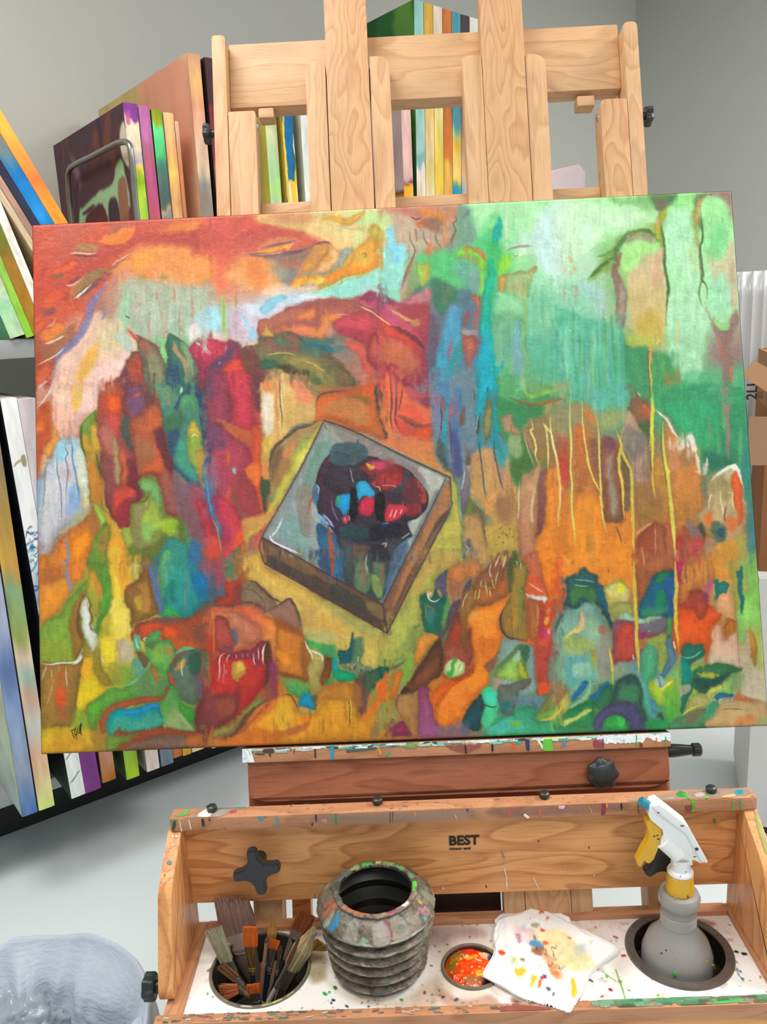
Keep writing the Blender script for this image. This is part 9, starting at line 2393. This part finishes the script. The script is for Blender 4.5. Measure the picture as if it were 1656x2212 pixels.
tube('nozzle', [(q[0]+bx, by, q[1]+bb), (q2[0]+bx, by, q2[1]+bb)], [.0075, .0068], plain('blue_painted_nozzle', '2888a0', .4, 0, .5, 120), spray, 20)
flat('trigger', [(1392, 1764), (1398, 1770), (1404, 1762), (1414, 1757), (1424, 1764), (1428, 1780), (1425, 1795), (1421, 1812), (1418, 1826), (1408, 1850), (1400, 1858), (1394, 1858), (1388, 1852), (1381, 1866), (1374, 1864), (1372, 1856), (1384, 1832), (1396, 1812), (1399, 1796), (1394, 1780)], .015, M_YEL, rr=.0015, bev=.0025)
for x, y, L, w_, h in ((1414, 1772, 7, 8, '40b848'), (1413, 1771, 4, 4, 'e8f4e8'), (1407, 1784, 4, 4, '58c838'), (1409, 1800, 6, 4, '8c3018'), (1416, 1798, 5, 3, '302418'), (1418, 1806, 6, 3, '302818'), (1471, 1865, 5, 3, '3898c0'), (1460, 1874, 4, 3, '50a8c8'), (1475, 1917, 6, 6, 'b83820'), (1448, 1920, 5, 5, '68a898')): splats('paint_spot', [(hp(x, y)[0], hp(x, y)[1], L*.0007, w_*.0007, h)], (bx, by - (.0215 if y > 1912 else .0205 if y > 1860 else .0078), bb), EXx, EXz, -EXy, spray)
for x, y, L, w_, h in ((1497, 1822, 8, 8, '2c3430'), (1512, 1853, 14, 6, 'e85828'), (1466, 1772, 9, 3, '2c3034'), (1493, 1838, 8, 3, '38444c'), (1415, 1744, 5, 3, '2c4038'), (1444, 1822, 6, 2, '502028')): splats('paint_spot', [(hp(x, y)[0], hp(x, y)[1], L*.0007, w_*.0007, h)], (bx, by - .0146, bb), EXx, EXz, -EXy, spray)
bs = []
for x, y, L, w_, h in ((1434, 2052, 18, 7, '40d040'), (1432, 2066, 8, 6, 'c8e8d8'), (1530, 2066, 9, 5, 'c84018'), (1466, 2046, 12, 9, '485040'), (1506, 2040, 12, 9, 'b8a048'), (1401, 2032, 4, 4, '98c838'), (1522, 2052, 8, 8, 'b0a050'), (1441, 2020, 5, 4, 'e8b050'), (1523, 2110, 30, 5, '28782c'), (1421, 2014, 5, 4, '303438'), (1413, 2024, 6, 4, '283438'), (1490, 2036, 5, 5, 'd8b040')):
    a = hp(x, y); xx = max(-.9, min(.9, a[0]/R1)); yy = -math.sqrt(1 - xx*xx)*R1*(1.0 if a[1] < z_sh else .84)
    bs.append((a[0], a[1], L*.0007, w_*.0007, h, yy))
for h_, grp in enumerate(bs): splats('paint_spot', [(grp[0], grp[1], grp[3], grp[2], grp[4])], (bx, by + grp[5] - .0012, bb), EXx, EXz, -EXy, spray)
# ---- paper towel with stains
rg = Painter(0, 0, 400, 300, .6, 33, 1.)
rg.img[:] = hx('f6f4f0'); rg.wf = 1.2; rg.wl = 1.; rg.sk = 1.4
OX, OY = 1040, 1940; rg.T = (0, 0, 1.)
def rgrun(t):
    out = []
    for ln in t.strip().split('\n'):
        h_, b_ = ln.split(':'); v = [float(a) for a in b_.split()]; v = [v[i] - (OX if i % 2 == 0 else OY) for i in range(len(v))]; out.append(h_ + ': ' + ' '.join('%g' % a for a in v))
    rg.run('\n'.join(out))
rgrun("""
P e8ccd0 9 .9 : 1110 2000 1150 2005 1165 2020 1140 2035 1115 2030
P b87888 4 .7 : 1110 2020 1120 2020 1125 2035 1116 2032
P f0d8a0 12 .9 : 1160 2010 1220 2010 1260 2050 1280 2080 1260 2100 1200 2080 1150 2040
P e8e4b0 12 .8 : 1190 2060 1240 2050 1280 2080 1250 2100
P b8c4c4 8 .8 : 1245 2040 1265 2040 1262 2056 1246 2056
P d8a070 7 .8 : 1170 2060 1200 2070 1220 2110 1200 2115 1180 2090
P c8d8e8 7 .9 : 1160 2092 1190 2100 1186 2114 1164 2108
P 4888b8 4 .9 : 1146 2032 1170 2034 1178 2050 1164 2054 1150 2044
P 4888b8 3 .9 : 1153 2020 1160 2022 1158 2030 1153 2028
P a86858 3 .9 : 1150 2044 1180 2048 1176 2064 1156 2060
P e06040 2.5 1 : 1176 2034 1186 2034 1186 2041 1176 2042
P e05838 2.5 1 : 1074 2054 1084 2053 1090 2062 1078 2063
P f0b838 3 1 : 1114 2096 1128 2090 1135 2098 1126 2110 1116 2108
P f0b838 3 1 : 1144 2108 1156 2112 1152 2128 1144 2132
P f0c040 3 1 : 1236 2114 1246 2118 1246 2144 1238 2146
P e86c38 2.5 1 : 1162 2106 1168 2110 1166 2132 1162 2130
P 902848 2.5 1 : 1162 2106 1176 2104 1174 2110 1164 2112
P e09858 5 .9 : 1186 2086 1206 2092 1210 2112 1190 2104
P e08850 3 .9 : 1190 2092 1200 2094 1200 2102 1190 2100
P 485878 3 .95 : 1182 2130 1192 2134 1190 2142 1183 2138
P 485878 2 .95 : 1200 2140 1204 2140 1202 2148 1199 2146
P 888850 3 .9 : 1124 2072 1134 2072 1132 2080 1124 2078
P c8d090 6 .8 : 1098 2068 1114 2070 1112 2086 1100 2084
P a8a878 5 .9 : 1150 1992 1168 1994 1164 2001 1150 2000
P e06048 2 1 : 1164 1966 1170 1966 1170 1971 1164 1971
P e08850 2.5 1 : 1176 1978 1184 1980 1182 1987 1176 1985
P e05848 1.5 1 : 1148 1982 1151 1982 1151 1985 1148 1985
P d84840 2 1 : 1172 2004 1180 2006 1178 2010 1172 2009
P d85838 2 .9 : 1228 2024 1234 2024 1233 2030 1228 2029
T 302820 1.6 .8 .9 : 1160 2040 1158 2056
T 302820 1.6 .8 .9 : 1190 2044 1196 2050 1200 2044
T 503c28 2 1 .9 : 1190 2050 1196 2064 1204 2068
T 302420 1.8 .8 .9 : 1182 2070 1180 2084 1188 2086 1190 2074
T 302420 2 .8 .9 : 1208 2084 1214 2094 1220 2082
T f0e0a0 6 2 .9 : 1190 2074 1210 2078 1224 2070
T f0e0a0 6 2 .9 : 1200 2092 1216 2096
B f0dca0/e8d080/d8b070/c0a880 26 3 12 .7 20 : 1160 2020 1240 2100
B b8d0e0/f0b0a0/f0e8a0/d8d0c0 26 4 12 .5 30 : 1090 1990 1290 2110
""")
def zr_(s, t): return iz + .004 + .012*(1 - t)**1.5*(.4 + .6*math.sin(PI*min(1, s*1.4 + .1)))
nS_, nT_ = 110, 90; topc = spline(np.array([(1068, 1995), (1086, 1978), (1122, 1968), (1148, 1953), (1172, 1958), (1210, 1980), (1290, 2020), (1338, 2046)]), False, 8); botc = spline(np.array([(1040, 2112), (1050, 2118), (1090, 2140), (1120, 2160), (1160, 2175), (1205, 2190), (1226, 2194), (1234, 2190)]), False, 8)
lef = np.array([(1068, 1995), (1062, 2020), (1066, 2060), (1048, 2095), (1040, 2112)], float); rig = np.array([(1338, 2046), (1334, 2062), (1280, 2102), (1258, 2150), (1234, 2190)], float)
lef, rig = spline(lef, False, 6), spline(rig, False, 6)
def cur(c, t): k = t*(len(c)-1); i = min(int(k), len(c)-2); return c[i] + (c[i+1]-c[i])*(k-i)
PG = np.zeros((nT_, nS_, 3)); PXc = np.zeros((nT_, nS_, 2)); wr = vnoise(nT_, nS_, 22, 8) + .5*vnoise(nT_, nS_, 8, 9) + .22*vnoise(nT_, nS_, 3, 10)
for i in range(nT_):
    t = i/(nT_-1)
    for j in range(nS_):
        s = j/(nS_-1); a, b, c_, d_ = cur(topc, s), cur(botc, s), cur(lef, t), cur(rig, t)
        p = a*(1-t) + b*t + c_*(1-s) + d_*s - (topc[0]*(1-s)*(1-t) + topc[-1]*s*(1-t) + botc[0]*(1-s)*t + botc[-1]*s*t)
        PXc[i, j] = p
        h_ = .0065 + .0028*(1 - abs(2*wr[i, j] - 1.7))**2 + .010*(1-t)**2*math.exp(-((s-.3)/.3)**2) + .0035*math.exp(-((s - .18 - .1*t)/.04)**2) + .004*math.exp(-((s-.86+.05*t)/.03)**2) + (wr[i, j]-.8)*.006
        e_ = min(s, 1-s, t, 1-t); z = iz + .0012 + max(0, h_)*min(1, e_*14 + .12)
        if t > .97 or s > .985: z = iz + .001
        PG[i, j] = onz(p[0], p[1], z)
# the towel lies over the front rail a little: stay above it
over = PG[..., 1] < frY1 + .004; PG[..., 2] = np.where(over, np.maximum(PG[..., 2], ZT + .0075), PG[..., 2])
ov2 = PG[..., 1] > bkY - .004; PG[..., 2] = np.where(ov2, np.maximum(PG[..., 2], ZT + .0075), PG[..., 2])
ovd = np.hypot(PG[..., 0]-dx, PG[..., 1]-dy) < rd + .004; PG[..., 2] = np.where(ovd, np.maximum(PG[..., 2], iz + .0055), PG[..., 2])
cc = sample(rg.img, (PXc[..., 0]-OX)*.6, (PXc[..., 1]-OY)*.6)
tw = put('paper_towel', grid_mesh(PG, cc), vcol('paper_towel', .85, .15, .4, 500)); tag(tw, 'folded white paper towel stained with paint lying on the tray', 'paper towel')
sm = tw.modifiers.new('thickness', 'SOLIDIFY'); sm.thickness = .0012; sm.offset = -1
# ---------------------------------------------------------------- waste bin with liner, bottom left
binc = np.array([-.640, 1.090]); BZ = .45; BR = .215
_p = onz(235, 2022, BZ); _q = onz(350, 2140, BZ)
bmid = np.array([float(_q[0]) - BR - .004, float(_p[1]) - BR]); bcx, bcy = bmid
wb = thing('waste_bin', (bcx, bcy, 0), 'round waste bin lined with a white plastic bag at the bottom left', 'bin')
lathe('bin_body', [(0, 0), (.16, 0), (.165, .005), (BR - .008, BZ - .02), (BR - .004, BZ - .012), (BR - .008, BZ - .012), (.160, .01), (0, .01)], plain('grey_bin_plastic', '888c90', .5), (bcx, bcy, 0), wb, 48)
na, nb_ = 260, 60; PB = np.zeros((nb_, na, 3)); wn = vnoise(nb_, na, 13, 41, 26) + .5*vnoise(nb_, na, 6, 42, 10); wn[:, -1] = wn[:, 0]
rg_ = (1 - np.abs(2*vnoise(nb_, na, 17, 43, 34) - 1))**3*.022 + (1 - np.abs(2*vnoise(nb_, na, 7, 44, 12) - 1))**3*.009; rg_[:, -1] = rg_[:, 0]
k_ = np.linspace(0, 1, 24); rg_[:, -24:] = rg_[:, -24:]*(1-k_) + rg_[:, :1]*k_; wn[:, -24:] = wn[:, -24:]*(1-k_) + wn[:, :1]*k_
for i in range(nb_):
    f = i/(nb_-1)
    for j in range(na):
        a = 2*PI*j/(na-1); w1 = wn[i, j] - .75; fold = abs(math.sin(a*4.5 + 1.3*math.sin(a*3)))**7
        if f < .3:      # skirt hanging outside
            g_ = f/.3; r = BR + .004 + .016*(1-g_) + .018*w1*(1-g_) + .006*w1; z = BZ - .15*(1-g_) + .012*w1*(1-g_)
        elif f < .36: g_ = (f-.3)/.06; r = BR + .004 - .012*g_; z = BZ + .010*math.sin(PI*g_) + .008*w1 + .006*fold
        else: g_ = (f-.36)/.64; r = (BR - .008)*(1 - .25*g_) - .034*fold*min(1, g_*6)*(1-g_*.4) - .05*max(0, w1)*min(1, g_*3) - .010*min(1, g_*5) - rg_[i, j]*min(1, g_*6); z = BZ - .30*g_ + .008*w1
        PB[i, j] = (r*math.cos(a), r*math.sin(a), z)
m_bag = clear('white_bag_film', 'dfe6ee', .38, .12, 1.2); m_bag.node_tree.nodes['Principled BSDF'].inputs['Base Color'].default_value = lin('c6d0dc')
nz_ = m_bag.node_tree.nodes.new('ShaderNodeTexNoise'); nz_.inputs['Scale'].default_value = 60; bp_ = m_bag.node_tree.nodes.new('ShaderNodeBump'); bp_.inputs['Strength'].default_value = .6; bp_.inputs['Distance'].default_value = .003
tc_ = m_bag.node_tree.nodes.new('ShaderNodeTexCoord'); mp_ = m_bag.node_tree.nodes.new('ShaderNodeMapping'); mp_.inputs['Scale'].default_value = (1, 1, 2.6)
m_bag.node_tree.links.new(tc_.outputs['Object'], mp_.inputs[0]); m_bag.node_tree.links.new(mp_.outputs[0], nz_.inputs['Vector']); m_bag.node_tree.links.new(nz_.outputs['Fac'], bp_.inputs['Height']); m_bag.node_tree.links.new(bp_.outputs['Normal'], m_bag.node_tree.nodes['Principled BSDF'].inputs['Normal'])
lo = put('bag_liner', grid_mesh(PB), m_bag, Matrix.Translation((bcx, bcy, 0)), wb)
# crumpled clear film and scraps inside
cf = onz(40, 2150, .36); fx_, fy_ = float(cf[0]), float(cf[1])
bm = bmesh.new(); bmesh.ops.create_icosphere(bm, subdivisions=5, radius=1)
from mathutils import noise as mn
for v in bm.verts:
    d = v.co.normalized(); k = 1 + .26*(mn.noise(d*2.6)) + .22*(1 - 2*abs(mn.noise(d*5))) *.6 + .16*(1 - 3*abs(mn.noise(d*11)))*.6; v.co = Vector((d.x*.098*k, d.y*.085*k, d.z*.078*k))
film = put('crumpled_film', fin(bm, angle=180), clear('clear_film', 'd0dce6', .08, .5, 1.35), Matrix.Translation((fx_, fy_, .315))); tag(film, 'crumpled ball of clear plastic film inside the waste bin', 'plastic wrap')
nz2 = clear('thin_wrap', 'dfe8f0', .1, .75, 1.25)
pc = onz(158, 2190, .33)
lbm = bmesh.new(); bbox(lbm, (-.026, -.018, 0), (.026, .018, .0006), 0)
lb = put('paper_label', fin(lbm, False), plain('printed_paper', 'd4e6ea', .7), Matrix.Translation(Vector((float(pc[0]), float(pc[1]), .33))) @ Matrix.Rotation(.5, 4, 'Z') @ Matrix.Rotation(.5, 4, 'X'))
tag(lb, 'small pale blue printed paper slip in the bin beside the film', 'paper')
sc2 = onz(215, 2185, .30); P3 = np.zeros((24, 30, 3)); q = vnoise(24, 30, 5, 71)
P3[..., 0] = np.linspace(-.03, .03, 30)[None]; P3[..., 1] = np.linspace(-.05, .05, 24)[:, None]; P3[..., 2] = (q - .5)*.05 + .01
wp = put('clear_wrapper', grid_mesh(P3), nz2, Matrix.Translation((float(sc2[0]), float(sc2[1]), .29))); tag(wp, 'twisted clear wrapper lying low in the bin liner', 'plastic wrap')
